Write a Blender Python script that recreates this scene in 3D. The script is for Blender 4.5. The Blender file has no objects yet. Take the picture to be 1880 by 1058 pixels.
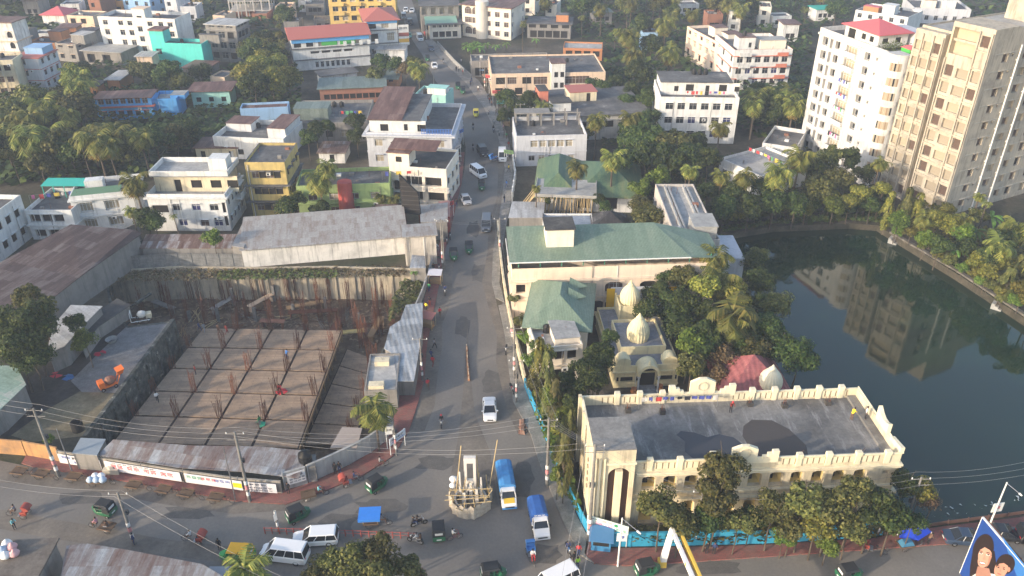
import bpy, bmesh, math, random
from mathutils import Vector, Matrix, noise
from mathutils.geometry import tessellate_polygon
random.seed(11)
R=math.radians; PI=math.pi
S=bpy.context.scene; COL=S.collection
# ---------------------------------------------------------------- camera, sky, sun, exposure
F=1500.0; PITCH=R(30.5); CH=66.0
cam=bpy.data.cameras.new('camera'); cam.sensor_width=36; cam.lens=36*F/1880; cam.clip_end=6000; cam.clip_start=.5
co=bpy.data.objects.new('camera',cam); COL.objects.link(co); co.location=(0,0,CH); co.rotation_euler=(R(90)-PITCH,0,0); S.camera=co
SUN_DIR=Vector((-.84,-.54,0)).normalized(); SUN_EL=R(17)
W=bpy.data.worlds.new('World'); S.world=W; W.use_nodes=True
nt=W.node_tree; bg=nt.nodes['Background']; sky=nt.nodes.new('ShaderNodeTexSky'); sky.sky_type='NISHITA'; sky.sun_disc=False
sky.sun_elevation=SUN_EL; sky.sun_rotation=math.atan2(SUN_DIR.x,SUN_DIR.y); sky.air_density=1.0; sky.dust_density=2.0; sky.ozone_density=1.0
nt.links.new(sky.outputs[0],bg.inputs[0]); bg.inputs[1].default_value=.15
sl=bpy.data.lights.new('sun','SUN'); sl.energy=2.1; sl.angle=R(.6); sl.color=(1,.84,.66)
so=bpy.data.objects.new('sun',sl); COL.objects.link(so)
so.rotation_euler=(-Vector((SUN_DIR.x*math.cos(SUN_EL),SUN_DIR.y*math.cos(SUN_EL),math.sin(SUN_EL)))).to_track_quat('-Z','Y').to_euler()
S.view_settings.view_transform='Standard'; S.view_settings.look='None'; S.view_settings.exposure=1.28; S.view_settings.gamma=1
S.cycles.max_bounces=5; S.cycles.diffuse_bounces=3; S.cycles.glossy_bounces=3; S.cycles.volume_bounces=0; S.cycles.transparent_max_bounces=8
# ---------------------------------------------------------------- photo pixel -> place on a level plane
def ray(px,py):
    u=(px-940)/F; v=(py-529)/F
    return Vector((u,math.cos(PITCH)-v*math.sin(PITCH),-(math.sin(PITCH)+v*math.cos(PITCH))))
def G(px,py,z=0.0):
    r=ray(px,py); t=(z-CH)/r.z; return Vector((r.x*t,r.y*t,z))
def HT(top,base):
    g=G(*base); r=ray(*top); return CH+g.y/r.y*r.z
def PXM(py): return .01306*(py+354)      # photo pixels per metre at a ground row
# ---------------------------------------------------------------- objects
def tag(o,label=None,cat=None,group=None,kind=None):
    if label: o['label']=label
    if cat: o['category']=cat
    if group: o['group']=group
    if kind: o['kind']=kind
    return o
def empty(name,loc,rz=0,label=None,cat=None,group=None):
    o=bpy.data.objects.new(name,None); COL.objects.link(o); o.location=loc; o.rotation_euler=(0,0,rz); o.empty_display_size=.3
    return tag(o,label,cat,group)
def link(name,me,parent=None,loc=None,rz=None,scale=None):
    o=bpy.data.objects.new(name,me); COL.objects.link(o)
    if parent: o.parent=parent
    if loc is not None: o.location=loc
    if rz is not None: o.rotation_euler=(0,0,rz)
    if scale is not None: o.scale=scale
    return o
def copy_tree(o,parent=None):
    c=o.copy(); COL.objects.link(c)
    if parent: c.parent=parent
    for ch in list(o.children): copy_tree(ch,c)
    return c
class MB:
    """collects polygons with material slots"""
    def __init__(s): s.v=[]; s.f=[]; s.m=[]
    def poly(s,pts,m=0):
        i=len(s.v); s.v+= [tuple(p) for p in pts]; s.f.append(tuple(range(i,i+len(pts)))); s.m.append(m)
    def box(s,x0,x1,y0,y1,z0,z1,m=0,top=None,bot=True):
        P=[(x0,y0,z0),(x1,y0,z0),(x1,y1,z0),(x0,y1,z0),(x0,y0,z1),(x1,y0,z1),(x1,y1,z1),(x0,y1,z1)]
        s.hexa(P,m,top,bot)
    def hexa(s,P,m=0,top=None,bot=True):
        i=len(s.v); s.v+=[tuple(p) for p in P]
        for q in ((0,1,5,4),(1,2,6,5),(2,3,7,6),(3,0,4,7)): s.f.append(tuple(i+k for k in q)); s.m.append(m)
        s.f.append((i+4,i+5,i+6,i+7)); s.m.append(m if top is None else top)
        if bot: s.f.append((i+3,i+2,i+1,i)); s.m.append(m)
    def bar(s,a,b,r,m=0,n=4,r2=None,caps=True):
        a=Vector(a); b=Vector(b); d=(b-a)
        if d.length<1e-6: return
        d.normalize(); x=d.orthogonal().normalized(); y=d.cross(x); r2=r if r2 is None else r2
        i=len(s.v)
        for k in range(n):
            t=2*PI*(k+.5)/n; w=x*math.cos(t)+y*math.sin(t)
            s.v.append(tuple(a+w*r)); s.v.append(tuple(b+w*r2))
        for k in range(n):
            p=i+2*k; q=i+2*((k+1)%n); s.f.append((p,q,q+1,p+1)); s.m.append(m)
        if caps:
            s.f.append(tuple(i+2*k for k in range(n))[::-1]); s.m.append(m); s.f.append(tuple(i+2*k+1 for k in range(n))); s.m.append(m)
    def lathe(s,prof,c=(0,0,0),n=16,m=0,rib=0,a0=0,a1=2*PI,ax='z'):
        i=len(s.v); full=abs(a1-a0-2*PI)<1e-6; nn=n if full else n+1
        for (r,z) in prof:
            for k in range(nn):
                t=a0+(a1-a0)*k/n; rr=r*(1-rib*(k%2))
                if ax=='z': s.v.append((c[0]+rr*math.cos(t),c[1]+rr*math.sin(t),c[2]+z))
                elif ax=='y': s.v.append((c[0]+rr*math.cos(t),c[1]+z,c[2]+rr*math.sin(t)))
                else: s.v.append((c[0]+z,c[1]+rr*math.cos(t),c[2]+rr*math.sin(t)))
        for j in range(len(prof)-1):
            for k in range(n):
                k2=(k+1)%nn
                s.f.append((i+j*nn+k,i+j*nn+k2,i+(j+1)*nn+k2,i+(j+1)*nn+k)); s.m.append(m)
    def mesh(s,name,mats,smooth=False,weld=False):
        me=bpy.data.meshes.new(name); me.from_pydata(s.v,[],s.f)
        if not isinstance(mats,(list,tuple)): mats=[mats]
        for t in mats: me.materials.append(t)
        me.polygons.foreach_set('material_index',s.m)
        if weld:
            b=bmesh.new(); b.from_mesh(me); bmesh.ops.remove_doubles(b,verts=b.verts,dist=.0005); b.to_mesh(me); b.free()
        if smooth: me.polygons.foreach_set('use_smooth',[True]*len(s.f) if not weld else [True]*len(me.polygons))
        me.update(); return me
    def obj(s,name,mats,parent=None,loc=None,rz=None,smooth=False,weld=False):
        return link(name,s.mesh(name,mats,smooth,weld),parent,loc,rz)
# ---------------------------------------------------------------- materials
MC={}
def nodes(name,rough=.9,metal=0,spec=.3):
    m=bpy.data.materials.new(name); m.use_nodes=True; t=m.node_tree; p=t.nodes['Principled BSDF']
    p.inputs['Roughness'].default_value=rough; p.inputs['Metallic'].default_value=metal; p.inputs['Specular IOR Level'].default_value=spec
    return m,t,p
def N(t,typ,**k):
    n=t.nodes.new(typ)
    for a,b in k.items():
        if a in n.inputs: n.inputs[a].default_value=b
        else: setattr(n,a,b)
    return n
def coords(t,scale=(1,1,1),kind='Object'):
    tc=t.nodes.new('ShaderNodeTexCoord'); mp=t.nodes.new('ShaderNodeMapping'); mp.inputs['Scale'].default_value=scale
    t.links.new(tc.outputs[kind],mp.inputs[0]); return mp.outputs[0]
def noi(t,vec,sc,det=4,rough=.6):
    n=t.nodes.new('ShaderNodeTexNoise'); n.inputs['Scale'].default_value=sc; n.inputs['Detail'].default_value=det; n.inputs['Roughness'].default_value=rough
    t.links.new(vec,n.inputs['Vector']); return n.outputs['Fac']
def ramp(t,fac,stops):
    r=t.nodes.new('ShaderNodeValToRGB'); e=r.color_ramp.elements
    while len(e)<len(stops): e.new(.5)
    for k,(p,c) in enumerate(stops):
        e[k].position=p; e[k].color=(*c,1) if len(c)==3 else c
    t.links.new(fac,r.inputs[0]); return r.outputs[0]
def mix(t,fac,a,b,mode='MIX'):
    n=t.nodes.new('ShaderNodeMix'); n.data_type='RGBA'; n.blend_type=mode
    for s,v in ((n.inputs[0],fac),(n.inputs[6],a),(n.inputs[7],b)):
        if hasattr(v,'is_linked') or hasattr(v,'links'): t.links.new(v,s)
        elif isinstance(v,(int,float)): s.default_value=v
        else: s.default_value=(*v,1)
    return n.outputs[2]
def bump(t,p,h,st=.3,dist=.05):
    b=t.nodes.new('ShaderNodeBump'); b.inputs['Strength'].default_value=st; b.inputs['Distance'].default_value=dist
    t.links.new(h,b.inputs['Height']); t.links.new(b.outputs[0],p.inputs['Normal'])
def mul(c,k): return tuple(min(1,max(0,x*k)) for x in c)
def wallm(name,c,dirt=.5,streak=.5,scale=1,rough=.9):
    """painted plaster with blotches and vertical rain stains"""
    if name in MC: return MC[name]
    m,t,p=nodes(name,rough)
    v=coords(t); n1=noi(t,v,.35*scale,5,.65); n3=noi(t,v,2.5*scale,4,.7)
    vs=coords(t,(1.6,1.6,.16)); n2=noi(t,vs,1.0*scale,4,.7)
    base=mix(t,n3,mul(c,.93),mul(c,1.05))
    f1=ramp(t,n1,[(.45,(0,0,0)),(.72,(dirt,)*3)]); f2=ramp(t,n2,[(.5,(0,0,0)),(.75,(streak,)*3)])
    g=tuple(.55*x*.7+.45*.12 for x in c)
    b=mix(t,f1,base,g); b=mix(t,f2,b,mul(g,.62))
    t.links.new(b,p.inputs['Base Color']); bump(t,p,n3,.15,.03); MC[name]=m; return m
def concm(name,c,c2,c3,sc=.25,rough=.92,sharp=.1):
    """weathered concrete: three tones in broad patches, cracks of finer noise"""
    if name in MC: return MC[name]
    m,t,p=nodes(name,rough); v=coords(t); n1=noi(t,v,sc,6,.7); n2=noi(t,v,sc*7,5,.7)
    a=ramp(t,n1,[(.38,c),(.5+sharp,c2),(.68,c3)]); k=ramp(t,n2,[(.3,(.72,)*3),(.7,(1.12,)*3)])
    b=mix(t,1.0,a,k,'MULTIPLY'); t.links.new(b,p.inputs['Base Color']); bump(t,p,n2,.2,.03); MC[name]=m; return m
def tinm(name,c1,c2,c3,sw=.8,sl=2.4,ang=0,wave=12,rough=.6):
    """corrugated sheets: each sheet its own tone, rust noise, fine ribs across x"""
    if name in MC: return MC[name]
    m,t,p=nodes(name,rough,.1,.4); v=coords(t)
    br=t.nodes.new('ShaderNodeTexBrick'); t.links.new(v,br.inputs[0]); br.inputs['Scale'].default_value=1; br.inputs['Brick Width'].default_value=sw; br.inputs['Row Height'].default_value=sl
    br.inputs['Mortar Size'].default_value=.012; br.inputs['Color1'].default_value=(0,0,0,1); br.inputs['Color2'].default_value=(1,1,1,1); br.inputs['Mortar'].default_value=(.0,.0,.0,1); br.offset=.5
    n=noi(t,coords(t,(1.5,.22,1)),.7,6,.75); n2=noi(t,v,3,4,.7)
    s=N(t,'ShaderNodeMath',operation='MULTIPLY_ADD'); t.links.new(br.outputs[0],s.inputs[0]); s.inputs[1].default_value=.3
    s2=N(t,'ShaderNodeMath',operation='MULTIPLY_ADD'); t.links.new(n,s2.inputs[0]); s2.inputs[1].default_value=1.25; s2.inputs[2].default_value=-.28; t.links.new(s2.outputs[0],s.inputs[2])
    b=ramp(t,s.outputs[0],[(.22,c1),(.5,c2),(.8,c3)]); k=ramp(t,n2,[(.3,(.75,)*3),(.7,(1.1,)*3)]); b=mix(t,1.0,b,k,'MULTIPLY')
    wv=t.nodes.new('ShaderNodeTexWave'); wv.bands_direction='X'; wv.inputs['Scale'].default_value=wave/6.28; t.links.new(v,wv.inputs[0])
    k=ramp(t,wv.outputs['Fac'],[(0,(.8,)*3),(1,(1,)*3)]); b=mix(t,1.0,b,k,'MULTIPLY')
    t.links.new(b,p.inputs['Base Color']); bump(t,p,wv.outputs['Fac'],.5,.04); MC[name]=m; return m
def flat(name,c,rough=.7,metal=0,spec=.3,var=.12,sc=3):
    if name in MC: return MC[name]
    m,t,p=nodes(name,rough,metal,spec)
    v=coords(t); n=noi(t,v,sc,4,.6); b=mix(t,n,mul(c,1-var),mul(c,1+var)); t.links.new(b,p.inputs['Base Color']); MC[name]=m; return m
def leafm(name,a,b,c):
    m,t,p=nodes(name,.6,0,.25)
    g=t.nodes.new('ShaderNodeNewGeometry'); oi=t.nodes.new('ShaderNodeObjectInfo')
    r=ramp(t,g.outputs['Random Per Island'],[(0,a),(.55,b),(1,c)])
    hv=t.nodes.new('ShaderNodeHueSaturation'); t.links.new(r,hv.inputs['Color'])
    mr=t.nodes.new('ShaderNodeMapRange'); mr.inputs[3].default_value=.7; mr.inputs[4].default_value=1.35; t.links.new(oi.outputs['Random'],mr.inputs[0]); t.links.new(mr.outputs[0],hv.inputs['Value'])
    mr2=t.nodes.new('ShaderNodeMapRange'); mr2.inputs[3].default_value=.475; mr2.inputs[4].default_value=.515; t.links.new(oi.outputs['Random'],mr2.inputs[0]); t.links.new(mr2.outputs[0],hv.inputs['Hue'])
    t.links.new(hv.outputs[0],p.inputs['Base Color'])
    tr=t.nodes.new('ShaderNodeBsdfTranslucent'); t.links.new(hv.outputs[0],tr.inputs[0]); mx=t.nodes.new('ShaderNodeMixShader'); mx.inputs[0].default_value=.22
    o=t.nodes['Material Output']; t.links.new(p.outputs[0],mx.inputs[1]); t.links.new(tr.outputs[0],mx.inputs[2]); t.links.new(mx.outputs[0],o.inputs[0]); MC[name]=m; return m
conc=concm('concrete',(.16,.15,.14),(.26,.25,.23),(.36,.34,.31),.3)
roofc=concm('roof_concrete',(.09,.09,.092),(.17,.165,.16),(.3,.29,.27),.22)
rooft=concm('roof_pale',(.3,.3,.29),(.42,.41,.39),(.52,.5,.47),.2)
roofd=concm('roof_dark',(.05,.05,.05),(.09,.085,.08),(.15,.14,.13),.3)
white=wallm('white_paint',(.7,.7,.68),.5,.5); white2=wallm('white_stained',(.72,.71,.68),.8,.85)
cream=wallm('cream_paint',(.7,.61,.43),.55,.65); pink=wallm('cream_pink',(.8,.66,.52),.3,.3); palegrey=wallm('pale_grey_paint',(.55,.55,.54),.4,.4)
glass,t_,p_=nodes('window_glass',.15,0,.5); p_.inputs['Base Color'].default_value=(.02,.024,.03,1)
dark=flat('dark_inside',(.02,.018,.016),.9); curt=flat('curtain_beige',(.35,.3,.22),.9); curtr=flat('shutter_brown',(.1,.065,.05),.8); curtb=flat('glass_navy',(.03,.035,.12),.3)
openin=flat('raw_interior',(.3,.26,.2),.95); frame=flat('frame_grey',(.35,.35,.35),.6); framew=flat('frame_white',(.7,.7,.68),.6)
black=flat('black_plastic',(.015,.015,.016),.5); rubber=flat('rubber',(.02,.02,.02),.8); steel=flat('steel',(.35,.35,.36),.4,.7); rust=flat('rust_steel',(.15,.06,.035),.85)
wood=flat('raw_wood',(.3,.2,.11),.85); bamboo=flat('bamboo',(.5,.38,.2),.7); bark=flat('bark',(.1,.078,.058),.95,sc=8)
# ---------------------------------------------------------------- the ground
def inside(p,poly):
    c=False; n=len(poly); j=n-1
    for i in range(n):
        xi,yi=poly[i][0],poly[i][1]; xj,yj=poly[j][0],poly[j][1]
        if (yi>p[1])!=(yj>p[1]) and p[0]<(xj-xi)*(p[1]-yi)/(yj-yi)+xi: c=not c
        j=i
    return c
def sheet(name,polys,z,mat,kind='structure',holes=(),skirt=None,parent=None,grow=None):
    loops=[[Vector((p[0],p[1],0)) for p in L] for L in [polys]+list(holes)]
    tri=tessellate_polygon(loops); V=[v for L in loops for v in L]
    b=MB()
    for f in tri:
        P=[V[i] for i in f]
        if (P[1]-P[0]).cross(P[2]-P[0]).z<0: P=P[::-1]
        b.poly([(q.x,q.y,z) for q in P])
    if skirt is not None:
        for k in range(len(loops[0])):
            a=loops[0][k]; c=loops[0][(k+1)%len(loops[0])]; b.poly([(a.x,a.y,skirt),(c.x,c.y,skirt),(c.x,c.y,z),(a.x,a.y,z)])
    o=b.obj(name,mat,parent,weld=True)
    if kind: o['kind']=kind
    return o
def gp(L,z=0): return [G(x,y,z) for x,y in L]
PIT_PX=[(196,500),(330,492),(470,494),(600,492),(760,496),(782,522),(770,560),(735,600),(700,645),(688,700),(690,740),(712,790),(700,812),(640,846),(575,872),(470,868),(330,850),(205,826),(160,806),(322,590),(235,600),(205,560)]
POND_PX=[(1322,432),(1420,416),(1560,410),(1612,414),(1645,435),(1760,505),(1880,584),(2020,680),(2140,780),(2100,930),(1900,944),(1740,957),(1665,972),(1560,960),(1470,880),(1440,760),(1400,640),(1385,560),(1345,480)]
gm,t,p=nodes('ground_earth',.95); v=coords(t); n1=noi(t,v,.06,6,.65); n2=noi(t,v,1.2,5,.7)
b_=ramp(t,n1,[(.35,(.035,.045,.02)),(.5,(.075,.065,.045)),(.65,(.14,.12,.09))]); k_=ramp(t,n2,[(.3,(.6,)*3),(.7,(1.2,)*3)]); t.links.new(mix(t,1.0,b_,k_,'MULTIPLY'),p.inputs['Base Color']); bump(t,p,n2,.5,.2)
PIT=gp(PIT_PX); POND=gp(POND_PX)
big=[(-900,-200),(900,-200),(900,1500),(-900,1500)]
o=sheet('ground',big,0,gm,holes=[PIT,POND])
# ---- roads
am,t,p=nodes('asphalt',.85); v=coords(t); n1=noi(t,v,.05,5,.6); n2=noi(t,v,3,6,.8)
vs=coords(t,(.6,.05,1)); n3=noi(t,vs,1.2,4,.7)
b_=ramp(t,n1,[(.33,(.14,.13,.119)),(.52,(.185,.17,.152)),(.7,(.25,.225,.19))]); b_=mix(t,ramp(t,n3,[(.5,(0,0,0)),(.8,(.35,)*3)]),b_,(.17,.15,.125)); k_=ramp(t,n2,[(.3,(.85,)*3),(.7,(1.12,)*3)])
t.links.new(mix(t,1.0,b_,k_,'MULTIPLY'),p.inputs['Base Color']); bump(t,p,n2,.2,.01); asphalt=am
dm,t,p=nodes('road_dust',.95); v=coords(t); n1=noi(t,v,.25,6,.7); n2=noi(t,v,2.5,5,.8)
b_=ramp(t,n1,[(.35,(.13,.115,.1)),(.6,(.2,.175,.145)),(.75,(.27,.235,.19))]); k_=ramp(t,n2,[(.3,(.75,)*3),(.7,(1.15,)*3)]); t.links.new(mix(t,1.0,b_,k_,'MULTIPLY'),p.inputs['Base Color']); dust=dm
LK=[(700,-60),(716,-20),(725,0),(738,30),(752,66),(776,102),(799,148),(830,186),(845,230),(855,270),(853,310),(848,336),(835,388),(827,426),(813,477),(806,525),(799,558),(791,597),(784,635),(779,699),(766,745),(751,792),(722,838),(665,875),(595,903),(525,927),(430,921),(300,896),(150,872),(60,858),(0,846),(-90,830)]
RK=[(2000,975),(1880,990),(1700,1003),(1540,1014),(1400,1024),(1250,1034),(1150,1040),(1090,1036),(1066,1020),(1050,992),(1030,950),(1008,895),(990,850),(975,800),(955,762),(942,737),(932,663),(927,617),(912,558),(903,520),(905,464),(914,413),(922,362),(927,311),(920,273),(914,250),(889,199),(853,150),(809,110),(774,68),(764,25),(756,0),(750,-20),(742,-60)]
ROAD=gp(LK+[(-90,1300),(2000,1300)]+RK)
sheet('road',ROAD,.004,asphalt)
# dusty verge of the cross road and of the main road's sides (dust lies on the asphalt)
def strip(name,px,z,mat,kind='structure',**k): return sheet(name,gp(px),z,mat,kind,**k)
def off(L,d): return [(x+d*(PXM(y)/10),y) for x,y in L]
vr=[q for q in RK if 250<q[1]<830 and q[0]<1000]
strip('verge',vr+[(x-13*PXM(y)/10-4*math.sin(y*.05),y) for x,y in vr[::-1]],.008,dust)
vl=[q for q in LK if 470<q[1]<800]
strip('verge',[(x+20*PXM(y)/10+5*math.sin(y*.06),y) for x,y in vl]+vl[::-1],.008,dust)
strip('verge',[(-90,830),(0,846),(60,858),(150,872),(300,896),(430,921),(525,927),(560,918),(548,936),(430,944),(300,926),(160,900),(60,890),(-90,880)],.008,dust)
strip('verge',[(0,935),(110,955),(300,990),(480,1010),(470,1040),(300,1020),(100,990),(-60,960)],.008,dust)
strip('verge',[(858,600),(864,690),(872,760),(900,830),(915,930),(880,950),(835,935),(826,880),(842,800),(852,700)],.0081,dust)
tarm=concm('tar_patch',(.11,.103,.095),(.135,.126,.115),(.16,.15,.135),1.2)
rp=random.Random(6)
for k,(x,y,a,b_) in enumerate([(880,500,1.2,3),(850,600,1.0,2.6),(905,700,1.4,2.2),(800,850,2.2,1.2),(700,930,3,1.0),(350,940,2.6,.9),(930,560,.8,4),(150,915,2.4,1.0),(960,880,1.2,2.4),(870,420,1.1,3),(880,300,1.2,3.5),(1300,1042,3,.8),(620,960,2,1.2),(1000,1020,1.6,1.3)]):
    c=G(x,y); L=[]
    for i in range(14): t=2*PI*i/14; rr=1+rp.uniform(-.25,.25); L.append((c.x+a*rr*math.copysign(abs(math.cos(t))**.6,math.cos(t)),c.y+b_*rr*math.copysign(abs(math.sin(t))**.6,math.sin(t))))
    sheet('road_patch',[Vector((p[0],p[1],0)) for p in L],.0055,tarm)
# ---- pavements: raised, with kerb
bm_,t,p=nodes('brick_paving',.9); v=coords(t); br=N(t,'ShaderNodeTexBrick'); t.links.new(v,br.inputs[0]); br.inputs['Scale'].default_value=1; br.inputs['Brick Width'].default_value=.4; br.inputs['Row Height'].default_value=.2; br.inputs['Mortar Size'].default_value=.015
br.inputs['Color1'].default_value=(.3,.1,.085,1); br.inputs['Color2'].default_value=(.22,.085,.07,1); br.inputs['Mortar'].default_value=(.12,.09,.08,1)
n1=noi(t,v,.5,5,.7); t.links.new(mix(t,ramp(t,n1,[(.45,(0,0,0)),(.75,(.7,)*3)]),br.outputs[0],(.2,.15,.12)),p.inputs['Base Color']); brickp=bm_
kerbm=concm('kerb',(.2,.19,.17),(.3,.28,.25),(.4,.38,.34),.8)
def pave(px,mat,z=.13):
    o=strip('pavement',px,z,mat,skirt=0); o.name='pavement'; return o
LP=[(x-18,y) if y<600 else (x-30,y) for x,y in LK if 430<y<790]
pave([(813,477),(806,525),(799,558),(791,597),(784,635),(779,699),(766,745),(751,792),(722,838),(665,875),(595,903),(525,927),(430,921),(300,896),(150,872),(60,858),(40,852),(48,838),(150,850),(310,876),(440,897),(520,902),(580,883),(640,856),(690,826),(715,797),(730,745),(738,700),(755,640),(770,590),(779,550),(789,515),(799,475)],brickp)
pave([(848,336),(835,388),(827,426),(814,474),(801,470),(812,425),(822,388),(838,335),(842,280),(853,280)],brickp)
pave([(2000,975),(1880,990),(1700,1003),(1540,1014),(1400,1024),(1250,1034),(1150,1040),(1092,1036),(1075,1022),(1083,985),(1110,1008),(1250,1006),(1400,1002),(1600,990),(1700,972),(1900,948),(2100,934)],brickp)
pave([(1090,1035),(1066,1020),(1050,992),(1030,950),(1008,895),(990,850),(975,800),(955,762),(942,737),(932,663),(927,617),(915,562),(928,560),(945,620),(952,680),(975,745),(1010,830),(1035,890),(1060,950),(1078,985),(1073,1018)],kerbm)
pave([(910,548),(903,520),(905,464),(914,413),(922,362),(927,311),(920,273),(914,250),(889,199),(853,150),(809,110),(780,75),(792,72),(835,110),(880,150),(908,195),(932,250),(942,300),(940,360),(930,413),(920,470),(917,520),(926,556)],kerbm)
# ---- pond
wm,t,p=nodes('pond_water',.035,0,.5); v=coords(t); n1=noi(t,v,.09,7,.72); t.links.new(ramp(t,n1,[(.35,(.004,.02,.009)),(.66,(.01,.034,.015)),(.71,(.01,.034,.015)),(.74,(.09,.085,.055))]),p.inputs['Base Color'])
n2=noi(t,coords(t,(1,1,1)),.9,5,.6); bump(t,p,n2,.035,.1); p.inputs['IOR'].default_value=1.45
sheet('pond_water',[(p.x*1.0,p.y,0) for p in gp([(1280,400),(1600,395),(1900,560),(2200,780),(2150,990),(1600,990),(1420,900),(1350,650)])],-1.15,wm)
b=MB()
for k in range(len(POND)):
    a=POND[k]; c=POND[(k+1)%len(POND)]; b.poly([(a.x,a.y,-3.2),(a.x,a.y,0),(c.x,c.y,0),(c.x,c.y,-3.2)])
o=b.obj('pond_bank',concm('bank_earth',(.05,.045,.03),(.1,.085,.06),(.18,.16,.12),.3)); o['kind']='structure'
FOOT=[ROAD,PIT,POND]      # places where no tree may stand
# ---------------------------------------------------------------- building kit
PANE={}
def pane_mesh(w,h,st):
    k=(round(w,2),round(h,2),st)
    if k in PANE: return PANE[k]
    g={'g':glass,'d':dark,'c':curt,'r':curtr,'b':curtb,'o':openin}[st]
    b=MB(); b.poly([(0,0,0),(w,0,0),(w,0,h),(0,0,h)],0); a=MB(); fw=.06
    if st!='o' and st!='d':
        for x in ([0,w-fw]+([w/2-fw/2] if w>.8 else [])+([w/4-fw/2,w*.75-fw/2] if w>2 else [])): a.box(x,x+fw,-.05,-.003,0,h)
        for z in (0,h-fw,h*.68): a.box(fw,w-fw,-.045,-.004,z,z+fw)
    m1=b.mesh('window',g); m2=a.mesh('frame',framew if st in 'cb' else frame) if a.f else None
    PANE[k]=(m1,m2); return PANE[k]
NP={}
def pane(root,kind,w,h,st,loc,rz,near=True):
    n=NP.get(root.name,0)
    m1,m2=pane_mesh(w,h,st); o=link(kind,m1,root,loc,rz); NP[root.name]=n+1
    if m2 and near: link('frame',m2,o)
    return o
def wallface(b,org,ang,w,z0,z1,ops,dep=.2,m=0):
    """wall rectangle with real openings. ops: (u0,v0,u1,v1,arch)"""
    ux,uy=math.cos(ang),math.sin(ang); nx,ny=uy,-ux
    def P(u,v,d=0): return (org[0]+ux*u-nx*d,org[1]+uy*u-ny*d,v)
    us=sorted(set([0,w]+[round(x,3) for o in ops for x in (o[0],o[2])])); vs=sorted(set([z0,z1]+[round(x,3) for o in ops for x in (o[1],o[3])]))
    for j in range(len(vs)-1):
        run=None
        for i in range(len(us)-1):
            cu=(us[i]+us[i+1])/2; cv=(vs[j]+vs[j+1])/2
            hole=any(o[0]<cu<o[2] and o[1]<cv<o[3] for o in ops)
            if not hole:
                if run is None: run=us[i]
            if hole or i==len(us)-2:
                e=us[i] if hole else us[i+1]
                if run is not None and e>run: b.poly([P(run,vs[j]),P(e,vs[j]),P(e,vs[j+1]),P(run,vs[j+1])],m)
                run=None
    for o in ops:
        u0,v0,u1,v1=o[:4]
        b.poly([P(u0,v0),P(u0,v0,dep),P(u0,v1,dep),P(u0,v1)],m); b.poly([P(u1,v0,dep),P(u1,v0),P(u1,v1),P(u1,v1,dep)],m)
        b.poly([P(u0,v0),P(u1,v0),P(u1,v0,dep),P(u0,v0,dep)],m); b.poly([P(u0,v1,dep),P(u1,v1,dep),P(u1,v1),P(u0,v1)],m)
        if len(o)>4 and o[4]:
            r=(u1-u0)/2; ah=min(r*o[4],v1-v0); c=(u0+u1)/2; n=8
            for sgn in (-1,1):
                pts=[(c+sgn*r*math.cos(PI/2*k/n),v1-ah+ah*math.sin(PI/2*k/n)) for k in range(n+1)]
                for k in range(n):
                    q=[(pts[k][0],pts[k][1]),(pts[k+1][0],pts[k+1][1]),(pts[k+1][0],v1),(pts[k][0],v1)]
                    if sgn>0: q=q[::-1]
                    b.poly([P(x,z,-.002) for x,z in q],m); b.poly([P(pts[k+1][0],pts[k+1][1],-.002),P(pts[k][0],pts[k][1],-.002),P(pts[k][0],pts[k][1],dep),P(pts[k+1][0],pts[k+1][1],dep)],m)
    return P
BL={}
class Bd: pass
def frame_of(A,B,C,H,own=None,gz=None,Cz=None):
    if isinstance(H,tuple): H=HT(A,H)
    zz=H if gz is None else gz
    a=G(*A,z=zz); b=G(*B,z=zz); c=G(*C,z=zz if Cz is None else Cz); u=(b-a); w=u.length; u.normalize(); n=Vector((-u.y,u.x,0)); d=(c-a).dot(n)
    return a,w,max(d,2.5),math.atan2(u.y,u.x),H,u,n
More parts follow.
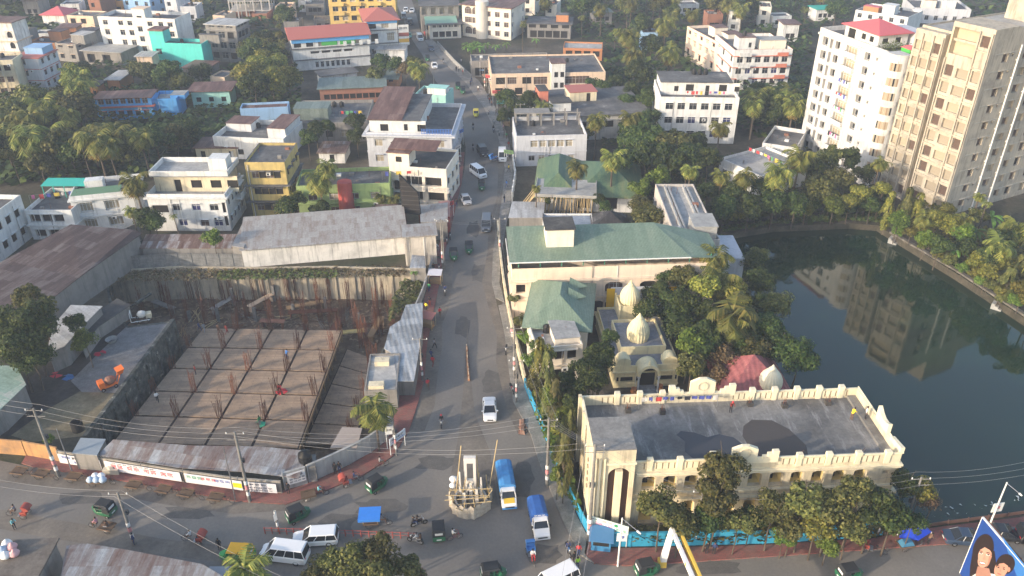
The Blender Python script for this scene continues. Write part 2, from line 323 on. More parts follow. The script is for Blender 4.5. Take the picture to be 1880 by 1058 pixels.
def bld(name,label,cat,A,B,C,H,wall=white,roof=roofc,par=.7,wins=None,group=None,trim=None,bands=(),over=0,dep=.2,z0=0,shade=.28,bandm=None,d=None,near=True,hood=None,foot=True,gz=None,Cz=None,k=1):
    a,w,dd,ang,H,u,n=frame_of(A,B,C,H,None,gz,Cz)
    if d: dd=d
    sk_=k
    mid=Vector((a.x,a.y,z0))+u*(w/2)
    root=empty(name,mid,ang,label,cat,group); root.scale=(sk_,)*3; wr,dr=w,dd; w/=sk_; dd/=sk_; H/=sk_; q=Bd(); q.root=root; q.w=w; q.d=dd; q.H=H-z0; q.ang=ang; q.u=u; q.n=n; q.mid=mid; H=H-z0; q.par=par; q.label=label
    m=MB(); mats=[wall,trim or wall]; fl=H-par if par>0 else H
    faces={'F':((-w/2,0),0,w),'R':((w/2,0),PI/2,dd),'B':((w/2,dd),PI,w),'L':((-w/2,dd),-PI/2,dd)}
    for k,(org,an,fw) in faces.items():
        ops=[]; plist=[]
        for g in (wins or {}).get(k,[]):
            xs=g.get('xs')
            if xs is None:
                nn=g['n']; mg=g.get('mg',1.0); ww=g['w']
                xs=[mg+(fw-2*mg-ww)*(i/(nn-1) if nn>1 else .5) for i in range(nn)]
            else: xs=[x*fw if x<1 else x for x in xs]
            for r in range(g.get('r',1)):
                zz=g['z']+r*g.get('dz',3.1)
                for i,x in enumerate(xs):
                    if g.get('skip') and (r,i) in g['skip']: continue
                    x=max(.05,min(x,fw-g['w']-.05)); o=(x,zz,x+g['w'],min(zz+g['h'],fl-.1),g.get('arch',0))
                    if any(o[0]<p[2]-.001 and o[2]>p[0]+.001 and o[1]<p[3]-.001 and o[3]>p[1]+.001 for p in ops): continue
                    if o[3]-o[1]<.3: continue
                    ops.append(o); st=g.get('st','g'); st=st[(i*7+r*3+i*r)%len(st)]; plist.append((o,st,g.get('dep',dep),g.get('part','window'),g.get('sh',shade)))
        dpt=max([p[2] for p in plist] or [dep])
        P=wallface(m,org,an,fw,0,H,ops,dpt)
        for o,st,dp,part,sh in plist:
            x,y,z=P(o[0],o[1],dpt); pane(root,part,o[2]-o[0],o[3]-o[1],st,(x,y,z),an,near)
            if sh:
                c0=P(o[0]-.15,0,0); ux,uy=math.cos(an),math.sin(an); nx,ny=uy,-ux
                q0=[P(o[0]-.15,o[3]+.08,-.003),P(o[2]+.15,o[3]+.08,-.003),P(o[2]+.15,o[3]+.08,-sh),P(o[0]-.15,o[3]+.08,-sh)]
                b4=[q0[3],q0[2],q0[1],q0[0]]; m.hexa([*b4,*[(x_,y_,z_+.08) for x_,y_,z_ in b4]],1)
    if par>0:
        t=.18; P=[(-w/2,0),(w/2,0),(w/2,dd),(-w/2,dd)]; I=[(-w/2+t,t),(w/2-t,t),(w/2-t,dd-t),(-w/2+t,dd-t)]
        for k in range(4):
            k2=(k+1)%4; m.poly([(*P[k],H),(*P[k2],H),(*I[k2],H),(*I[k],H)],1); m.poly([(*I[k2],fl),(*I[k],fl),(*I[k],H),(*I[k2],H)],0)
        rb=MB(); rb.poly([(*p,fl) for p in I]); q.roof=rb.obj('roof',roof,root)
    elif over>=0:
        rb=MB(); rb.box(-w/2-over,w/2+over,-over,dd+over,H+.002,H+.2,0); q.roof=rb.obj('roof',[roof],root)
    for (z,th,pr) in bands:
        for (x0,x1,y0,y1) in ((-w/2-pr,w/2+pr,-pr,-.003),(-w/2-pr,w/2+pr,dd+.003,dd+pr),(-w/2-pr,-w/2-.003,-.003,dd+.003),(w/2+.003,w/2+pr,-.003,dd+.003)): m.box(x0,x1,y0,y1,z,z+th,1)
    q.wall=m.obj('wall',mats,root)
    if foot: FOOT.append([mid+u*x+n*y for x,y in ((-wr/2-1,-1),(wr/2+1,-1),(wr/2+1,dr+1),(-wr/2-1,dr+1))])
    BL[name+'|'+label]=q; q.fl=fl; return q
def sub(q,name,x0,x1,y0,y1,z0,h,wall,roof,slab=.12,over=.15,ops=()):
    """a small rooftop room: part with its own roof"""
    m=MB(); 
    for k,(org,an,fw) in {'F':((x0,y0),0,x1-x0),'R':((x1,y0),PI/2,y1-y0),'B':((x1,y1),PI,x1-x0),'L':((x0,y1),-PI/2,y1-y0)}.items():
        oo=[o[1:] for o in ops if o[0]==k]; P=wallface(m,org,an,fw,z0,z0+h,oo,.15)
        for o in oo: pane(q.root,'window',o[2]-o[0],o[3]-o[1],'d',P(o[0],o[1],.15),an,False)
    r=m.obj('stair_room' if name is None else name,wall,q.root)
    b=MB(); b.box(x0-over,x1+over,y0-over,y1+over,z0+h+.002,z0+h+slab); b.obj('roof',roof,r); return r
def bay(q,x0,x1,y,z0,z1,ops,mat,dep=.4,name='bay',dmain=0):
    """a projecting part of a facade with its own openings (u0,v0,u1,v1,style)"""
    m=MB(); P=wallface(m,(x0,y),0,x1-x0,z0,z1,[o[:4] for o in ops],dep); m.poly([(x0,dmain,z0),(x0,y,z0),(x0,y,z1),(x0,dmain,z1)]); m.poly([(x1,y,z0),(x1,dmain,z0),(x1,dmain,z1),(x1,y,z1)]); m.poly([(x0,y,z1),(x1,y,z1),(x1,dmain,z1),(x0,dmain,z1)])
    o_=m.obj(name,mat,q.root)
    for o in ops: pane(q.root,'window',o[2]-o[0],o[3]-o[1],o[4],P(o[0],o[1],dep),0,False)
    return o_
def hip(q,x0,x1,y0,y1,z,rise,over,mat,along='x',name='roof',gable=False,side=None):
    m=MB(); x0-=over; x1+=over; y0-=over; y1+=over; e=.06
    if along=='x':
        k=0 if gable else min((y1-y0)/2,(x1-x0)/2-.01); r0=(x0+k,(y0+y1)/2,z+rise); r1=(x1-k,(y0+y1)/2,z+rise)
        c=[(x0,y0,z),(x1,y0,z),(x1,y1,z),(x0,y1,z)]
        m.poly([c[0],c[1],r1,r0]); m.poly([c[2],c[3],r0,r1]); m.poly([c[1],c[2],r1]); m.poly([c[3],c[0],r0])
    else:
        k=0 if gable else min((x1-x0)/2,(y1-y0)/2-.01); r0=((x0+x1)/2,y0+k,z+rise); r1=((x0+x1)/2,y1-k,z+rise)
        c=[(x0,y0,z),(x1,y0,z),(x1,y1,z),(x0,y1,z)]
        m.poly([c[1],c[2],r1,r0]); m.poly([c[3],c[0],r0,r1]); m.poly([c[0],c[1],r0]); m.poly([c[2],c[3],r1])
    for i in range(4):
        a=c[i]; b=c[(i+1)%4]; m.poly([(a[0],a[1],z-.15),(b[0],b[1],z-.15),b,a])
    m.poly([(p[0],p[1],z-.15) for p in c[::-1]])
    return m.obj(name,mat,q.root)
def shed(q,x0,x1,y0,y1,zf,zb,mat,name='roof',th=.08,zl=None):
    """single-pitch sheet: height zf along front, zb along back"""
    m=MB(); m.hexa([(x0,y0,zf-th),(x1,y0,zf-th),(x1,y1,zb-th),(x0,y1,zb-th),(x0,y0,zf),(x1,y0,zf),(x1,y1,zb),(x0,y1,zb)])
    return m.obj(name,mat,q.root)
def tank(q,x,y,z,r=.55,h=1.2,label=None,group='black water tanks on the roofs'):
    wp=q.mid+q.u*x+q.n*y; o=MB(); o.lathe([(0,0),(r,0),(r,h*.3),(r*.96,h*.33),(r,h*.36),(r,h*.66),(r*.96,h*.69),(r,h*.72),(r,h*.86),(r*.45,h),(r*.45,h*1.06),(0,h*1.07)],n=14)
    t=link('water_tank',o.mesh('water_tank',black,True),None,(wp.x,wp.y,q.mid.z+z)); tag(t,label or 'black water tank on the roof of the '+short(q.label),'water tank',group); return t
def short(s):
    for k in (' with ',' beside ',' behind ',' under ',' facing ',' at ',' in front',' on ',' beyond ',' near ',' between ',' left of ',' right of ',' across '):
        i=s.find(k)
        if i>0: s=s[:i]
    return s
LC=[(.5,.06,.06),(.08,.1,.35),(.65,.6,.55),(.7,.5,.08),(.03,.03,.04),(.1,.3,.15),(.55,.15,.3)]
lm=[flat('cloth_%s'%n,c,.9) for n,c in zip(('red','navy','white','yellow','black','green','pink'),LC)]
def laundry(p0,p1,z,label,n=8,seed=1,h=.8,group=None,pal=(0,1,2,3,4,5,6)):
    rr=random.Random(seed); d=(p1-p0); L=d.length; mid=(p0+p1)/2; rt=empty('clothes_line',(mid.x,mid.y,z-.02),math.atan2(d.y,d.x),label,'clothes line')
    if group: rt['group']=group
    b=MB(); b.bar((-L/2,0,1.7),(L/2,0,1.7),.015); b.bar((-L/2,0,0),(-L/2,0,1.7),.03); b.bar((L/2,0,0),(L/2,0,1.7),.03); b.obj('line',steel,rt)
    for k in range(n):
        x=-L/2+L*(k+.3)/n; w=min(L/n*.8,rr.uniform(.4,1.1)); hh=h*rr.uniform(.6,1.2); c=MB()
        for i in range(3):
            a0=x+w*i/3; a1=x+w*(i+1)/3; c.poly([(a0,.02,1.7),(a1,.02,1.7),(a1,.05+.05*math.sin(i*2+k),1.7-hh*rr.uniform(.9,1)),(a0,.05+.05*math.sin(i*2+k-2),1.7-hh)])
        c.obj('garment',lm[rr.choice(pal)],rt)
    return rt
def W(n,w,h,z,r=1,dz=3.1,st='g',mg=1.0,**k): return dict(n=n,w=w,h=h,z=z,r=r,dz=dz,st=st,mg=mg,**k)
def scribble(w,h,n,seed,mat,parent,loc,rz=0,lean=0,name='lettering',y=-.01):
    """unreadable small hand-lettering: headline bar with stems and hooks"""
    rr=random.Random(seed); b=MB(); x=0; t=h*.13
    for wd in range(n):
        ww=w/n*.82
        if x+ww>w: break
        b.box(x,x+ww,y,y+.008,h-t,h); k=x+ww*.06
        while k<x+ww*.93:
            s=rr.uniform(.1,.2)*ww/1.2; b.box(k,k+t,y,y+.008,h*rr.choice([0,.1,.25]),h-t-.001); 
            if rr.random()<.7: z=h*rr.uniform(.2,.55); b.box(k+t+.001,min(k+t+s,x+ww),y,y+.008,z,z+t)
            if rr.random()<.4: b.box(k+t+.001,min(k+t+s*.7,x+ww),y,y+.008,0.0,t)
            k+=t+s
        x+=w/n
    o=b.obj(name,mat,parent,loc,rz); return o
# ---------------------------------------------------------------- buildings, far to near. pixels are the roof corners seen in the photo
redroof=flat('red_sheet_roof',(.42,.13,.1),.6); pinkroof=flat('rose_sheet_roof',(.55,.13,.14),.55); browntin=tinm('brown_tin',(.12,.055,.04),(.2,.1,.075),(.3,.19,.15),1.0,4)
rusttin=tinm('rusty_tin',(.1,.05,.035),(.22,.14,.11),(.42,.42,.42),.9,2.4); greytin=tinm('grey_tin',(.3,.24,.2),(.4,.375,.35),(.48,.47,.45),.9,1.6,wave=16)
whitetin=tinm('white_tin',(.35,.33,.31),(.55,.53,.5),(.7,.69,.67),.9,4); greentin=tinm('green_tin',(.17,.24,.175),(.21,.285,.21),(.26,.32,.235),1.0,30,wave=9)
greygreen=tinm('grey_green_tin',(.14,.18,.16),(.2,.25,.22),(.25,.3,.27),1.0,30); tealm=wallm('teal_paint',(.1,.6,.53),.3,.25); bluep=wallm('blue_paint',(.1,.36,.72),.3,.3); lblue=wallm('light_blue_paint',(.28,.45,.66),.3,.3)
yell=wallm('yellow_paint',(.72,.5,.16),.4,.4); yell2=wallm('ochre_paint',(.52,.4,.15),.7,.7); orange=wallm('orange_brick',(.5,.22,.1),.4,.3); brickw=wallm('raw_brick',(.3,.14,.09),.5,.3); greenp=wallm('lime_paint',(.3,.4,.16),.5,.5); redp=wallm('red_paint',(.5,.1,.08),.4,.3)
rawc=wallm('raw_concrete_wall',(.26,.245,.225),.7,.7); tanw=wallm('tan_concrete',(.47,.415,.33),.75,.8); tang=wallm('tan_concrete_grey',(.45,.42,.36),.5,.5); cw=wallm('ivory_paint',(.8,.72,.6),.3,.3); peach=wallm('peach_paint',(.72,.55,.4),.4,.4)
lilac=wallm('cool_white',(.56,.57,.6),.35,.4); coral=wallm('coral_paint',(.6,.2,.13),.3,.3); mint=wallm('mint_paint',(.35,.62,.55),.4,.3)
# -- top left
q=bld('building','white house with round-arched balconies and brown ledges at the left edge','building',(-60,40),(20,42),(24,32),(20,112),white2,browntin,0,{'F':[W(3,1.6,1.8,.9,3,3.1,'d',arch=1,mg=.8)]},bands=[(2.9,.25,.5),(6,.25,.5)],trim=peach,over=.6)
q=bld('house','low orange and grey two-storey house with an orange stair room','house',(50,76),(99,79),(105,68),(102,103),orange,roofc,.5,{'F':[W(3,1.8,1.5,1,2,3.1,'d',mg=1)]}); sub(q,None,0,4.5,4,8,q.fl,2.8,orange,browntin)
q=bld('house','grey house with a rose-painted ground floor and a small grey roof room','house',(100,79),(138,82),(160,72),(106,112),rawc,roofc,.4,{'F':[W(2,1.6,1.4,4.2,1,3.1,'d'),W(2,1.4,1.3,1,1,3.1,'d')],'R':[W(2,1.2,1.3,4.2,1,3.1,'d')]},trim=peach); sub(q,None,1,5.5,2,7,q.fl,2.6,rawc,whitetin)
q=bld('house','low brown-walled house with four dark windows behind the far palms','house',(122,28),(170,30),(176,20),5,peach,roofc,.4,{'F':[W(4,2,1.6,2.4,1,3.1,'d')]})
q=bld('house','single-storey house under a crimson hip roof beyond the left trees','house',(76,27),(116,28),(118,18),4,white2,roofc,0,over=-1); hip(q,-q.w/2,q.w/2,0,q.d,4,2.2,.6,pinkroof)
q=bld('apartment_building','long four-storey white apartment block with a rose roof edge','apartment block',(178,30),(320,35),(340,22),(201,106),white,roofc,1.0,{'F':[W(2,1.5,1.5,1.2,4,2.9,'g',xs=[.06,.26]),W(1,1.5,1.5,1.2,4,2.9,'g',xs=[.38]),W(1,1.5,1.5,2.4,3,2.9,'g',xs=[.5]),W(1,1.5,1.5,1.2,4,2.9,'g',xs=[.64]),W(2,1.5,1.5,1.2,4,2.9,'g',xs=[.78,.9])]},trim=peach)
sub(q,None,-.9,3.1,.15,4,q.fl,3.4,white,peach,ops=[('F',1.2,q.fl+.2,2.8,q.fl+1.5)]); tank(q,7,1.5,q.fl,label='black water tank at the right end of the long white apartment block roof')
q=bld('building','orange and white house with a roof garden above the long white block','building',(205,2),(238,2),(242,-10),(208,26),wallm('bright_orange',(.8,.36,.1),.3,.3),roofc,.5,{'F':[W(3,1.8,1.6,1,3,3.1,'d')]})
q=bld('building','pale blue three-storey house behind the long white block','building',(222,-12),(272,-8),(288,-16),(230,30),lblue,roofc,.6,{'F':[W(3,1.4,1.5,1,4,3.1,'g')],'R':[W(2,1.3,1.5,1,4,3.1,'g')]})
q=bld('unfinished_house','unfinished ground floor house of bare concrete columns under a pale slab','unfinished house',(152,93),(220,97),(245,83),4.0,rawc,rooft,0,{'F':[W(4,2.6,2.6,.5,1,3,'d',mg=1.0,dep=.8)]},over=.7)
q=bld('building','turquoise painted three-storey building with a blank wall and a stair tower','building',(277,78),(369,81),(378,72),(286,128),tealm,roofc,.9,{'F':[W(1,1.7,1.6,1.2,1,3.3,'g',xs=[.07]),W(1,1.7,1.6,4.5,1,3.3,'g',xs=[.07])]})
sub(q,'stair_tower',-q.w/2+.002,-q.w/2+4.2,-.002,4,q.H+.002,3.2,tealm,browntin,.5); sub(q,None,5,11,4.5,q.d,q.fl,2.4,rawc,roofc)
q=bld('unfinished_building','grey unfinished concrete block with a white tin roof and thin pillars','unfinished building',(376,45),(432,48),(436,36),(400,112),rawc,whitetin,0,{'F':[W(3,2.0,1.8,1,4,3.0,'dg',mg=1)],'R':[W(3,1.8,1.8,1,4,3.0,'d')]},over=.4,bands=[(3,.2,.4),(6,.2,.4),(9,.2,.4)])
# skeleton frame building
def skeleton(name,label,A,B,C,H,fh=3.2,nx=6,ny=3,brk=True,mat=None,ground=0):
    mat=mat or wallm('pale_raw_concrete',(.5,.48,.45),.4,.4); a,w,d,ang,H,u,n=frame_of(A,B,C,H); mid=a+u*(w/2); root=empty(name,(mid.x,mid.y,0),ang,label,'unfinished building'); nf=max(1,round(H/fh)); fh=H/nf
    for f in range(nf):
        b=MB(); b.box(-w/2,w/2,0,d,(f+1)*fh-.2,(f+1)*fh); b.obj('floor_slab',mat,root)
    for i in range(nx):
        for j in range(ny):
            x=-w/2+.2+(w-.4)*i/(nx-1); y=.2+(d-.4)*j/(ny-1); b=MB()
            for f in range(nf): b.box(x-.2,x+.2,y-.2,y+.2,f*fh,(f+1)*fh-.203)
            b.obj('column',mat,root)
    if brk:
        b=MB()
        for f in range(nf):
            for i in range(nx-1):
                if (i*3+f*2)%3==0: x=-w/2+.42+(w-.4)*i/(nx-1); b.box(x,x+(w-.4)/(nx-1)-.44,d*.5,d*.5+.15,f*fh,(f+1)*fh-.204)
        b.obj('brick_wall',brickw,root)
    FOOT.append([mid+u*x+n*y for x,y in ((-w/2-1,-1),(w/2+1,-1),(w/2+1,d+1),(-w/2-1,d+1))]); q=Bd(); q.root=root; q.w=w; q.d=d; q.H=H; q.fl=H; q.mid=Vector((mid.x,mid.y,0)); q.u=u; q.n=n; q.label=label; BL[name+'|'+label]=q; return q
skeleton('unfinished_building','bare concrete frame building with open floors at the top left edge of the yellow block',(415,-14),(492,-16),(498,-28),(424,38),3.3)
q=bld('house','small brick house in front of the bare concrete frame building','house',(462,25),(490,25),(494,16),(464,42),brickw,roofc,.3,{'F':[W(2,1.3,1.3,1,1,3,'d')]})
q=bld('house','pale blue and white three-storey house with a red roof edge at left','house',(22,107),(70,108),(98,92),(34,168),lilac,redroof,0,{'F':[W(1,1.5,1.4,1.2,3,3,'g',xs=[.25])],'R':[W(3,1.2,1.3,1.2,3,3,'g')]},over=.3,bands=[(3,.15,.1),(6,.15,.1)],trim=redroof); sub(q,None,-2,3,3.5,q.d-.5,q.H+.2,1.6,lblue,lblue)
q=bld('house','faded cream house with green awnings at the left edge','house',(-40,112),(22,110),(30,98),(26,182),cream,roofc,.5,{'F':[W(3,1.6,1.5,1.2,3,3,'dr')]})
q=bld('row_house','long bright blue two-storey house with a brown tin roof and maroon shutters','row house',(172,183),(276,179),(284,166),(178,222),bluep,browntin,0,{'F':[W(7,1.3,1.3,3.9,1,3,'rgr',mg=.8),W(6,1.3,1.3,.9,1,3,'d')]},over=.4,bands=[(3.2,.25,.7)],trim=redroof)
q=bld('house','bright blue flat-roofed end house with a white washed roof tank','house',(277,182),(323,181),(331,166),(281,216),bluep,rooft,.8,{'F':[W(3,1.3,1.4,3.7,1,3,'r')],'R':[W(2,1.2,1.3,3.7,1,3,'g')]}); sub(q,'roof_tank',1,4.5,2,q.d-1,q.fl,1.0,bluep,rooft,.1,0)
q=bld('house','low mint green house with a dark roof behind the tall trees','house',(350,168),(420,166),(427,152),4.4,mint,browntin,0,{'F':[W(3,1.2,1.2,1.6,1,3,'d')]},over=.9)
q=bld('shack','tiny orange-walled shack with a pale lean-to roof among the left trees','shack',(196,147),(218,147),(226,131),3.6,orange,whitetin,0,{'F':[W(1,.9,1.8,.1,1,3,'d')]},over=.6)
q=bld('shack','tiny brick shack under a dark roof among the left trees','shack',(163,158),(178,158),(182,150),3,orange,roofd,0,{'F':[W(1,.9,1.6,.1,1,3,'d')]},over=.8)
q=bld('shed','ruined brown wall shed with a broken roof below the turquoise building','shed',(335,125),(378,127),(384,113),3.5,rawc,browntin,0,over=.4)
q=bld('house','pale house with red clothes on its roof right of the turquoise building','house',(385,140),(412,142),(418,130),4,peach,roofc,.4,{'F':[W(2,1.2,1.2,1.4,1,3,'d')]})
q=bld('warehouse','long light blue walled hall with a low parapet in the left trees','warehouse',(440,200),(528,196),(530,186),(444,232),lblue,browntin,.5)
q=bld('house','white walled roof terrace house with raised ends left of the dark trees','house',(390,250),(520,256),(532,222),(388,290),white,roofc,1.1,{'F':[W(4,1.3,1.3,1,2,3.1,'d')]}); sub(q,None,-q.w/2+.3,-q.w/2+6,q.d*.55,q.d-.3,q.fl,1.8,white,browntin,.1); sub(q,'stair_room',q.w/2-4.3,q.w/2-.3,2.2,q.d-.3,q.fl,2.6,white,browntin)
# -- top centre
q=bld('apartment_building','tall yellow apartment block with projecting balconies and dark windows','apartment block',(597,-48),(722,-50),(728,-64),(600,62),yell,roofc,.8,{'F':[W(7,1.8,1.6,1.2,7,3.0,'gdc',mg=1.2)],'L':[W(2,1.4,1.5,1.2,7,3,'g')]})
for i,x in enumerate((-q.w*.36,-q.w*.1,q.w*.2)):
    for f in range(6):
        b=MB(); b.box(x-1.9,x+1.9,-.9,-.003,f*3+3.0,f*3+3.1); b.box(x-1.9,x+1.9,-.9,-.8,f*3+3.1,f*3+4); b.box(x-1.9,x-1.8,-.8,-.003,f*3+3.1,f*3+4); b.box(x+1.8,x+1.9,-.8,-.003,f*3+3.1,f*3+4); b.obj('balcony',yell,q.root)
tank(q,2,2,q.fl)
q=bld('community_hall','long white hall with a rose red sheet roof above a blue and green open floor','hall',(534,72),(676,62),(668,42),(543,131),white,roofc,0,{'F':[W(12,2.0,1.7,6.6,1,3,'dod',mg=.6,part='opening'),W(4,2.4,.6,4.6,1,3,'d',mg=5),W(7,.9,1.5,.6,1,3,'g',mg=6)]},over=-1,bands=[(2.9,.2,.35),(6.1,.25,.4)],trim=roofc)
rr=hip(q,-q.w/2,q.w/2,0,q.d,q.H,1.6,.8,redroof,gable=True); b=MB()
b.box(-q.w/2-.05,q.w/2+.05,-.3,-.1,q.H-1.3,q.H-.16); b.obj('fascia',bluep,q.root)
for i,x in enumerate((-q.w*.02,q.w*.22)):
    b=MB(); b.box(x-2.2,x+2.2,-.09,-.03,6.7,8.2); b.obj('green_screen',flat('green_cloth',(.07,.4,.08)),q.root)
for i in range(5): b=MB(); b.box(q.w*.16+i*2.3,q.w*.16+i*2.3+.9,-.9,-.45,6.4,7.6); b.obj('air_conditioner',framew,q.root)
q=bld('building','blue and white restaurant tower with a red hip roof and a striped open top floor','building',(672,38),(728,35),(724,14),(686,108),white,roofc,0,{'F':[W(4,2.2,1.7,8.8,1,3,'doc',mg=.6),W(2,2.2,2.2,5,1,3,'dc',mg=1),W(2,1.3,1.3,1.4,1,3,'g')],'R':[W(4,1.6,1.5,1.3,3,3.6,'d')]},over=-1,bands=[(4.3,.25,.4),(8.2,.2,.4)],trim=roofc)
hip(q,-q.w/2,q.w/2,0,q.d,q.H,2,1.0,redroof); b=MB(); b.box(-q.w/2-.1,q.w/2+.1,-.3,-.1,q.H-1.0,q.H-.16); b.obj('fascia',bluep,q.root)
sb=MB(); sb.box(q.w/2+.3,q.w/2+3.4,-.1,.1,3.5,9.5); o=sb.obj('signboard',white,q.root)
for k,(c,z) in enumerate((((.6,.35,.05),4.3),((.25,.08,.06),6.1))): b=MB(); b.box(q.w/2+.32,q.w/2+3.38,-.13,-.105,z,z+1.1); b.obj('sign_panel',flat('signband%d'%k,c),o)
scribble(2.6,.6,2,5,flat('sign_dark',(.05,.05,.06)),o,(q.w/2+.5,-.14,8.2))
q=bld('shed','pale metal lean-to roof house by the road left of the dry tree','shed',(690,92),(742,92),(738,80),3.6,white2,whitetin,0,over=.5)
q=bld('long_shed','long grey-green tin roofed shed across the yard','shed',(586,164),(706,159),(703,141),4.0,brickw,greygreen,0,{'F':[W(9,1.4,1.3,1.2,1,3,'d')]},over=.6)
q=bld('shed','long low grey shed with dark bays behind the grey-green tin shed','shed',(590,141),(655,133),(650,124),3.8,white2,roofc,0,{'F':[W(5,2.2,2.2,.3,1,3,'d',mg=.4)]},over=.5)
q=bld('stair_house','small brick box with a dark green tin roof beside the long shed','stair house',(706,146),(729,146),(726,127),(710,168),orange,greygreen,0,{'F':[W(1,1.2,1.2,2.6,1,3,'d')]},over=.4)
q=bld('building','white box building with a low wall behind the brown-roofed office','building',(717,168),(757,168),(756,160),(720,190),white,rooft,.3,{})
q=bld('shop','low white shop with a mint green wall by the left kerb','shop',(762,172),(818,176),(814,160),5,mint,rooft,.5,{'F':[W(3,1.6,1.8,.8,1,3,'dg')]}); tank(q,-2,2,q.fl,label='black water tank on the low mint and white shop by the kerb')
sub(q,None,q.w/2-5,q.w/2-.3,1,4,q.fl,1.8,white,mint)
# office with brown roof and terrace
q=bld('office_building','pale lilac two-storey office with a roof terrace and blue railing by the main road','office building',(672,243),(829,246),(842,190),(686,306),lilac,roofc,.9,{'F':[W(4,1.7,1.6,4.6,1,3,'c',mg=1.6,sh=.5),W(4,1.7,1.6,1.2,1,3,'c',mg=1.6,sh=.5)],'R':[W(6,1.4,1.5,1.2,2,3.3,'gr')],'L':[W(4,1.3,1.5,1.2,2,3.3,'g')]},bands=[(6.9,.35,.8),(3.4,.15,.1)])
zt=q.fl
sub(q,'upper_storey',-q.w/2+.6,q.w*.12,1.2,q.d-1,zt,3.1,white,roofc,.15,.2,ops=[('F',2.2,zt+.8,3.9,zt+2.3),('F',7.2,zt+1,8.0,zt+2.4),('F',10.0,zt+.8,11.8,zt+2.3)]); shed(q,-q.w/2+.2,-q.w*.08,.9,q.d,zt+3.35,zt+4.6,browntin,'tin_roof')
b=MB()
for z in (.3,.6,.9,1.2): b.bar((q.w*.15,-.05,q.H+z-.3),(q.w/2,-.05,q.H+z-.3),.05)
for k in range(12): x=q.w*.15+(q.w*.35)*k/11; b.bar((x,-.05,q.H-.2),(x,-.05,q.H+.95),.05)
b.obj('railing',flat('rail_blue',(.08,.2,.55)),q.root)
q=bld('building','weathered grey flat-roofed house with green tin room and red cloths on its roof','building',(532,226),(672,224),(680,183),(536,262),rawc,roofc,.7,{'F':[W(5,1.6,1.5,1.2,2,3.1,'dc')]}); sub(q,'tin_room',-q.w/2+.3,-q.w/2+8,4,9,q.fl,2.6,greygreen,greygreen,.1)
tank(q,-.5,q.d-3,q.fl); tank(q,1.2,q.d-3,q.fl,label='black water tank beside another one on the weathered grey house')
wp=q.mid; laundry(q.mid+q.u*2+q.n*5,q.mid+q.u*7+q.n*5,q.fl,'red cloths hung on a line over the weathered grey roof',5,3)
# ochre block
q=bld('apartment_building','ochre yellow three-storey building with grey stained ledges and brown shutters','apartment block',(448,298),(522,298),(540,262),(456,398),yell2,roofc,.5,{'F':[W(4,1.3,1.4,1.3,3,3.2,'rd',mg=1,sh=.6)],'R':[W(3,1.4,1.4,1.3,3,3.2,'dr',sh=.6)]},bands=[(3.1,.2,.6),(6.3,.2,.6)],trim=roofc)
q=bld('house','small cream hut with a brown roof on the terrace behind the ochre building','house',(358,272),(435,272),(438,254),(360,292),cream,browntin,0,{'F':[W(2,1,1.6,.2,1,3,'d')]},over=.4)
q=bld('house','single-room white house with a rusty tin roof between palms and the lilac office','house',(585,281),(632,281),(634,262),(590,300),white2,rusttin,0,{'F':[W(1,1,1.8,.2,1,3,'d')]},over=.4)
q=bld('house','lime green two-storey house with a red rounded stair drum','house',(543,342),(715,336),(713,306),(546,402),greenp,roofc,.7,{'F':[W(4,1.6,1.4,3.6,1,3,'rc',mg=2,sh=.5),W(4,1.6,1.4,.9,1,3,'r',mg=2,sh=.5)],'L':[W(2,1.3,1.3,3.6,1,3,'r')]},bands=[(2.9,.15,.3)])
b=MB(); b.lathe([(1.5,0),(1.3,q.H+.6),(0,q.H+.8)],c=(.3,.0,0),n=20); b.obj('stair_drum',redp,q.root,smooth=False)
laundry(q.mid+q.u*7+q.n*3,q.mid+q.u*13+q.n*3,q.fl,'white sheets drying on the roof of the lime green house',3,8)
q=bld('building','ruined cream three-storey house with balconies and a tall arched stair tower','building',(714,304),(819,311),(828,274),(724,372),cw,roofd,.5,{'F':[W(1,1.2,1.3,1.0,1,3,'d',xs=[.05]),W(1,1.4,2.2,2.6,1,3,'d',xs=[.05],arch=1),W(2,3.2,1.9,3.9,1,3,'d',xs=[.28,.62],dep=.7),W(2,3.2,1.9,.9,1,3,'d',xs=[.28,.66],dep=.7)],'R':[W(3,1.6,1.6,.9,2,3,'d')]},trim=white2)
sub(q,'stair_tower',-q.w/2+.002,-q.w/2+4,-.002,4.5,q.H+.002,2.6,cw,browntin,.2,.3,ops=[('F',1.4,q.H+.8,2.6,q.H+1.9)]); shed(q,-q.w/2-.3,-q.w/2+9,1,5.5,q.H+3.0,q.H+3.5,browntin,'tin_roof')
for x0,z in ((-q.w*.22,3.3),(-q.w*.22,.3),(q.w*.2,.3),(q.w*.2,3.3)):
    b=MB(); b.box(x0,x0+4,-1.2,-.003,z,z+.15); b.box(x0,x0+4,-1.2,-1.1,z+1.0,z+1.1)
    for k in range(14): b.box(x0+k*.29,x0+k*.29+.12,-1.19,-1.11,z+.152,z+.998)
    b.obj('balcony',cw,q.root)
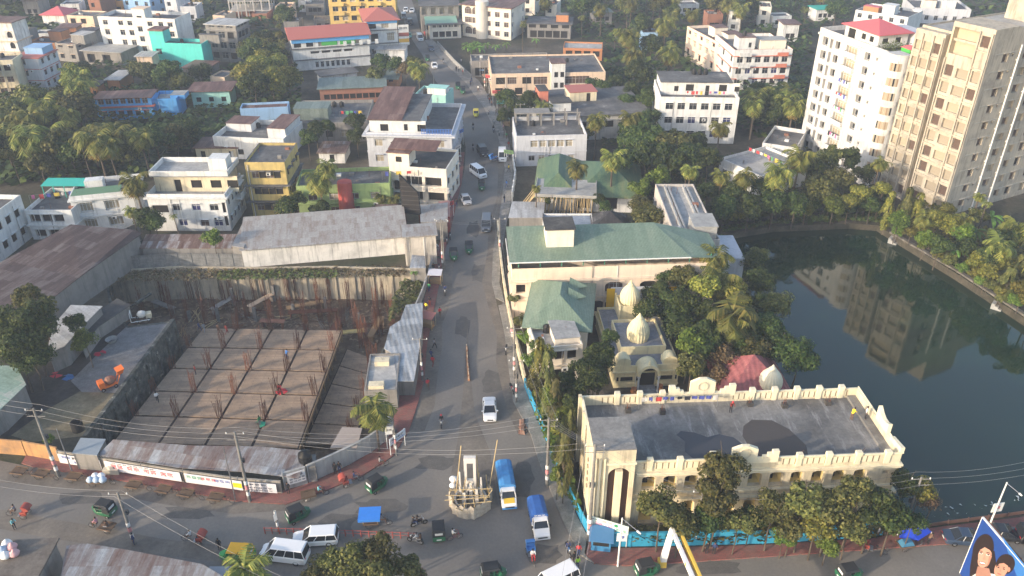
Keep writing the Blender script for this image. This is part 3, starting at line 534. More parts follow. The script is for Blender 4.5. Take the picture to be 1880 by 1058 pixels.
# school and white complex left
q=bld('school','white three-storey school with an open upper gallery and navy windows','school',(268,357),(412,357),(448,286),(292,424),white,rooft,1.0,{'F':[W(1,2.8,1.5,3.6,1,3,'d',xs=[.04]),W(3,1.5,1.3,4.0,1,3,'gb',xs=[.3,.55,.78],sh=.3),W(1,1.5,1.3,1,1,3,'b',xs=[.34],sh=.3),W(2,1.5,1.3,.9,1,3,'rb',xs=[.62,.8],sh=.3),W(1,.6,2,1,3,2.6,'d',xs=[.94])],'R':[W(4,1.2,1.4,1.2,2,3.2,'g',sh=.4)]},bands=[(6.4,.2,.5)],Cz=10.6)
zt=q.fl; u_=MB(); y0=q.d*.36
sub(q,'upper_storey',-q.w/2+.4,q.w/2-.4,y0,q.d-.3,zt,3.0,cream,rooft,.2,.5,ops=[('F',3.5,zt,4.7,zt+2.3),('F',6.5,zt+.7,8.4,zt+2.2),('F',10,zt+.7,11.9,zt+2.2),('F',13,zt+.7,14.9,zt+2.2)])
b=MB(); zz=zt+3.2
for (x0,x1,ya,yb) in ((-q.w/2-.1,q.w/2+.1,y0-.5,y0-.35),(-q.w/2-.1,q.w/2+.1,q.d,q.d+.15),(-q.w/2-.1,-q.w/2+.05,y0-.35,q.d),(q.w/2-.05,q.w/2+.1,y0-.35,q.d)): b.box(x0,x1,ya,yb,zz,zz+.9)
b.box(q.w/2-3.6,q.w/2-.4,y0+1,y0+4,zz,zz+2.6); b.obj('roof_parapet',white,q.root)
b=MB(); b.box(-q.w/2,q.w/2,.25,.3,zt,zt+.9); b.obj('gallery_rail',flat('rail_rose',(.35,.2,.2)),q.root)
b=MB(); b.box(q.w/2+.003,q.w/2+1.4,q.d*.45,q.d*.75,4.2,4.4); 
for k in range(8): yy=q.d*.45+k*q.d*.3/8; b.box(q.w/2+1.3,q.w/2+1.38,yy,yy+.1,4.4,5.3)
b.box(q.w/2+1.28,q.w/2+1.4,q.d*.45,q.d*.75,5.3,5.4); b.box(q.w/2+.003,q.w/2+1.4,q.d*.45,q.d*.75,6.8,6.95); b.obj('balcony',white,q.root)
q=bld('building','white building with framed balconies and a stepped parapet beside the teal canopy','building',(126,362),(248,350),(240,320),(140,430),white,roofc,.9,{'F':[W(4,2.4,1.9,4.0,1,3,'cg',mg=1.0,dep=.8),W(4,2.4,1.9,.8,1,3,'cg',mg=1.0,dep=.8)],'R':[W(2,1.2,1.3,3.9,1,3,'d')]},bands=[(3.1,.25,.35),(6.3,.25,.35)])
b=MB(); b.box(-q.w/2+2,-q.w/2+5,4,6,q.fl,q.fl+1.9); b.box(-q.w/2+.4,-q.w/2+8,.3,3,q.fl,q.fl+.9); b.obj('roof_step',white,q.root); b=MB(); b.box(-q.w/2+.3,-q.w/2+8.3,.2,3.2,q.fl+.9,q.fl+1.0); b.obj('green_roof',flat('moss_green',(.12,.22,.13)),q.root)
q=bld('building','low white wing with a laundry terrace under a long teal canopy','building',(44,386),(130,386),(128,345),(50,440),white,roofc,.7,{'F':[W(6,1.8,1.8,3.4,1,3,'dg',mg=.6,dep=.5),W(5,1.8,1.5,.5,1,3,'d',mg=.8,dep=.4)]},bands=[(2.7,.2,.3)])
b=MB(); b.hexa([(-q.w/2,q.d-3,q.fl+2.3),(q.w/2,q.d-3,q.fl+2.3),(q.w/2,q.d,q.fl+2.6),(-q.w/2,q.d,q.fl+2.6),(-q.w/2,q.d-3,q.fl+2.36),(q.w/2,q.d-3,q.fl+2.36),(q.w/2,q.d,q.fl+2.66),(-q.w/2,q.d,q.fl+2.66)])
for k in range(5): x=-q.w/2+.2+(q.w-.4)*k/4; b.box(x-.05,x+.05,q.d-2.9,q.d-2.8,q.fl,q.fl+2.3)
b.obj('canopy',flat('teal_sheet',(.04,.4,.33)),q.root)
laundry(q.mid-q.u*5+q.n*4,q.mid+q.u*2+q.n*6,q.fl,'white laundry hanging over the terrace below the teal canopy',6,21)
q=bld('building','white three-storey building with square dark windows cut by the left edge','building',(-60,427),(37,358),(8,333),8.0,white,roofc,.8,{'F':[W(5,1.4,1.5,1.4,2,3.4,'d',mg=1.5)]},d=11)
# -- tin sheds left
def tinshed(name,label,pts,z,mat,wallh=None,wall=rawc,zs=None,cat='shed',kind=None,corr=0,group=None):
    """roof sheet through pixel corners; zs gives each corner's height"""
    zs=zs or [z]*len(pts); P=[G(x,y,zz) for (x,y),zz in zip(pts,zs)]; c=sum(P,Vector())/len(P); e=P[1]-P[0]; ang=math.atan2(e.y,e.x)
    root=empty(name,(c.x,c.y,0),ang,label,cat,group); Mi=Matrix.Rotation(-ang,3,'Z'); L=[Mi@(p-Vector((c.x,c.y,0))) for p in P]
    b=MB(); tri=tessellate_polygon([[Vector((p.x,p.y,0)) for p in L]])
    for f in tri:
        Q=[L[i] for i in f]
        if (Q[1]-Q[0]).cross(Q[2]-Q[0]).z<0: Q=Q[::-1]
        b.poly(Q); b.poly([(p.x,p.y,p.z-.08) for p in Q[::-1]])
    for k in range(len(L)):
        a=L[k]; d=L[(k+1)%len(L)]; b.poly([(a.x,a.y,a.z-.08),(d.x,d.y,d.z-.08),d,a]); b.poly([(a.x,a.y,a.z-.08),(d.x,d.y,d.z-.08),d,a][::-1])
    b.obj('roof',mat,root,weld=True)
    if wall:
        w=MB(); ctr=sum(L,Vector())/len(L)
        for k in range(len(L)):
            a=L[k]+(ctr-L[k])*.05; d=L[(k+1)%len(L)]+(ctr-L[(k+1)%len(L)])*.05; w.poly([(a.x,a.y,0),(d.x,d.y,0),(d.x,d.y,d.z-.1),(a.x,a.y,a.z-.1)])
        w.obj('wall',wall,root)
    FOOT.append([Vector((p.x,p.y,0)) for p in P]); q=Bd(); q.root=root; q.label=label; q.mid=Vector((c.x,c.y,0)); q.w=10; q.d=5; q.H=z; BL[name+'|'+label]=q; return root
darktin=tinm('dark_brown_tin',(.06,.035,.03),(.095,.06,.052),(.19,.16,.15),1.0,2.2)
rt=tinshed('market_hall','huge dark brown tin roofed hall with scattered pale patched sheets','market hall' and [(-60,470),(0,482),(130,412),(246,422),(262,428),(150,506),(100,545),(-60,620)],5.2,darktin,cat='market hall',zs=[4.6,4.8,6.2,5.6,5.0,4.6,4.5,4.0])
tinshed('long_shed','long rusty tin roofed row shed in front of the white school',[(256,456),(436,456),(444,430),(268,430)],3.2,rusttin,zs=[2.9,2.9,3.7,3.7])
tinshed('shed','grey tin roofed shed beside the warehouse and the school corner',[(425,452),(447,455),(468,412),(446,408)],3.8,greytin)
# warehouse
q=bld('warehouse','long stained white warehouse with a rusty corrugated roof beside the pit','warehouse',(443,459),(746,434),(742,392),(450,492),wallm('white_mouldy',(.74,.71,.66),.6,.8),roofc,0,over=-1,foot=True)
# ridge/slope roof
shed(q,-q.w/2-.3,q.w/2+.3,-.5,q.d+.2,q.H+.15,q.H+1.6,greytin)
b=MB(); b.poly([(-q.w/2,0,q.H),(-q.w/2,q.d,q.H+1.5),(-q.w/2,q.d,q.H)][::-1]); b.poly([(q.w/2,0,q.H),(q.w/2,q.d,q.H+1.5),(q.w/2,q.d,q.H)][::1]); b.obj('gable',white2,q.root)
q=bld('shed','stained end shed with a streaked wall and rusty roof next to the black hoarding','shed',(742,436),(800,432),(800,412),(744,490),wallm('white_streaked',(.6,.55,.48),.8,1),greytin,0,over=.3)
tinshed('shed','grey weathered tin roof behind the black hoarding',[(772,408),(822,408),(822,372),(770,376)],3.6,greytin)
tinshed('shop','little shop with a rose tin roof at the left kerb',[(805,398),(826,398),(826,368),(805,370)],3.4,flat('rose_tin',(.4,.2,.17)),wall=redp,cat='shop')
tinshed('shed','blue-grey tin lean-to behind the warehouse',[(622,402),(655,402),(650,385),(620,386)],3.4,flat('bluegrey_tin',(.35,.4,.45)))
tinshed('shed','pale tin roof with a green front band behind the warehouse',[(653,400),(690,394),(690,380),(655,388)],3.4,whitetin,wall=flat('dark_green_wall',(.03,.2,.12)))
tinshed('shed','small hut with striped rust and grey sheets behind the warehouse',[(689,391),(728,391),(731,375),(690,375)],4.2,rusttin,wall=cw)
# black hoarding
z=HT((742,338),(745,430)); a=G(745,420,0); 
def hoard():
    A=G(741,340,10.5); Bq=G(771,372,9.3); w=4.5; rt=empty('hoarding',(a.x+1.5,a.y-1,0),R(-8),'tall black slatted back of a hoarding above the warehouse roof','hoarding')
    b=MB(); b.hexa([(-1.7,-.25,3.6),(1.6,-.25,3.4),(1.6,.25,3.4),(-1.7,.25,3.6),(-1.9,-.25,11.0),(1.3,-.25,7.6),(1.3,.25,7.6),(-1.9,.25,11.0)]); b.obj('board',flat('hoarding_black',(.022,.02,.02),.8),rt)
    c=MB()
    for k in range(1,9): z=3.6+k*.85; x1=1.5 if z<7.4 else 1.3-(z-7.4)*.95; c.box(-1.8,x1,-.33,-.253,z,z+.08)
    c.obj('batten',flat('hoarding_grey',(.07,.06,.055)),rt)
    for x in (-1.3,1.3): d=MB(); d.bar((x,0,0),(x,0,3.6),.15,n=6); d.obj('post',rust,rt)
hoard()
# ---- road side stalls on the left kerb
tinshed('stall_row','ragged plastic and tin roofs of a row of kerbside stalls above the pit',[(745,560),(776,556),(776,600),(770,640),(760,700),(728,700),(722,650),(705,640),(716,600),(735,588)],2.8,tinm('patched_plastic',(.2,.2,.2),(.36,.38,.4),(.6,.6,.6),1.1,1.6,wave=3),cat='stall row',zs=[2.8]*10)
q=bld('shop_block','low concrete shop block with pale square hatches on its flat roof','shop block',(668,718),(728,716),(738,648),3.0,rawc,rooft,.25); 
for x,y in ((-1.2,q.d*.68),(-1.5,.3)): b=MB(); b.box(x,x+1.9,y,y+1.1,q.fl,q.fl+.7); b.obj('roof_hatch',cream,q.root)
tinshed('stall','ragged grey plastic covered stall at the pit corner by the road',[(752,492),(782,492),(780,470),(756,468)],2.8,MC['patched_plastic'],cat='stall')
# ---- right far side
q=bld('building','grey building with bamboo-propped floor and pale green tin porch at the top','building',(772,12),(842,10),(842,-12),(780,62),rawc,roofc,0,{'F':[W(8,1.6,2,6.2,1,3,'o',mg=.4,dep=.8),W(5,1.8,1.8,1,1,3,'dr')]},over=.6)
shed(q,-q.w/2+1,q.w/2-1,-8,-.05,4.6,5.6,flat('pale_green_tin',(.24,.42,.34)),'porch_roof'); b=MB()
for k in range(6): x=-q.w/2+1.2+(q.w-2.4)*k/5; b.box(x-.1,x+.1,-7.8,-7.6,0,4.5)
b.obj('porch_column',cw,q.root)
q=bld('house','two-storey pale pink house with maroon windows beside the road','house',(788,46),(846,44),(844,38),(794,72),cw,roofc,0,{'F':[W(5,1.4,1.5,3.6,1,3,'r',mg=.8),W(4,1.8,1.8,.5,1,3,'d')]},over=.9)
q=bld('apartment_building','ivory four-storey building with tall arches and red shutters at top centre','apartment block',(848,8),(884,12),(893,-4),(853,66),cw,browntin,0,{'F':[W(2,2.6,2.3,1,1,3.4,'r',arch=.8),W(2,2.6,1.8,4.6,1,3,'r'),W(2,2.6,2.3,7.4,1,3.4,'r',arch=.8)]},over=.8)
q=bld('apartment_building','ivory block with round stair drum and red balconies beside the arches','apartment block',(888,12),(938,16),(944,0),(895,70),cw,browntin,0,{'F':[W(3,1.6,1.6,1,3,3,'rrg',mg=.8)],'R':[W(2,1.4,1.5,1,3,3,'b')]},over=.8)
b=MB(); b.lathe([(2.2,0),(2.2,q.H+1.6),(0,q.H+1.8)],c=(-q.w/2-.8,.4,0),n=20); b.obj('stair_drum',cw,q.root)
q=bld('house','low grey-roofed house hidden among betel palms with red cloths','house',(968,44),(1048,46),(1046,33),(972,70),rawc,roofc,0,{'F':[W(4,2.4,1.8,3.4,1,3,'d',mg=.5),W(5,2.2,2.2,.3,1,3,'d')]},over=.5); sub(q,None,q.w/2-5,q.w/2-1,3,6,q.fl+.2,2.2,orange,roofc)
q=bld('building','brick building with unplastered upper floor and pale roof behind the peach block','building',(1034,88),(1106,90),(1104,78),(1036,110),orange,rooft,.4,{'F':[W(4,2,1.6,1.2,1,3,'d',mg=.8)]})
q=bld('building','long low grey roofed market block with bare brick patches along the right kerb','building',(866,112),(1010,108),(1004,96),(876,142),rawc,roofc,.4,{'F':[W(2,2,2.2,.4,1,3,'d',xs=[.04,.14])],'L':[W(3,2,2,.6,1,3,'d')]})
q=bld('building','peach two-storey building with brown glazed verandas and white stair tower','building',(902,136),(1112,132),(1112,98),(918,176),peach,roofc,.4,{'F':[W(3,2.4,1.8,3.0,1,3,'dr',xs=[.04,.14,.27]),W(3,3.6,2,2.8,1,3,'r',xs=[.37,.62,.74]),W(6,2,1.8,.2,1,3,'d',mg=1)],'L':[W(6,1.6,1.6,.8,1,3,'rg')]})
sub(q,None,q.w*.02,q.w*.14,-.8,4,.001,q.H+2.6,white,browntin,.15,.2,ops=[('F',.8,2,1.8,3.4),('F',2.4,2,3.4,3.4),('F',.8,4.8,1.8,6.2),('F',2.4,4.8,3.4,6.2)])
q=bld('building','long grey-roofed single block with three white roof rooms behind palms','building',(1000,216),(1188,206),(1176,160),(1006,262),wallm('grey_white',(.5,.48,.44),.8,.8),roofc,0,{'F':[W(7,2,1.6,2.8,1,3,'dc',mg=1.4)]},over=.8)
sub(q,'roof_room',-q.w*.4,-q.w*.22,3,6.5,q.H+.2,2,white,roofd,.15,.3); sub(q,'roof_room',-q.w*.17,q.w*.1,q.d*.5,q.d*.8,q.H+.2,2.2,cream,redroof,.1,.2,ops=[('F',4,q.H+.2,5,q.H+2.1)]); sub(q,'roof_room',-q.w*.47,-q.w*.38,q.d*.55,q.d*.8,q.H+.2,2.6,coral,roofd)
q=bld('apartment_building','white three-storey house with grey shutters and an open roof pergola','apartment block',(948,250),(1078,247),(1076,212),(951,306),lilac,roofc,.9,{'F':[W(5,1.5,1.5,4.2,1,3,'c',mg=3),W(5,1.3,1.2,1.2,1,3,'gcr',mg=2.6)]},bands=[(3.1,.1,.1)])
b=MB(); 
for k in range(6): x=-q.w/2+.5+(q.w-1)*k/5; b.box(x-.15,x+.15,q.d-3.6,q.d-3.3,q.fl,q.fl+2.7); b.box(x-.15,x+.15,q.d-.6,q.d-.3,q.fl,q.fl+2.7)
b.box(-q.w/2+.3,-q.w/2+8,q.d-3.7,q.d-.2,q.fl+2.7,q.fl+2.9); b.box(-q.w/2+8,q.w/2-.2,q.d-3.6,q.d-3.35,q.fl+2.7,q.fl+2.9); b.obj('pergola',rawc,q.root)
q=bld('apartment_building','white four-storey apartment block with navy windows and a crowded roof','apartment block',(1213,178),(1358,180),(1350,148),(1209,262),white,roofc,.9,{'F':[W(6,1.7,1.5,1.4,3,3.2,'gbg',mg=1.3)],'L':[W(2,1.2,1.4,1.4,3,3.2,'d')]},shade=.25)
sub(q,'upper_storey',-q.w/2+.5,q.w/2-1,q.d*.35,q.d-.3,q.fl,2.8,white,roofc,.15,.2,ops=[('F',3,q.fl+.8,4,q.fl+2),('F',5.6,q.fl+.9,7.4,q.fl+2.4),('F',10,q.fl,10.9,q.fl+2.2),('F',13,q.fl+.9,14.8,q.fl+2.4),('F',16.5,q.fl+.8,17.6,q.fl+2)])
for k in range(3): tank(q,0+k*1.3,q.d-2.5,q.fl+3,label=['left black water tank of three on the four-storey white block','middle black water tank of three on the four-storey white block','right black water tank of three on the four-storey white block'][k])
laundry(q.mid-q.u*3+q.n*2,q.mid+q.u*6+q.n*2,q.fl,'bright washing on the terrace of the four-storey white block',9,31)
q=bld('apartment_building','salmon pink apartment wing with plain side wall beyond the palms','apartment block',(1262,48),(1342,90),(1430,96),9.3,pink,roofc,.8,{'F':[W(7,1.5,1.7,1.4,3,3.0,'dc',mg=1.4)]},trim=coral,d=9)
sub(q,None,2,6,3,7,q.fl,2.6,cw,browntin); sub(q,None,-6,-2,3,7,q.fl,2.6,cw,browntin)
q=bld('apartment_building','white and coral four-storey apartments with stacked balconies and roof plants','apartment block',(1349,92),(1456,90),(1450,60),(1343,165),white,roofc,.8,{'F':[W(6,1.6,1.6,1.2,4,3.0,'gdb',mg=1)],'L':[W(3,1.6,1.6,1.2,4,3,'d')]},trim=coral,bands=[(2.85,.2,.12),(5.85,.2,.12),(8.85,.2,.12)])
sub(q,None,-6,-1.5,3,7,q.fl,3.2,white,browntin,ops=[('F',2.8,q.fl+.6,3.6,q.fl+1.9)]); sub(q,'roof_room',0,7,3,7,q.fl,2.4,cw,rooft)
for x in (-q.w/2+1.4,q.w/2-4.4):
    for f in range(3):
        b=MB(); z=f*3+3.05; b.box(x,x+3,-1.1,-.13,z,z+.12); b.box(x,x+3,-1.1,-1.0,z+.12,z+1); b.obj('balcony',coral if x>0 else white,q.root)
tank(q,-4,5,q.fl+3.3)
q=bld('house','white flat-roofed house with a rusty roof hut at the top right','house',(1571,18),(1668,32),(1672,16),(1574,54),white,roofc,.8,{'F':[W(5,1.4,1.5,1.2,2,3,'g')]}); sub(q,None,-1,3,3,7,q.fl,3,white,white); sub(q,'roof_room',-7,-2,2,5,q.fl,2,orange,pinkroof)
q=bld('house','white two-tier house with roof terrace at the far top right','house',(1679,14),(1784,18),(1780,0),(1682,42),lilac,roofc,.8,{'F':[W(6,1.3,1.5,1.2,2,3,'g')]}); sub(q,None,0,4.5,2,6,q.fl,3,white,white); sub(q,None,-6,-2,2,6,q.fl,3,cw,roofc)
q=bld('house','white house with stepped flat roof under the palms left of the white tower','house',(1400,262),(1462,272),(1485,240),(1398,300),white2,roofc,.8,{'F':[W(3,1.3,1.4,1.2,2,3,'g')]})
q=bld('house','low house with laundry spread on a flat grey roof above the pond trees','house',(1322,290),(1398,324),(1424,300),4.8,white,rooft,.5,{'F':[W(3,1.3,1.3,1.6,1,3,'g')]},d=13)
laundry(q.mid-q.u*5+q.n*7,q.mid+q.u*4+q.n*7,q.fl,'colourful clothes line across the flat roof near the pond palms',9,44)
# ---------------------------------------------------------------- the two towers
DZ=2.8; twh=wallm('tower_white',(.6,.59,.57),.5,.6)
q=bld('apartment_tower','tall white nine-storey apartment tower with a rose hip roof and curved corner','apartment tower',(1507,50),(1652,102),(1722,92),26.4,twh,roofc,.9,{
 'F':[W(1,1.7,1.7,.8,9,DZ,'gdd',xs=[.06]),W(1,.8,2.1,.6,9,DZ,'d',xs=[.165],dep=.5),W(1,1.4,1.5,1.0,9,DZ,'dgd',xs=[.235]),W(1,3.4,1.9,.8,9,DZ,'cdd',xs=[.38],dep=.7,part='balcony_opening'),W(1,1.5,1.5,1.0,9,DZ,'gdd',xs=[.62]),W(1,.5,.5,1.6,9,DZ,'d',xs=[.755])],
 'R':[W(1,2.2,1.5,1.0,9,DZ,'d',xs=[.28]),W(1,2.0,1.5,1.0,9,DZ,'r',xs=[.62]) ]},dep=.3,bands=[(25.0,.4,.22)],d=13)
TW=q
b=MB(); rr=2.0; cx=q.w/2-rr+.7; cy=rr-.7
b.lathe([(rr,0),(rr,q.H+.02)],c=(cx,cy,0),n=10,a0=-PI/2,a1=0); b.poly([(cx+rr,cy,0),(cx+rr,cy+1.2,0),(cx+rr,cy+1.2,q.H),(cx+rr,cy,q.H)]); b.poly([(cx-1.6,cy-rr,0),(cx,cy-rr,0),(cx,cy-rr,q.H),(cx-1.6,cy-rr,q.H)]); b.poly([(cx-1.6,cy-rr,q.H)]+[(cx+rr*math.sin(PI/2*k/10),cy-rr*math.cos(PI/2*k/10),q.H+.02) for k in range(11)]+[(cx+rr,cy+1.2,q.H),(cx-1.6,cy+1.2,q.H)])
b.poly([(cx-1.6,0,0),(cx-1.6,cy-rr,0),(cx-1.6,cy-rr,q.H),(cx-1.6,0,q.H)]); b.poly([(cx+rr,cy+1.2,0),(q.w/2,cy+1.2,0),(q.w/2,cy+1.2,q.H),(cx+rr,cy+1.2,q.H)]); bayo=b.obj('corner_bay',twh,q.root)
for f in range(9):
    z=1.0+DZ*f; g=MB(); r2=rr+.03
    for k in range(7): t0=-PI/2+.08+k*.16; t1=t0+.15; g.poly([(cx+r2*math.cos(t0),cy+r2*math.sin(t0),z),(cx+r2*math.cos(t1),cy+r2*math.sin(t1),z),(cx+r2*math.cos(t1),cy+r2*math.sin(t1),z+1.5),(cx+r2*math.cos(t0),cy+r2*math.sin(t0),z+1.5)],[0,0,1,0,2,0,1][(k+f)%7])
    g.obj('curved_window',[curt,flat('curtain_tan',(.28,.2,.13)),glass],bayo)
    g=MB(); r3=rr+.14; g.lathe([(r2-.02,z-.9),(r3,z-.9),(r3,z-.12),(r2-.02,z-.12)],c=(cx,cy,0),n=8,a0=-PI/2,a1=-.1); g.obj('balcony_front',twh,bayo)
for f in range(9):
    z=DZ*f+.75; x=q.w*(.38)-q.w/2; b=MB(); b.box(x-.1,x+3.5,-.65,-.003,z-.25,z-.1); b.box(x-.1,x+3.5,-.65,-.55,z-.1,z+.7); b.box(x-.1,x,-.55,-.003,z-.1,z+.7); b.box(x+3.4,x+3.5,-.55,-.003,z-.1,z+.7); b.obj('balcony',white,q.root)
    c=MB(); rq=random.Random(f)
    for k in range(4): u=x+.2+k*.8+rq.uniform(0,.2); c.box(u,u+rq.uniform(.3,.6),-.685,-.66,z+rq.uniform(-.1,.3),z+.8,0 if k%2 else 1)
    if f in (2,5,6,4): c.obj('garment',[lm[(f*3)%7],lm[(f+2)%7]],q.root)
zt=q.fl
sub(q,'penthouse',-q.w*.26,q.w*.16,1.6,8.5,zt,2.5,white,pinkroof,.1,.3,ops=[('F',1.0,zt+.1,3.2,zt+2.2),('F',5,zt+.9,6.3,zt+2.0),('F',7.4,zt+.9,8.6,zt+2.0),('R',1,zt+.9,2.4,zt+1.9),('R',4.0,zt+.9,5.4,zt+1.9)]); hip(q,-q.w*.26,q.w*.16,1.6,8.5,zt+2.75,1.8,.7,pinkroof,'y','hip_roof')
b=MB(); b.box(-q.w*.1,q.w*.46,9.4,12.7,zt,zt+2.6); b.obj('roof_block',lilac,q.root)
b=MB(); b.box(q.w*.34,q.w*.44,3.5,5.3,zt,zt+1.3); b.obj('green_tent',flat('green_cloth',(.07,.4,.08)),q.root); b=MB(); b.hexa([(q.w*.33,3.3,zt+1.3),(q.w*.45,3.3,zt+1.3),(q.w*.45,5.5,zt+1.3),(q.w*.33,5.5,zt+1.3),(q.w*.37,4.2,zt+1.8),(q.w*.41,4.2,zt+1.8),(q.w*.41,4.6,zt+1.8),(q.w*.37,4.6,zt+1.8)]); b.obj('tent_roof',pinkroof,q.root)
rq=random.Random(3); b=MB()
for k in range(500): c=Vector((q.w*rq.uniform(.18,.33),rq.uniform(1.5,6),zt+rq.uniform(0,1.6))); a_=rq.uniform(0,6.28); s_=.22; d1=Vector((math.cos(a_),math.sin(a_),rq.uniform(-.5,.5)))*s_; d2=Vector((-math.sin(a_),math.cos(a_),rq.uniform(-.5,.8)))*s_; b.poly([c-d1,c+d2,c+d1])
b.obj('roof_plants',flat('roof_plant_green',(.1,.13,.04)),q.root)
# tan unfinished tower
q=bld('unfinished_tower','tall unfinished tan concrete tower with rows of empty window openings and two white pipes','unfinished tower',(1620,345),(1738,397),(1990,380),32.0,tanw,rooft,.3,{
 'R':[W(1,1.5,1.5,1.3,10,3.0,'rdc',xs=[.10]),W(1,.4,.4,2.2,10,3.0,'d',xs=[.2]),W(1,1.7,1.5,1.3,10,3.0,'cr',xs=[.33]),W(1,1.5,1.5,1.3,10,3.0,'rc',xs=[.52]),W(1,1.6,1.8,1.0,10,3.0,'dr',xs=[.66]),W(1,1.6,1.8,1.0,10,3.0,'od',xs=[.84])]},dep=.45,near=False,gz=0,d=24)
TN=q; w=q.w
o1=[];o2=[]
for f in range(10):
    z=1.0+3*f; o1+=[(.35,z,1.45,z+1.7,'oc'[f%2]),(2.1,z,3.7,z+1.7,'cco'[f%3]),(4.25,z,5.55,z+1.8,'roo'[f%3])]
    if f<9: o2+=[(.5,z,2.0,z+1.9,'ror'[f%3]),(2.7,z,4.9,z+1.7,'coo'[f%3])]
for f in range(11):
    z=1.0+3*f; o2+=[(5.5,z,7.0,z+1.9,'oro'[f%3])]
x1=-w/2; wb_=6.1; x2=-w/2+w*.47; ww2=w/2-x2
o2=[(a_*ww2/7.6,b_,c_*ww2/7.6,d_,e_) for a_,b_,c_,d_,e_ in o2]
bay(q,x1-.02,x1+wb_,-1.4,0,31.6,o1,tanw,.45,'left_wing'); 
# right wing: lower nine storeys closed, the top two open as a loggia
bay(q,x2,w/2+.02,-1.4,0,28.0,[o for o in o2 if o[3]<28],tanw,.45,'right_wing')
xl=x2+ww2*.66; bay(q,xl,w/2+.02,-1.4,28.002,34.2,[(o[0]-ww2*.66,o[1],o[2]-ww2*.66,o[3],o[4]) for o in o2 if o[1]>28 and o[0]>ww2*.6],tanw,.45,'corner_pier')
lo=wallm('loggia_ochre',(.46,.39,.28),.3,.2)
b=MB(); b.box(x2,x2+.35,-1.4,-.01,28.002,33.3); b.box(x2+.35,xl,-.12,-.01,28.002,33.3); b.obj('loggia_wall',lo,q.root)
b=MB(); b.box(x2,xl-.003,-1.45,5,33.302,34.2); b.box(x2+.352,xl-.003,-1.38,-1.1,28.002,28.8); b.box(x2+.352,xl-.003,-.9,-.5,30.9,31.3); b.obj('loggia_beam',tanw,q.root)
b=MB(); b.box(x2,w/2,5.002,q.d,31.9,34.0); b.box(xl,w/2,-.002,5.001,32.002,34.2); b.obj('upper_block',tanw,q.root); b=MB(); b.box(x2+.3,w/2-.3,5.3,q.d-.3,34.002,34.05); b.obj('upper_roof',rooft,q.root)
b=MB(); b.box(w*.1,w/2-.5,9,19,34.06,39.5); b.obj('lift_house',tanw,q.root)
for f in range(11):
    b=MB(); z=f*3.0
    if f<10: b.box(x1+.1,x1+wb_-.1,-1.66,-1.403,z+.25,z+.5)
    b.box(x2+.1,w/2-.1,-1.66,-1.403,z+.25,z+.5) if f<9 else b.box(xl+.1,w/2-.1,-1.66,-1.403,z+.25,z+.5)
    if f<10: b.box(x1+2.0,x1+3.8,-1.56,-1.403,z+.5,z+.85)
    if f<9: b.box(x2+ww2*.34,x2+ww2*.66,-1.56,-1.403,z+.5,z+.85)
    b.obj('ledge',tanw,q.root)
b=MB()
for x,h in ((x1+1.7,31),(x1+3.95,31),(x1+wb_-.3,31),(x2+.05,28),(x2+ww2*.67,33.5),(w/2-.3,33.5)): b.box(x,x+.22,-1.75,-1.403,0,h)
b.obj('pilaster',tanw,q.root)
for nm,u in (('drain_pipe',.27),('drain_pipe',.46)):
    b=MB(); y=q.d*u; b.bar((w/2+.25,y,0),(w/2+.25,y,q.H-1),.14,n=8)
    for k in range(10): b.box(w/2+.003,w/2+.3,y-.2,y+.2,k*3.1+.4,k*3.1+.55)
    b.obj(nm,framew,q.root)
b=MB()
for k in range(10): b.box(w/2+.003,w/2+.06,0,q.d,k*3+2.85,k*3+3.0)
b.obj('floor_line',tang,q.root)
# ---------------------------------------------------------------- green hipped hall, slab house, pale long roof
q=bld('hall','single-storey hall under a big worn green hipped tin roof among palms','hall',(985,356),(1178,362),(1172,300),(985,385),white,roofc,0,{'F':[W(4,3.2,2.4,.6,1,3,'d',mg=12)]},over=-1)
wg=tinm('worn_green_tin',(.07,.14,.09),(.13,.2,.11),(.25,.26,.13),1.0,30,wave=9)
hip(q,-q.w/2,-q.w*.1,-1,q.d,q.H,3.2,.6,wg,'y','west_roof'); hip(q,-q.w*.12,q.w/2,0,q.d,q.H,3.4,.6,wg,'x','roof')
q=bld('unfinished_building','new concrete roof slab held up by a thicket of bamboo props beside the road','unfinished building',(983,358),(1094,362),(1086,331),4.6,rawc,rooft,0,None,over=-1)
# replace: open storey with props
bpy.data.objects.remove(q.wall)
b=MB(); b.box(-q.w/2,q.w/2,0,q.d,4.35,4.6); b.box(-q.w/2,q.w/2,-.12,0-.003,4.3,4.85); b.box(-q.w/2-.12,-q.w/2-.003,-.12,q.d,4.3,4.85); b.box(q.w/2+.003,q.w/2+.12,-.12,q.d,4.3,4.85); b.obj('roof_slab',rooft,q.root)
for i in range(4):
    for y in (.6,q.d-.8): b=MB(); x=-q.w/2+.5+(q.w-1.2)*i/3; b.box(x,x+.3,y,y+.3,0,4.348); b.obj('column',rawc,q.root)
b=MB(); b.box(-q.w/2+.9,q.w/2-.9,q.d*.6,q.d*.6+.15,0,4.347); b.obj('brick_wall',brickw,q.root)
rr_=random.Random(4)
for k in range(44): b=MB(); x=-q.w/2+.3+(q.w-.6)*k/43; y=rr_.choice([.15,.5,1.2,2.5]); b.bar((x+rr_.uniform(-.7,.4),y-rr_.uniform(0,.6),0),(x,y,4.34),.06,n=5); b.obj('bamboo_prop',bamboo,q.root)
for k in range(8): b=MB(); y=.3+k*.7; b.bar((-q.w/2-2.6-rr_.uniform(0,1),y,0),(-q.w/2+.1,y+.2,4.5),.06,n=5); b.obj('bamboo_prop',bamboo,q.root)
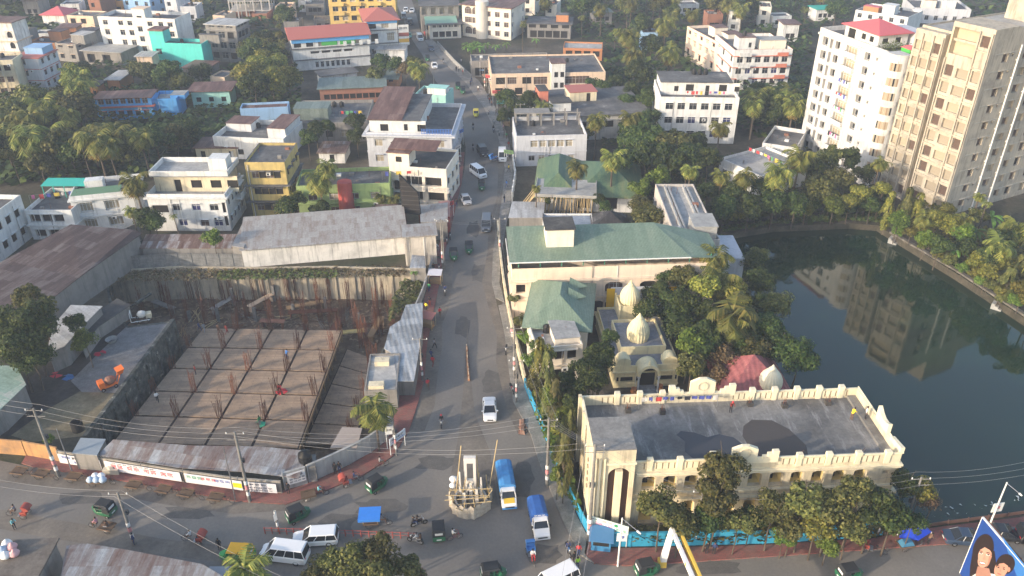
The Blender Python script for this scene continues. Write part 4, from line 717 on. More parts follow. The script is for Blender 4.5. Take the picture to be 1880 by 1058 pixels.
tinshed('shed','pale tin roofed roadside shed in front of the bamboo-propped slab',[(933,400),(998,400),(1000,371),(940,370)],3.2,whitetin)
q=bld('house','flat blue-grey cement roof behind the long green roof','house',(998,420),(1092,420),(1090,392),3.2,white,concm('bluegrey_cement',(.2,.24,.29),(.28,.32,.38),(.36,.4,.45),.3),.3)
q=bld('hut','dark hip roofed hut with pale skylight sheets behind the long green roof','hut',(1092,420),(1150,421),(1148,396),3.0,rawc,roofd,0,None,over=-1); hip(q,-q.w/2,q.w/2,0,q.d,3.0,2.2,.6,tinm('black_tin',(.03,.03,.03),(.05,.045,.045),(.22,.22,.23),1.2,2),'y')
q=bld('long_building','pale concrete roofed building with raised rails and a stair box at the pond corner','building',(1242,440),(1322,440),(1262,338),8.2,wallm('pale_plaster',(.55,.5,.45),.5,.5),rooft,.45,{'L':[W(6,1.2,1.2,4.6,1,3,'d')],'F':[W(2,1.4,1.4,4.6,1,3,'d')]},d=None)
b=MB()
for x in (-q.w*.3,-q.w*.22,q.w*.18,q.w*.26): b.box(x,x+.3,2.5,q.d-1,q.fl,q.fl+.6)
b.obj('roof_rail',rooft,q.root); sub(q,None,-q.w*.1,q.w*.42,.4,5,q.fl,2.4,rooft,rooft)
b=MB(); b.box(q.w/2+.01,q.w/2+4,-1,7,0,5.4); b.obj('annex',lilac,q.root)
# ---------------------------------------------------------------- long green roofed building by the pond (cream-pink, arcade)
gpk=pink
q=bld('mission_building','long cream-pink building with an arcade under a long sage green sheet roof','building',(940,494),(1318,482),(1302,440),(955,585),gpk,roofc,0,{'F':[W(1,1.4,1.6,4.3,1,3,'d',xs=[.02]),W(9,2.7,1.9,3.9,1,3,'drd',mg=3.4,arch=.5,dep=.5,part='arch_opening'),W(9,2.4,2.4,.3,1,3,'d',mg=3.4,arch=.5,dep=.5,part='arch_opening')],'L':[W(3,1.2,1.4,4,1,3,'d')]},over=-1,bands=[(3.3,.25,.2),(6.3,.3,.25)])
GB=q; w=q.w; H=q.H
# open attic with posts then mono pitch roof
xr=w*.36; b=MB(); b.box(-w/2+.3,xr-2,3.0,3.15,H,H+1.6); b.obj('attic_wall',flat('attic_brown',(.22,.15,.11)),q.root)
for k in range(10): b=MB(); x=-w/2+1+(w-2)*k/9; b.bar((x,.4,H),(x,.4,H+1.25),.08,n=6); b.obj('attic_post',flat('post_green',(.06,.25,.17)),q.root)
b=MB(); y0,y1=-.5,q.d+.3; z0,z1=H+1.2,H+3.0; xr=w*.36
b.hexa([(-w/2-.4,y0,z0),(xr,y0,z0),(xr-4,y1,z1),(-w/2-.4,y1,z1),(-w/2-.4,y0,z0+.08),(xr,y0,z0+.08),(xr-4,y1,z1+.08),(-w/2-.4,y1,z1+.08)]); b.hexa([(xr,y0,z0),(w/2+.6,y0+.6,z0-.5),(w/2+.6,y1,z1-2.1),(xr-4,y1,z1),(xr,y0,z0+.08),(w/2+.6,y0+.6,z0-.42),(w/2+.6,y1,z1-2.02),(xr-4,y1,z1+.08)]); b.obj('roof',greentin,q.root)
b=MB(); b.box(-w/2-.4,xr,y0-.12,y0-.003,z0-.02,z0+.14); b.box(-w/2-.52,-w/2-.402,y0-.1,y1,z0-.3,z0-.1); b.obj('gutter',framew,q.root)
sub(q,None,-w/2+5.2,-w/2+9.2,2.6,6.4,H+1.6,3.2,cw,roofd,.15,.25)
b=MB(); b.box(-w*.02,-w*.02+9.5,-.75,-.6,.2,5.2); o=b.obj('hanging_cloth',flat('cloth_pale_white',(.6,.62,.68)),q.root)
for x in (-w*.02,-w*.02+9.2): b=MB(); b.box(x-.6,x+.6,-.9,-.76,.2,5.1); b.obj('yellow_drape',flat('drape_yellow',(.85,.5,.02)),q.root)
# ---------------------------------------------------------------- green hip roofed house in front of it
q=bld('prayer_house','ivory house with a moss green hipped roof beside the main road','house',(968,596),(1078,604),(1052,522),6.1,cw,roofc,0,{'L':[W(5,1.0,1.6,1.2,2,3,'d')],'F':[W(3,1.3,1.5,1.2,2,3,'d')]},over=-1); PH=q
hip(q,-q.w/2,q.w/2,0,q.d,q.H,2.6,.7,greentin,'y')
for yy in (q.d*.5,q.d*.75):
    b=MB(); b.poly([(1.2,yy-1.2,q.H+1.2),(1.2,yy+1.2,q.H+1.2),(3.5,yy,q.H+1.4)][::-1]); b.poly([(1.0,yy-1.3,q.H+1.3),(3.6,yy,q.H+1.5),(1.0,yy,q.H+2.8)]); b.poly([(3.6,yy,q.H+1.5),(1.0,yy+1.3,q.H+1.3),(1.0,yy,q.H+2.8)]); b.obj('dormer',greentin,q.root)
q=bld('house','ivory two-storey porch wing with a flat roof and plant balcony below the green hipped roof','house',(985,640),(1070,632),(1062,590),(992,710),cw,rooft,.6,{'F':[W(3,1.2,1.6,1.0,2,3,'d',mg=.8)],'L':[W(2,1.1,1.4,1.2,2,3,'d')]},bands=[(3.1,.2,.3)])
sub(q,'upper_storey',-q.w/2+2.6,q.w/2-.2,.8,q.d-.3,q.fl,1.2,cw,rooft,.1,.1)
# ---------------------------------------------------------------- temple with two ribbed domes
tc=wallm('temple_cream',(.78,.68,.42),.3,.35); tr=concm('temple_roof',(.18,.19,.21),(.27,.28,.31),(.38,.39,.42),.25)
q=bld('temple','cream temple with two ribbed onion domes and an arched porch','temple',(1129,673),(1248,668),(1190,538),3.5,tc,tr,.5,{'F':[W(2,2.6,1.4,1.4,1,3,'d',xs=[.1,.72],dep=.4),W(4,.5,1.4,1.4,1,3,'d',xs=[.04,.345,.665,.95],dep=.3)],'R':[W(5,1.2,1.6,1.2,1,3,'d')]},d=14.5,k=.64,bands=[(3.9,.25,.45),(.5,.2,.12)]); TP=q
def dome(q,x,y,z,r,h,name='dome',m=None):
    b=MB(); pr=[(r*.92,0),(r*1.0,h*.12),(r*1.03,h*.28),(r*.97,h*.42),(r*.8,h*.58),(r*.52,h*.74),(r*.3,h*.82),(r*.33,h*.85),(r*.26,h*.89),(r*.12,h*.94),(r*.14,h*.96),(.02,h*1.05)]
    b.lathe(pr,c=(x,y,z),n=44,rib=.045); return b.obj(name,m or tc,q.root)
b=MB(); z=q.fl; w=q.w
b.box(-w*.36,w*.36,4.5,15,z,z+1.3); 
for (a_,b__,c_,d_) in ((-w*.36,w*.36,4.5,4.7),(-w*.36,w*.36,14.8,15),(-w*.36,-w*.34,4.7,14.8),(w*.34,w*.36,4.7,14.8)): b.box(a_,b__,c_,d_,z+1.3,z+2.0)
b.obj('raised_roof',[tc],q.root); b=MB(); b.box(-w*.335,w*.335,4.75,14.75,z+1.302,z+1.34); b.obj('roof_floor',tr,q.root)
dome(q,-.3,8.6,z+1.35,2.35,6.0)
b=MB(); b.box(-2.6,2.6,17.5,22.4,z,z+3.2)
for x in (-2.75,2.55):
    for y in (17.3,22.3): b.box(x,x+.35,y-.05,y+.3,z,z+4.3)
for (a_,b__,c_,d_) in ((-2.6,2.6,17.5,17.65),(-2.6,2.6,22.25,22.4),(-2.6,-2.45,17.65,22.25),(2.45,2.6,17.65,22.25)): b.box(a_,b__,c_,d_,z+3.2,z+3.8)
b.obj('dome_base',tc,q.root); dome(q,0,19.9,z+3.3,2.15,5.4)
# porch: barrel arch, columns, steps
b=MB(); n=14; ro,ri=2.3,1.8; zc=4.2; y0,y1=-2.2,1.2
for k in range(n):
    t0=PI*k/n; t1=PI*(k+1)/n
    A=[(ro*math.cos(t),zc+ro*1.15*math.sin(t)) for t in (t0,t1)]; B_=[(ri*math.cos(t),zc+ri*1.1*math.sin(t)) for t in (t0,t1)]
    b.poly([(A[0][0],y1,A[0][1]),(A[0][0],y0,A[0][1]),(A[1][0],y0,A[1][1]),(A[1][0],y1,A[1][1])][::-1]); b.poly([(B_[0][0],y0,B_[0][1]),(B_[0][0],y1,B_[0][1]),(B_[1][0],y1,B_[1][1]),(B_[1][0],y0,B_[1][1])][::-1])
    for yy,s in ((y0,1),(y1,-1)): 
        Q=[(B_[0][0],yy,B_[0][1]),(A[0][0],yy,A[0][1]),(A[1][0],yy,A[1][1]),(B_[1][0],yy,B_[1][1])]; b.poly(Q[::s])
b.lathe([(.35,0),(.3,.3),(.1,.8),(.02,1.1)],c=(0,y0+.5,zc+ro*1.13),n=12); b.obj('porch_arch',tc,q.root)
for x in (-2.05,2.05): b=MB(); b.lathe([(.34,0),(.34,.3),(.22,.4),(.2,3.7),(.34,3.9),(.34,4.2)],c=(x,-2.0,0),n=14); b.obj('column',lilac,q.root)
b=MB(); b.box(-1.7,1.7,-.15,-.05,.5,5.0); b.obj('doorway',dark,q.root)
for k in range(3): b=MB(); b.box(-1.8,1.8,-3.2+k*.9,-.2 if k==2 else -2.302+k*.9,0,.2+.2*k); b.obj('step',tr,q.root)
for x in (-w*.36,w*.36):
    b=MB(); n=10; hw=w*.11
    for k in range(n):
        t0=PI*k/n; t1=PI*(k+1)/n; b.poly([(x+hw*math.cos(t0),.1,q.H+.8+1.0*math.sin(t0)),(x+hw*math.cos(t1),.1,q.H+.8+1.0*math.sin(t1)),(x+hw*.8*math.cos(t1),2.6,q.H+.8+1.0*math.sin(t1)),(x+hw*.8*math.cos(t0),2.6,q.H+.8+1.0*math.sin(t0))])
        b.poly([(x,.1,q.H+.8),(x+hw*math.cos(t0),.1,q.H+.8+1.0*math.sin(t0)),(x+hw*math.cos(t1),.1,q.H+.8+1.0*math.sin(t1))][::-1])
    b.box(x-hw,x+hw,.3,2.6,q.fl,q.H+.8); b.obj('side_canopy',tc,q.root)
# ---------------------------------------------------------------- big cream college building at the junction
BH=9.2
colr,t,p=nodes('college_roof',.8); v=coords(t); n1=noi(t,v,.14,6,.7); n2=noi(t,coords(t,(.9,.14,1)),1.1,6,.75); n3=noi(t,v,3,4,.7)
a_=ramp(t,n1,[(.35,(.1,.097,.094)),(.5,(.17,.165,.157)),(.66,(.27,.26,.245))]); a_=mix(t,ramp(t,n2,[(.52,(0,0,0)),(.72,(.75,)*3)]),a_,(.42,.41,.4)); t.links.new(mix(t,1.0,a_,ramp(t,n3,[(.3,(.8,)*3),(.7,(1.1,)*3)]),'MULTIPLY'),p.inputs['Base Color'])
q=bld('college_building','large cream building with arcades, balustrade posts and a stained grey flat roof','college building',(1092,851),(1657,832),(1555,712),BH,cream,colr,1.25,None,foot=True,d=None); CB=q
bpy.data.objects.remove(q.wall); 
w,d=q.w,q.d; tw=4.1      # stair tower block width at the left
m=MB(); mats=[cream,wallm('cream_trim',(.82,.73,.52),.3,.4)]
nb=11; bayw=(w-tw-3.2)/nb
opsF=[]
for i in range(nb):
    x=tw+.5+i*bayw; opsF.append((x+.4,5.35,x+bayw-.4,7.15,.45)); opsF.append((x+.4,.5,x+bayw-.4,3.7,.9))
opsF.append((w-1.5,6.4,w-.8,6.9,0)); fl=q.fl
# corridor arcade: deep openings with a corridor wall behind
P=wallface(m,(-w/2,0),0,w,0,BH,opsF,.5)
wallface(m,(w/2,0),PI/2,d,0,BH,[(d*.2,4.5,d*.25,6,0),(d*.5,4.5,d*.55,6,0)],.25); wallface(m,(w/2,d),PI,w,0,BH,[],.3)
opsL=[(1.6,2,2.1,8,0),(4.2,3,4.7,7,0)]
wallface(m,(-w/2,d),-PI/2,d,0,BH,opsL,.25)
t=.2; PP=[(-w/2,0),(w/2,0),(w/2,d),(-w/2,d)]; I=[(-w/2+t,t),(w/2-t,t),(w/2-t,d-t),(-w/2+t,d-t)]
for k in range(4):
    k2=(k+1)%4; m.poly([(*PP[k],BH),(*PP[k2],BH),(*I[k2],BH),(*I[k],BH)],1); m.poly([(*I[k2],fl),(*I[k],fl),(*I[k],BH),(*I[k2],BH)],0)
for z,th,pr in ((4.0,.25,.4),(4.95,.16,.3),(7.35,.16,.2),(fl-.3,.2,.3),(BH,.1,.1)):
    m.box(-w/2+tw+.2,w/2+pr,-pr,-.003,z,z+th,1); m.box(w/2+.003,w/2+pr,.0,d+.1,z,z+th,1)
q.wall=m.obj('wall',mats,q.root)
for o in opsF[:-1]:
    pz=P(o[0],o[1],.5); b=MB(); ww=o[2]-o[0]; hh=o[3]-o[1]; b.poly([(0,1.9,0),(ww,1.9,0),(ww,1.9,hh),(0,1.9,hh)]); b.poly([(0,0,0),(ww,0,0),(ww,1.9,0),(0,1.9,0)]); b.poly([(0,0,0),(0,1.9,0),(0,1.9,hh),(0,0,hh)]); b.poly([(ww,1.9,0),(ww,0,0),(ww,0,hh),(ww,1.9,hh)]); b.poly([(0,1.9,hh),(ww,1.9,hh),(ww,0,hh),(0,0,hh)])
    if o[1]>4.5: b.poly([(ww*.06,.55,.0),(ww*.58,.55,0),(ww*.58,.55,hh*.96),(ww*.06,.55,hh*.96)],1)
    else: b.poly([(ww*.3,1.88,.0),(ww*.7,1.88,0),(ww*.7,1.88,hh*.75),(ww*.3,1.88,hh*.75)],1)
    b.obj('arch_bay',[wallm('corridor_yellow',(.75,.6,.25),.2,.2),dark],q.root,pz)
# balustrade slots and posts on the front and back parapet
def balus(y,s,x0,x1,skip,cap=True):
    n=int((x1-x0)/.62); b=MB(); yy=y-.006 if s<0 else y+.006; z0,z1=fl+.25,BH-.22; last=None
    for k in range(n):
        x=x0+.3+k*.62
        if any(a<=x<=c for a,c in skip):
            if b.f: b.obj('balustrade',[flat('slot_brown',(.2,.15,.09)),mats[1]],q.root,weld=True); b=MB()
            last=None; continue
        if last is not None: b.poly([(last,yy,z0),(x,yy,z0),(x,yy,z1),(last,yy,z1)],1)
        b.poly([(x,yy,z0),(x+.13,yy,z0),(x+.13,yy,z1),(x,yy,z1)],0); last=x+.13
    b.obj('balustrade',[flat('slot_brown',(.2,.15,.09)),mats[1]],q.root,weld=True)
cen=tw+(w-tw)*.40
balus(0,-1,-w/2+tw+.6,w/2-1.5,[(-w/2+cen-4,-w/2+cen+4)]); balus(d-.2,-1,-w/2+2,w/2-.8,[(-w*.5+w*.32,-w/2+w*.54)])
for k in range(9):
    x=-w/2+tw+1.5+k*(w-tw-3)/8
    if abs(x-(-w/2+cen))<3.8: continue
    b=MB(); b.box(x-.3,x+.3,-.26,.24,BH-.05,BH+.42); b.box(x-.28,x+.28,-.16,-.004,fl+.05,BH-.06); b.obj('parapet_post',mats[1],q.root)
for k in range(11):
    x=-w/2+4+k*(w-6)/10
    if -w/2+w*.32<x<-w/2+w*.54: continue
    b=MB(); b.box(x-.3,x+.3,d-.45,d+.1,BH-.05,BH+.45); b.box(x-.28,x+.28,d-.36,d-.21,fl+.05,BH-.06); b.obj('parapet_post',mats[1],q.root)
def pediment(x,y0,y1,hw,h,name='pediment',medal=True):
    prof=[(-hw*2.7,-.1),(-hw*2.7,.95),(-hw*2.2,.95),(-hw*2.2,.6),(-hw*1.85,.6),(-hw*1.85,.25),(-hw*1.5,.25),(-hw*1.5,-.1),(-hw,-.1),(-hw,h*.75),(-hw*.3,h),(hw*.3,h),(hw,h*.75),(hw,-.1),(hw*1.5,-.1),(hw*1.5,.25),(hw*1.85,.25),(hw*1.85,.6),(hw*2.2,.6),(hw*2.2,.95),(hw*2.7,.95),(hw*2.7,-.1)]
    P0=[(x+a,y0,BH+.12+b_) for a,b_ in prof]+[(x+hw*2.7,y0,BH-.4),(x-hw*2.7,y0,BH-.4)]; b=MB(); V2=[Vector((p[0],p[2],0)) for p in P0]
    for f in tessellate_polygon([V2]):
        Q=[P0[i] for i in f]
        if (Vector(Q[1])-Vector(Q[0])).cross(Vector(Q[2])-Vector(Q[0])).y>0: Q=Q[::-1]
        b.poly(Q); b.poly([(p[0],y1,p[2]) for p in Q[::-1]])
    for k in range(len(P0)): a=P0[k]; c=P0[(k+1)%len(P0)]; b.poly([(a[0],y0,a[2]),(a[0],y1,a[2]),(c[0],y1,c[2]),(c[0],y0,c[2])])
    o=b.obj(name,mats[1],q.root)
    if medal: g=MB(); g.lathe([(.48,-.08),(.62,-.08),(.62,0),(.48,0),(.48,-.08)],c=(x,y0-.003,BH+.12+h*.48),n=24,ax='y'); g.obj('roundel',cream,o)
    return o
pediment(-w/2+w*.43,d-.28,d+.12,1.4,1.9); pediment(-w/2+cen,-.3,.1,1.3,1.7)
# curved gable pieces on the right parapet
b=MB()
for (ya,yb,h0,h1) in ((d*.28,d*.34,1.2,.9),(d*.34,d*.40,.9,.9),(d*.40,d*.46,.9,1.15),(d*.46,d*.52,1.15,1.6)): b.hexa([(w/2-.3,ya,BH-.1),(w/2+.12,ya,BH-.1),(w/2+.12,yb,BH-.1),(w/2-.3,yb,BH-.1),(w/2-.3,ya,BH+h0),(w/2+.12,ya,BH+h0),(w/2+.12,yb,BH+h1),(w/2-.3,yb,BH+h1)])
b.hexa([(w/2-.3,.0,BH-.1),(w/2+.12,0,BH-.1),(w/2+.12,d*.2,BH-.1),(w/2-.3,d*.2,BH-.1),(w/2-.3,0,BH+.7),(w/2+.12,0,BH+.7),(w/2+.12,d*.2,BH+.35),(w/2-.3,d*.2,BH+.35)]); b.obj('side_gable',mats[1],q.root)
b=MB(); b.box(w/2-1.2,w/2-.22,.22,d-.25,fl+.01,fl+.35); b.obj('gutter_step',conc,q.root)
# stair tower block: rounded arch recess on the front
SH=11.6; X0=-w/2-.3; ts=5.0
m=MB(); ops=[(1.55,1.3,3.75,9.3,.9)]
wallface(m,(X0,-.9),0,tw+.1,0,SH,ops,.45); wallface(m,(X0+tw+.1,-.9),PI/2,ts,0,SH,[],.2); wallface(m,(X0+tw+.1,ts-.9),PI,tw+.1,0,SH,[],.2); wallface(m,(X0,ts-.9),-PI/2,ts,0,SH,[(.8,2,1.2,10,0),(3.4,2,3.8,10,0)],.3)
for x in (.1,.55,1.0): m.box(X0+x,X0+x+.22,-1.1,-.903,.4,SH-.9,1)
m.box(X0+2.3,X0+3.0,-1.0,-.55,1.3,8.9,1); m.box(X0+1.3,X0+tw+.2,-1.15,-.903,9.9,10.1,1)
o=m.obj('stair_tower',mats,q.root); b=MB(); b.poly([(X0+1.5,-.47,1.3),(X0+3.8,-.47,1.3),(X0+3.8,-.47,9.3),(X0+1.5,-.47,9.3)]); b.obj('grille',flat('grille_brown',(.07,.035,.025)),o)
b=MB(); b.box(X0,X0+tw+.1,-.9,ts-.9,SH+.002,SH+.12); b.obj('roof',concm('tower_roof',(.2,.19,.18),(.28,.27,.25),(.36,.34,.31),.4),o)
b=MB()
for y in (5.5,8,10.5): b.box(-w/2-.2,-w/2-.003,y,y+.4,0,BH)
b.box(-w/2-.35,-w/2-.003,d-.7,d-.1,0,BH+.3); b.obj('side_pilaster',cream,q.root)
for k,z in enumerate((4.4,5.3,6.2,7.1,8.0)): b=MB(); b.lathe([(.24,0),(.24,.1),(.17,.1),(.17,.02)],c=(X0-.1,1.9,z),n=12,ax='x'); b.obj('vent_ring',flat('ring_brown',(.25,.2,.15)),q.root)
b=MB(); b.poly([(-w/2+x,y,fl+.012) for x,y in ((10.6,1.4),(12,.6),(14.4,.5),(16,1.8),(16.4,3.2),(15.6,4.6),(14.2,5.2),(12.8,4.8),(11.6,5.6),(10.2,5.9),(9.6,5.3),(10.3,4.2),(9.9,2.6))]); wet,t,p=nodes('wet_tar',.25); p.inputs['Base Color'].default_value=(.05,.052,.06,1); b.obj('wet_patch',wet,q.root)
b=MB(); b.poly([(-w/2+x,y,fl+.014) for x,y in ((16.8,3.0),(17.4,1.6),(20,.6),(22.4,.9),(22.9,3),(22,5.6),(20.6,7.2),(18.4,7.4),(17.2,6.4),(16.6,4.8))]); b.obj('tar_patch',flat('tar_brown',(.07,.06,.055),.7),q.root)
def onroof(q,x,y): v=q.mid+q.u*x+q.n*y; return Vector((v.x,v.y,q.mid.z+q.fl))
for i,(px,py) in enumerate(((1,-1),)): pass
rr_=random.Random(9)
for k,(fx,fy) in enumerate(((.16,.86),(.28,.82),(.6,.9),(.72,.86),(.88,.88),(.53,.06),(.68,.06),(.88,.08))):
    c=onroof(q,-w/2+w*fx,d*fy); rt=empty('rebar_stub',c,0,['rebar stub by the yellow cloth on the cream building roof','rebar stub near the hanging trousers on the cream building roof','rebar stub right of the back pediment','second rebar stub right of the back pediment','rebar stub in the back right roof corner','rebar stub behind the front parapet centre','rebar stub at the middle of the front right parapet','rebar stub in the front right roof corner'][k],'rebar','rebar stubs sticking out of the cream building roof')
    b=MB(); b.box(-.3,.3,-.3,.3,0,.5); b.obj('concrete_stub',flat('stub_dark',(.06,.055,.05)),rt)
    for j in range(5): b=MB(); x=rr_.uniform(-.22,.22); y=rr_.uniform(-.22,.22); b.bar((x,y,.5),(x+rr_.uniform(-.3,.3),y+rr_.uniform(-.2,.2),1.3),.02); b.obj('bar',rust,rt)
a_=onroof(q,-w/2+w*.2,d-1.2); b_=onroof(q,-w/2+w*.48,d-1.2); laundry(a_,b_,a_.z,'row of dark trousers and shirts drying below the round pediment of the cream roof',11,5,.6,pal=(1,4,1,4,2,0,1))
# ---------------------------------------------------------------- rose pavilion with dome behind it
q=bld('pavilion','small pavilion with a rose red pyramid roof and a cream dome by the pond','pavilion',(1338,733),(1448,729),(1450,690),3.2,tc,roofc,0,None,over=-1,d=7.5); hip(q,-q.w/2,q.w/2,0,q.d,3.2,3.9,.8,tinm('rose_tiles',(.3,.1,.1),(.4,.13,.13),(.5,.2,.18),.5,.4,wave=3)); dome(q,1.6,1.2,4.0,1.45,3.2,m=flat('smooth_cream',(.75,.68,.5),.6))
# far off houses between the trees at the top
fr=random.Random(5)
far=[(60,62,'white'),(330,12,'pale grey'),(390,28,'sand coloured'),(560,8,'grey'),(520,40,'weathered'),(1000,8,'cream'),(1250,8,'whitewashed'),(1180,60,'pale blue'),(1340,20,'green roofed'),(1500,18,'teal roofed'),(1440,45,'rusty roofed'),(230,62,'brown'),(1420,30,'low white'),(140,60,'dark roofed')]
FM={'white':white,'pale grey':lilac,'sand coloured':peach,'grey':rawc,'weathered':rawc,'cream':cw,'pale blue':lblue,'green roofed':white2,'teal roofed':white2,'rusty roofed':white2,'brown':peach,'low white':white,'whitewashed':white,'dark roofed':rawc}
FR={'green roofed':greygreen,'teal roofed':MC['teal_sheet'],'rusty roofed':browntin,'dark roofed':darktin}

far+=[(20,58,'stained grey'),(105,52,'rusty brown'),(250,104,'small pale'),(300,-4,'lilac'),(350,-12,'ochre'),(440,-24,'faded pink'),(160,-2,'small brick'),(110,8,'small white'),(40,2,'tin roofed'),(545,-14,'peeling white'),(575,36,'low grey'),(505,12,'flat peach'),(960,-8,'small cream'),(1090,24,'mossy roofed'),(1300,26,'brick red'),(1395,12,'small ivory'),(395,62,'grimy'),(-10,76,'mint')]
FM.update({'stained grey':rawc,'rusty brown':orange,'small pale':peach,'lilac':lilac,'ochre':yell2,'faded pink':pink,'small brick':brickw,'small white':white2,'tin roofed':rawc,'peeling white':white2,'low grey':rawc,'flat peach':peach,'small cream':cw,'mossy roofed':rawc,'brick red':brickw,'small ivory':cw,'grimy':rawc,'mint':mint}); FR.update({'rusty brown':browntin,'small pale':whitetin,'tin roofed':rusttin,'mossy roofed':greygreen,'small brick':greytin,'grimy':darktin})
for k,(x,y,c) in enumerate(far):
    lab='distant %s house among the far trees'%c
    q=bld('house',lab,'house',(x,y),(x+34-(k%3)*6,y+(k%3)-1),(x+38,y-8),4+(k%3)*1.5,FM[c],FR.get(c,roofc),.5 if c not in FR else 0,{'F':[W(3,1.4,1.4,1.2,1+(k%3==2),3,'d')]},over=.5)

# water tanks and clutter on the flat roofs
rq=random.Random(12)
for q in list(BL.values()):
    if getattr(q,'par',0)<=0 or q.H<4.4 or q in (CB,TW,TN,TP): continue
    if not any(c.name.startswith('water_tank') for c in q.root.children) and rq.random()<.55: tank(q,rq.uniform(-.35,.35)*q.w,q.d*rq.uniform(.6,.85),q.fl,.5,1.1)
    for k in range(rq.randint(2,5)):
        b=MB(); x=rq.uniform(-.45,.45)*q.w; y=q.d*rq.uniform(.1,.9); s_=rq.uniform(.1,.4); b.box(x-s_,x+s_*1.6,y-s_,y+s_,q.fl+.003,q.fl+rq.uniform(.15,.7)); b.obj('roof_block',[rawc,brickw,framew,flat('clutter_grey',(.2,.17,.14))][k%4],q.root)
        b=MB(); x=rq.uniform(-.47,.47)*q.w; y=q.d*rq.uniform(.1,.9); b.bar((x,y,q.fl),(x+.1,y,q.fl+rq.uniform(.8,1.6)),.03); b.obj('roof_rod',rust,q.root)

# rain pipes and air conditioners on the street walls
for q in list(BL.values()):
    if q in (CB,TN) or not hasattr(q,'fl') or not hasattr(q,'wall') or q.H<4.5 or q.mid.y>235: continue
    try: q.wall.name
    except ReferenceError: continue
    k_=q.root.scale.x
    for i in range(2): b=MB(); x=rq.uniform(-.46,.46)*q.w; b.bar((x,-.1,.1),(x,-.1,q.fl),.05,n=5); b.obj('rain_pipe',[rawc,framew][i],q.root)
    for i in range(rq.randint(1,3)):
        x=rq.uniform(-.44,.4)*q.w; z=rq.choice([2.35,5.35,8.4])
        if z<q.fl-.8: b=MB(); b.box(x,x+.75,-.42,-.004,z,z+.5); b.box(x+.1,x+.5,-.44,-.421,z+.07,z+.43,1); b.obj('air_conditioner',[framew,black],q.root)
# ---------------------------------------------------------------- the construction pit
mossw=concm('mossy_concrete',(.035,.04,.035),(.12,.125,.11),(.33,.32,.28),.9); pitf=concm('pit_floor',(.11,.07,.045),(.21,.15,.1),(.32,.24,.17),.5)
PD=-6.0
o=sheet('pit_floor',PIT,PD,pitf)
rr=random.Random(2)
names={0:'mouldy back retaining wall of the pit below the warehouse'}
def pwall(pts,label,mat,zt=0.25,zb=PD,th=.35,cap=None,ribs=3.2):
    P=gp(pts); rt=empty('retaining_wall',(P[0].x,P[0].y,zb),0,label,'retaining wall'); b=MB(); c0=P[0]; r_=MB()
    for i in range(len(P)-1):
        a=P[i]-c0; c=P[i+1]-c0; u=(c-a); L=u.length; u.normalize(); n=Vector((-u.y,u.x,0))*th; H=zt-zb
        q=[a,c,c-n,a-n]; b.hexa([(v.x,v.y,0) for v in q]+[(v.x,v.y,H) for v in q])
        k=.4
        while ribs and k<L-.3:
            s=a+u*k; m_=n/th*.25; q=[s,s+u*.4,s+u*.4+m_,s+m_] ; r_.hexa([(v.x,v.y,0) for v in q]+[(v.x,v.y,H*.86) for v in q]); k+=ribs
    b.obj('wall',mat,rt)
    if r_.f: r_.obj('pier',mat,rt)
pw=wallm('pit_plaster',(.52,.45,.34),.9,1)
pwall([(760,496),(600,492),(470,494),(330,492),(196,500)],'stained plaster back wall of the pit with dark streaks',pw,zt=.2)
pwall([(196,500),(205,560),(235,600),(322,590)],'broken left end wall of the pit below the corrugated fence',mossw,zt=.1)
pwall([(322,590),(160,806)],'long black mossy wall between the gravel ramp and the pit',mossw,zt=.45,th=.5)
pwall([(160,806),(205,826),(330,850),(470,868),(575,872)],'front retaining wall of the pit under the tin roofs',mossw,zt=-.4,ribs=0)
pwall([(575,872),(640,846),(700,812),(712,790),(690,740),(688,700),(700,645),(735,600),(770,560),(782,522),(760,496)],'right retaining wall of the pit beside the stalls',mossw,zt=.1,ribs=0)
# slabs with formwork bays
form=concm('form_ply',(.2,.16,.125),(.3,.245,.19),(.38,.32,.25),.5); joint=flat('joint_dark',(.055,.035,.025),.95)
def quadmap(c,z):
    TL,TR,BR,BLt=[G(x,y,z) for x,y in c]
    return lambda s,t:(TL*(1-s)*(1-t)+TR*s*(1-t)+BR*s*t+BLt*(1-s)*t)
fm,t_,p=nodes('form_boards',.9); v=coords(t_); br=N(t_,'ShaderNodeTexBrick'); t_.links.new(v,br.inputs[0]); br.inputs['Scale'].default_value=1; br.inputs['Brick Width'].default_value=2.4; br.inputs['Row Height'].default_value=.3; br.inputs['Mortar Size'].default_value=.02
br.inputs['Color1'].default_value=(.44,.31,.205,1); br.inputs['Color2'].default_value=(.33,.23,.15,1); br.inputs['Mortar'].default_value=(.17,.12,.09,1); n1=noi(t_,v,.45,6,.7); t_.links.new(mix(t_,ramp(t_,n1,[(.4,(0,0,0)),(.75,(.75,)*3)]),br.outputs[0],(.13,.1,.08)),p.inputs['Base Color'])
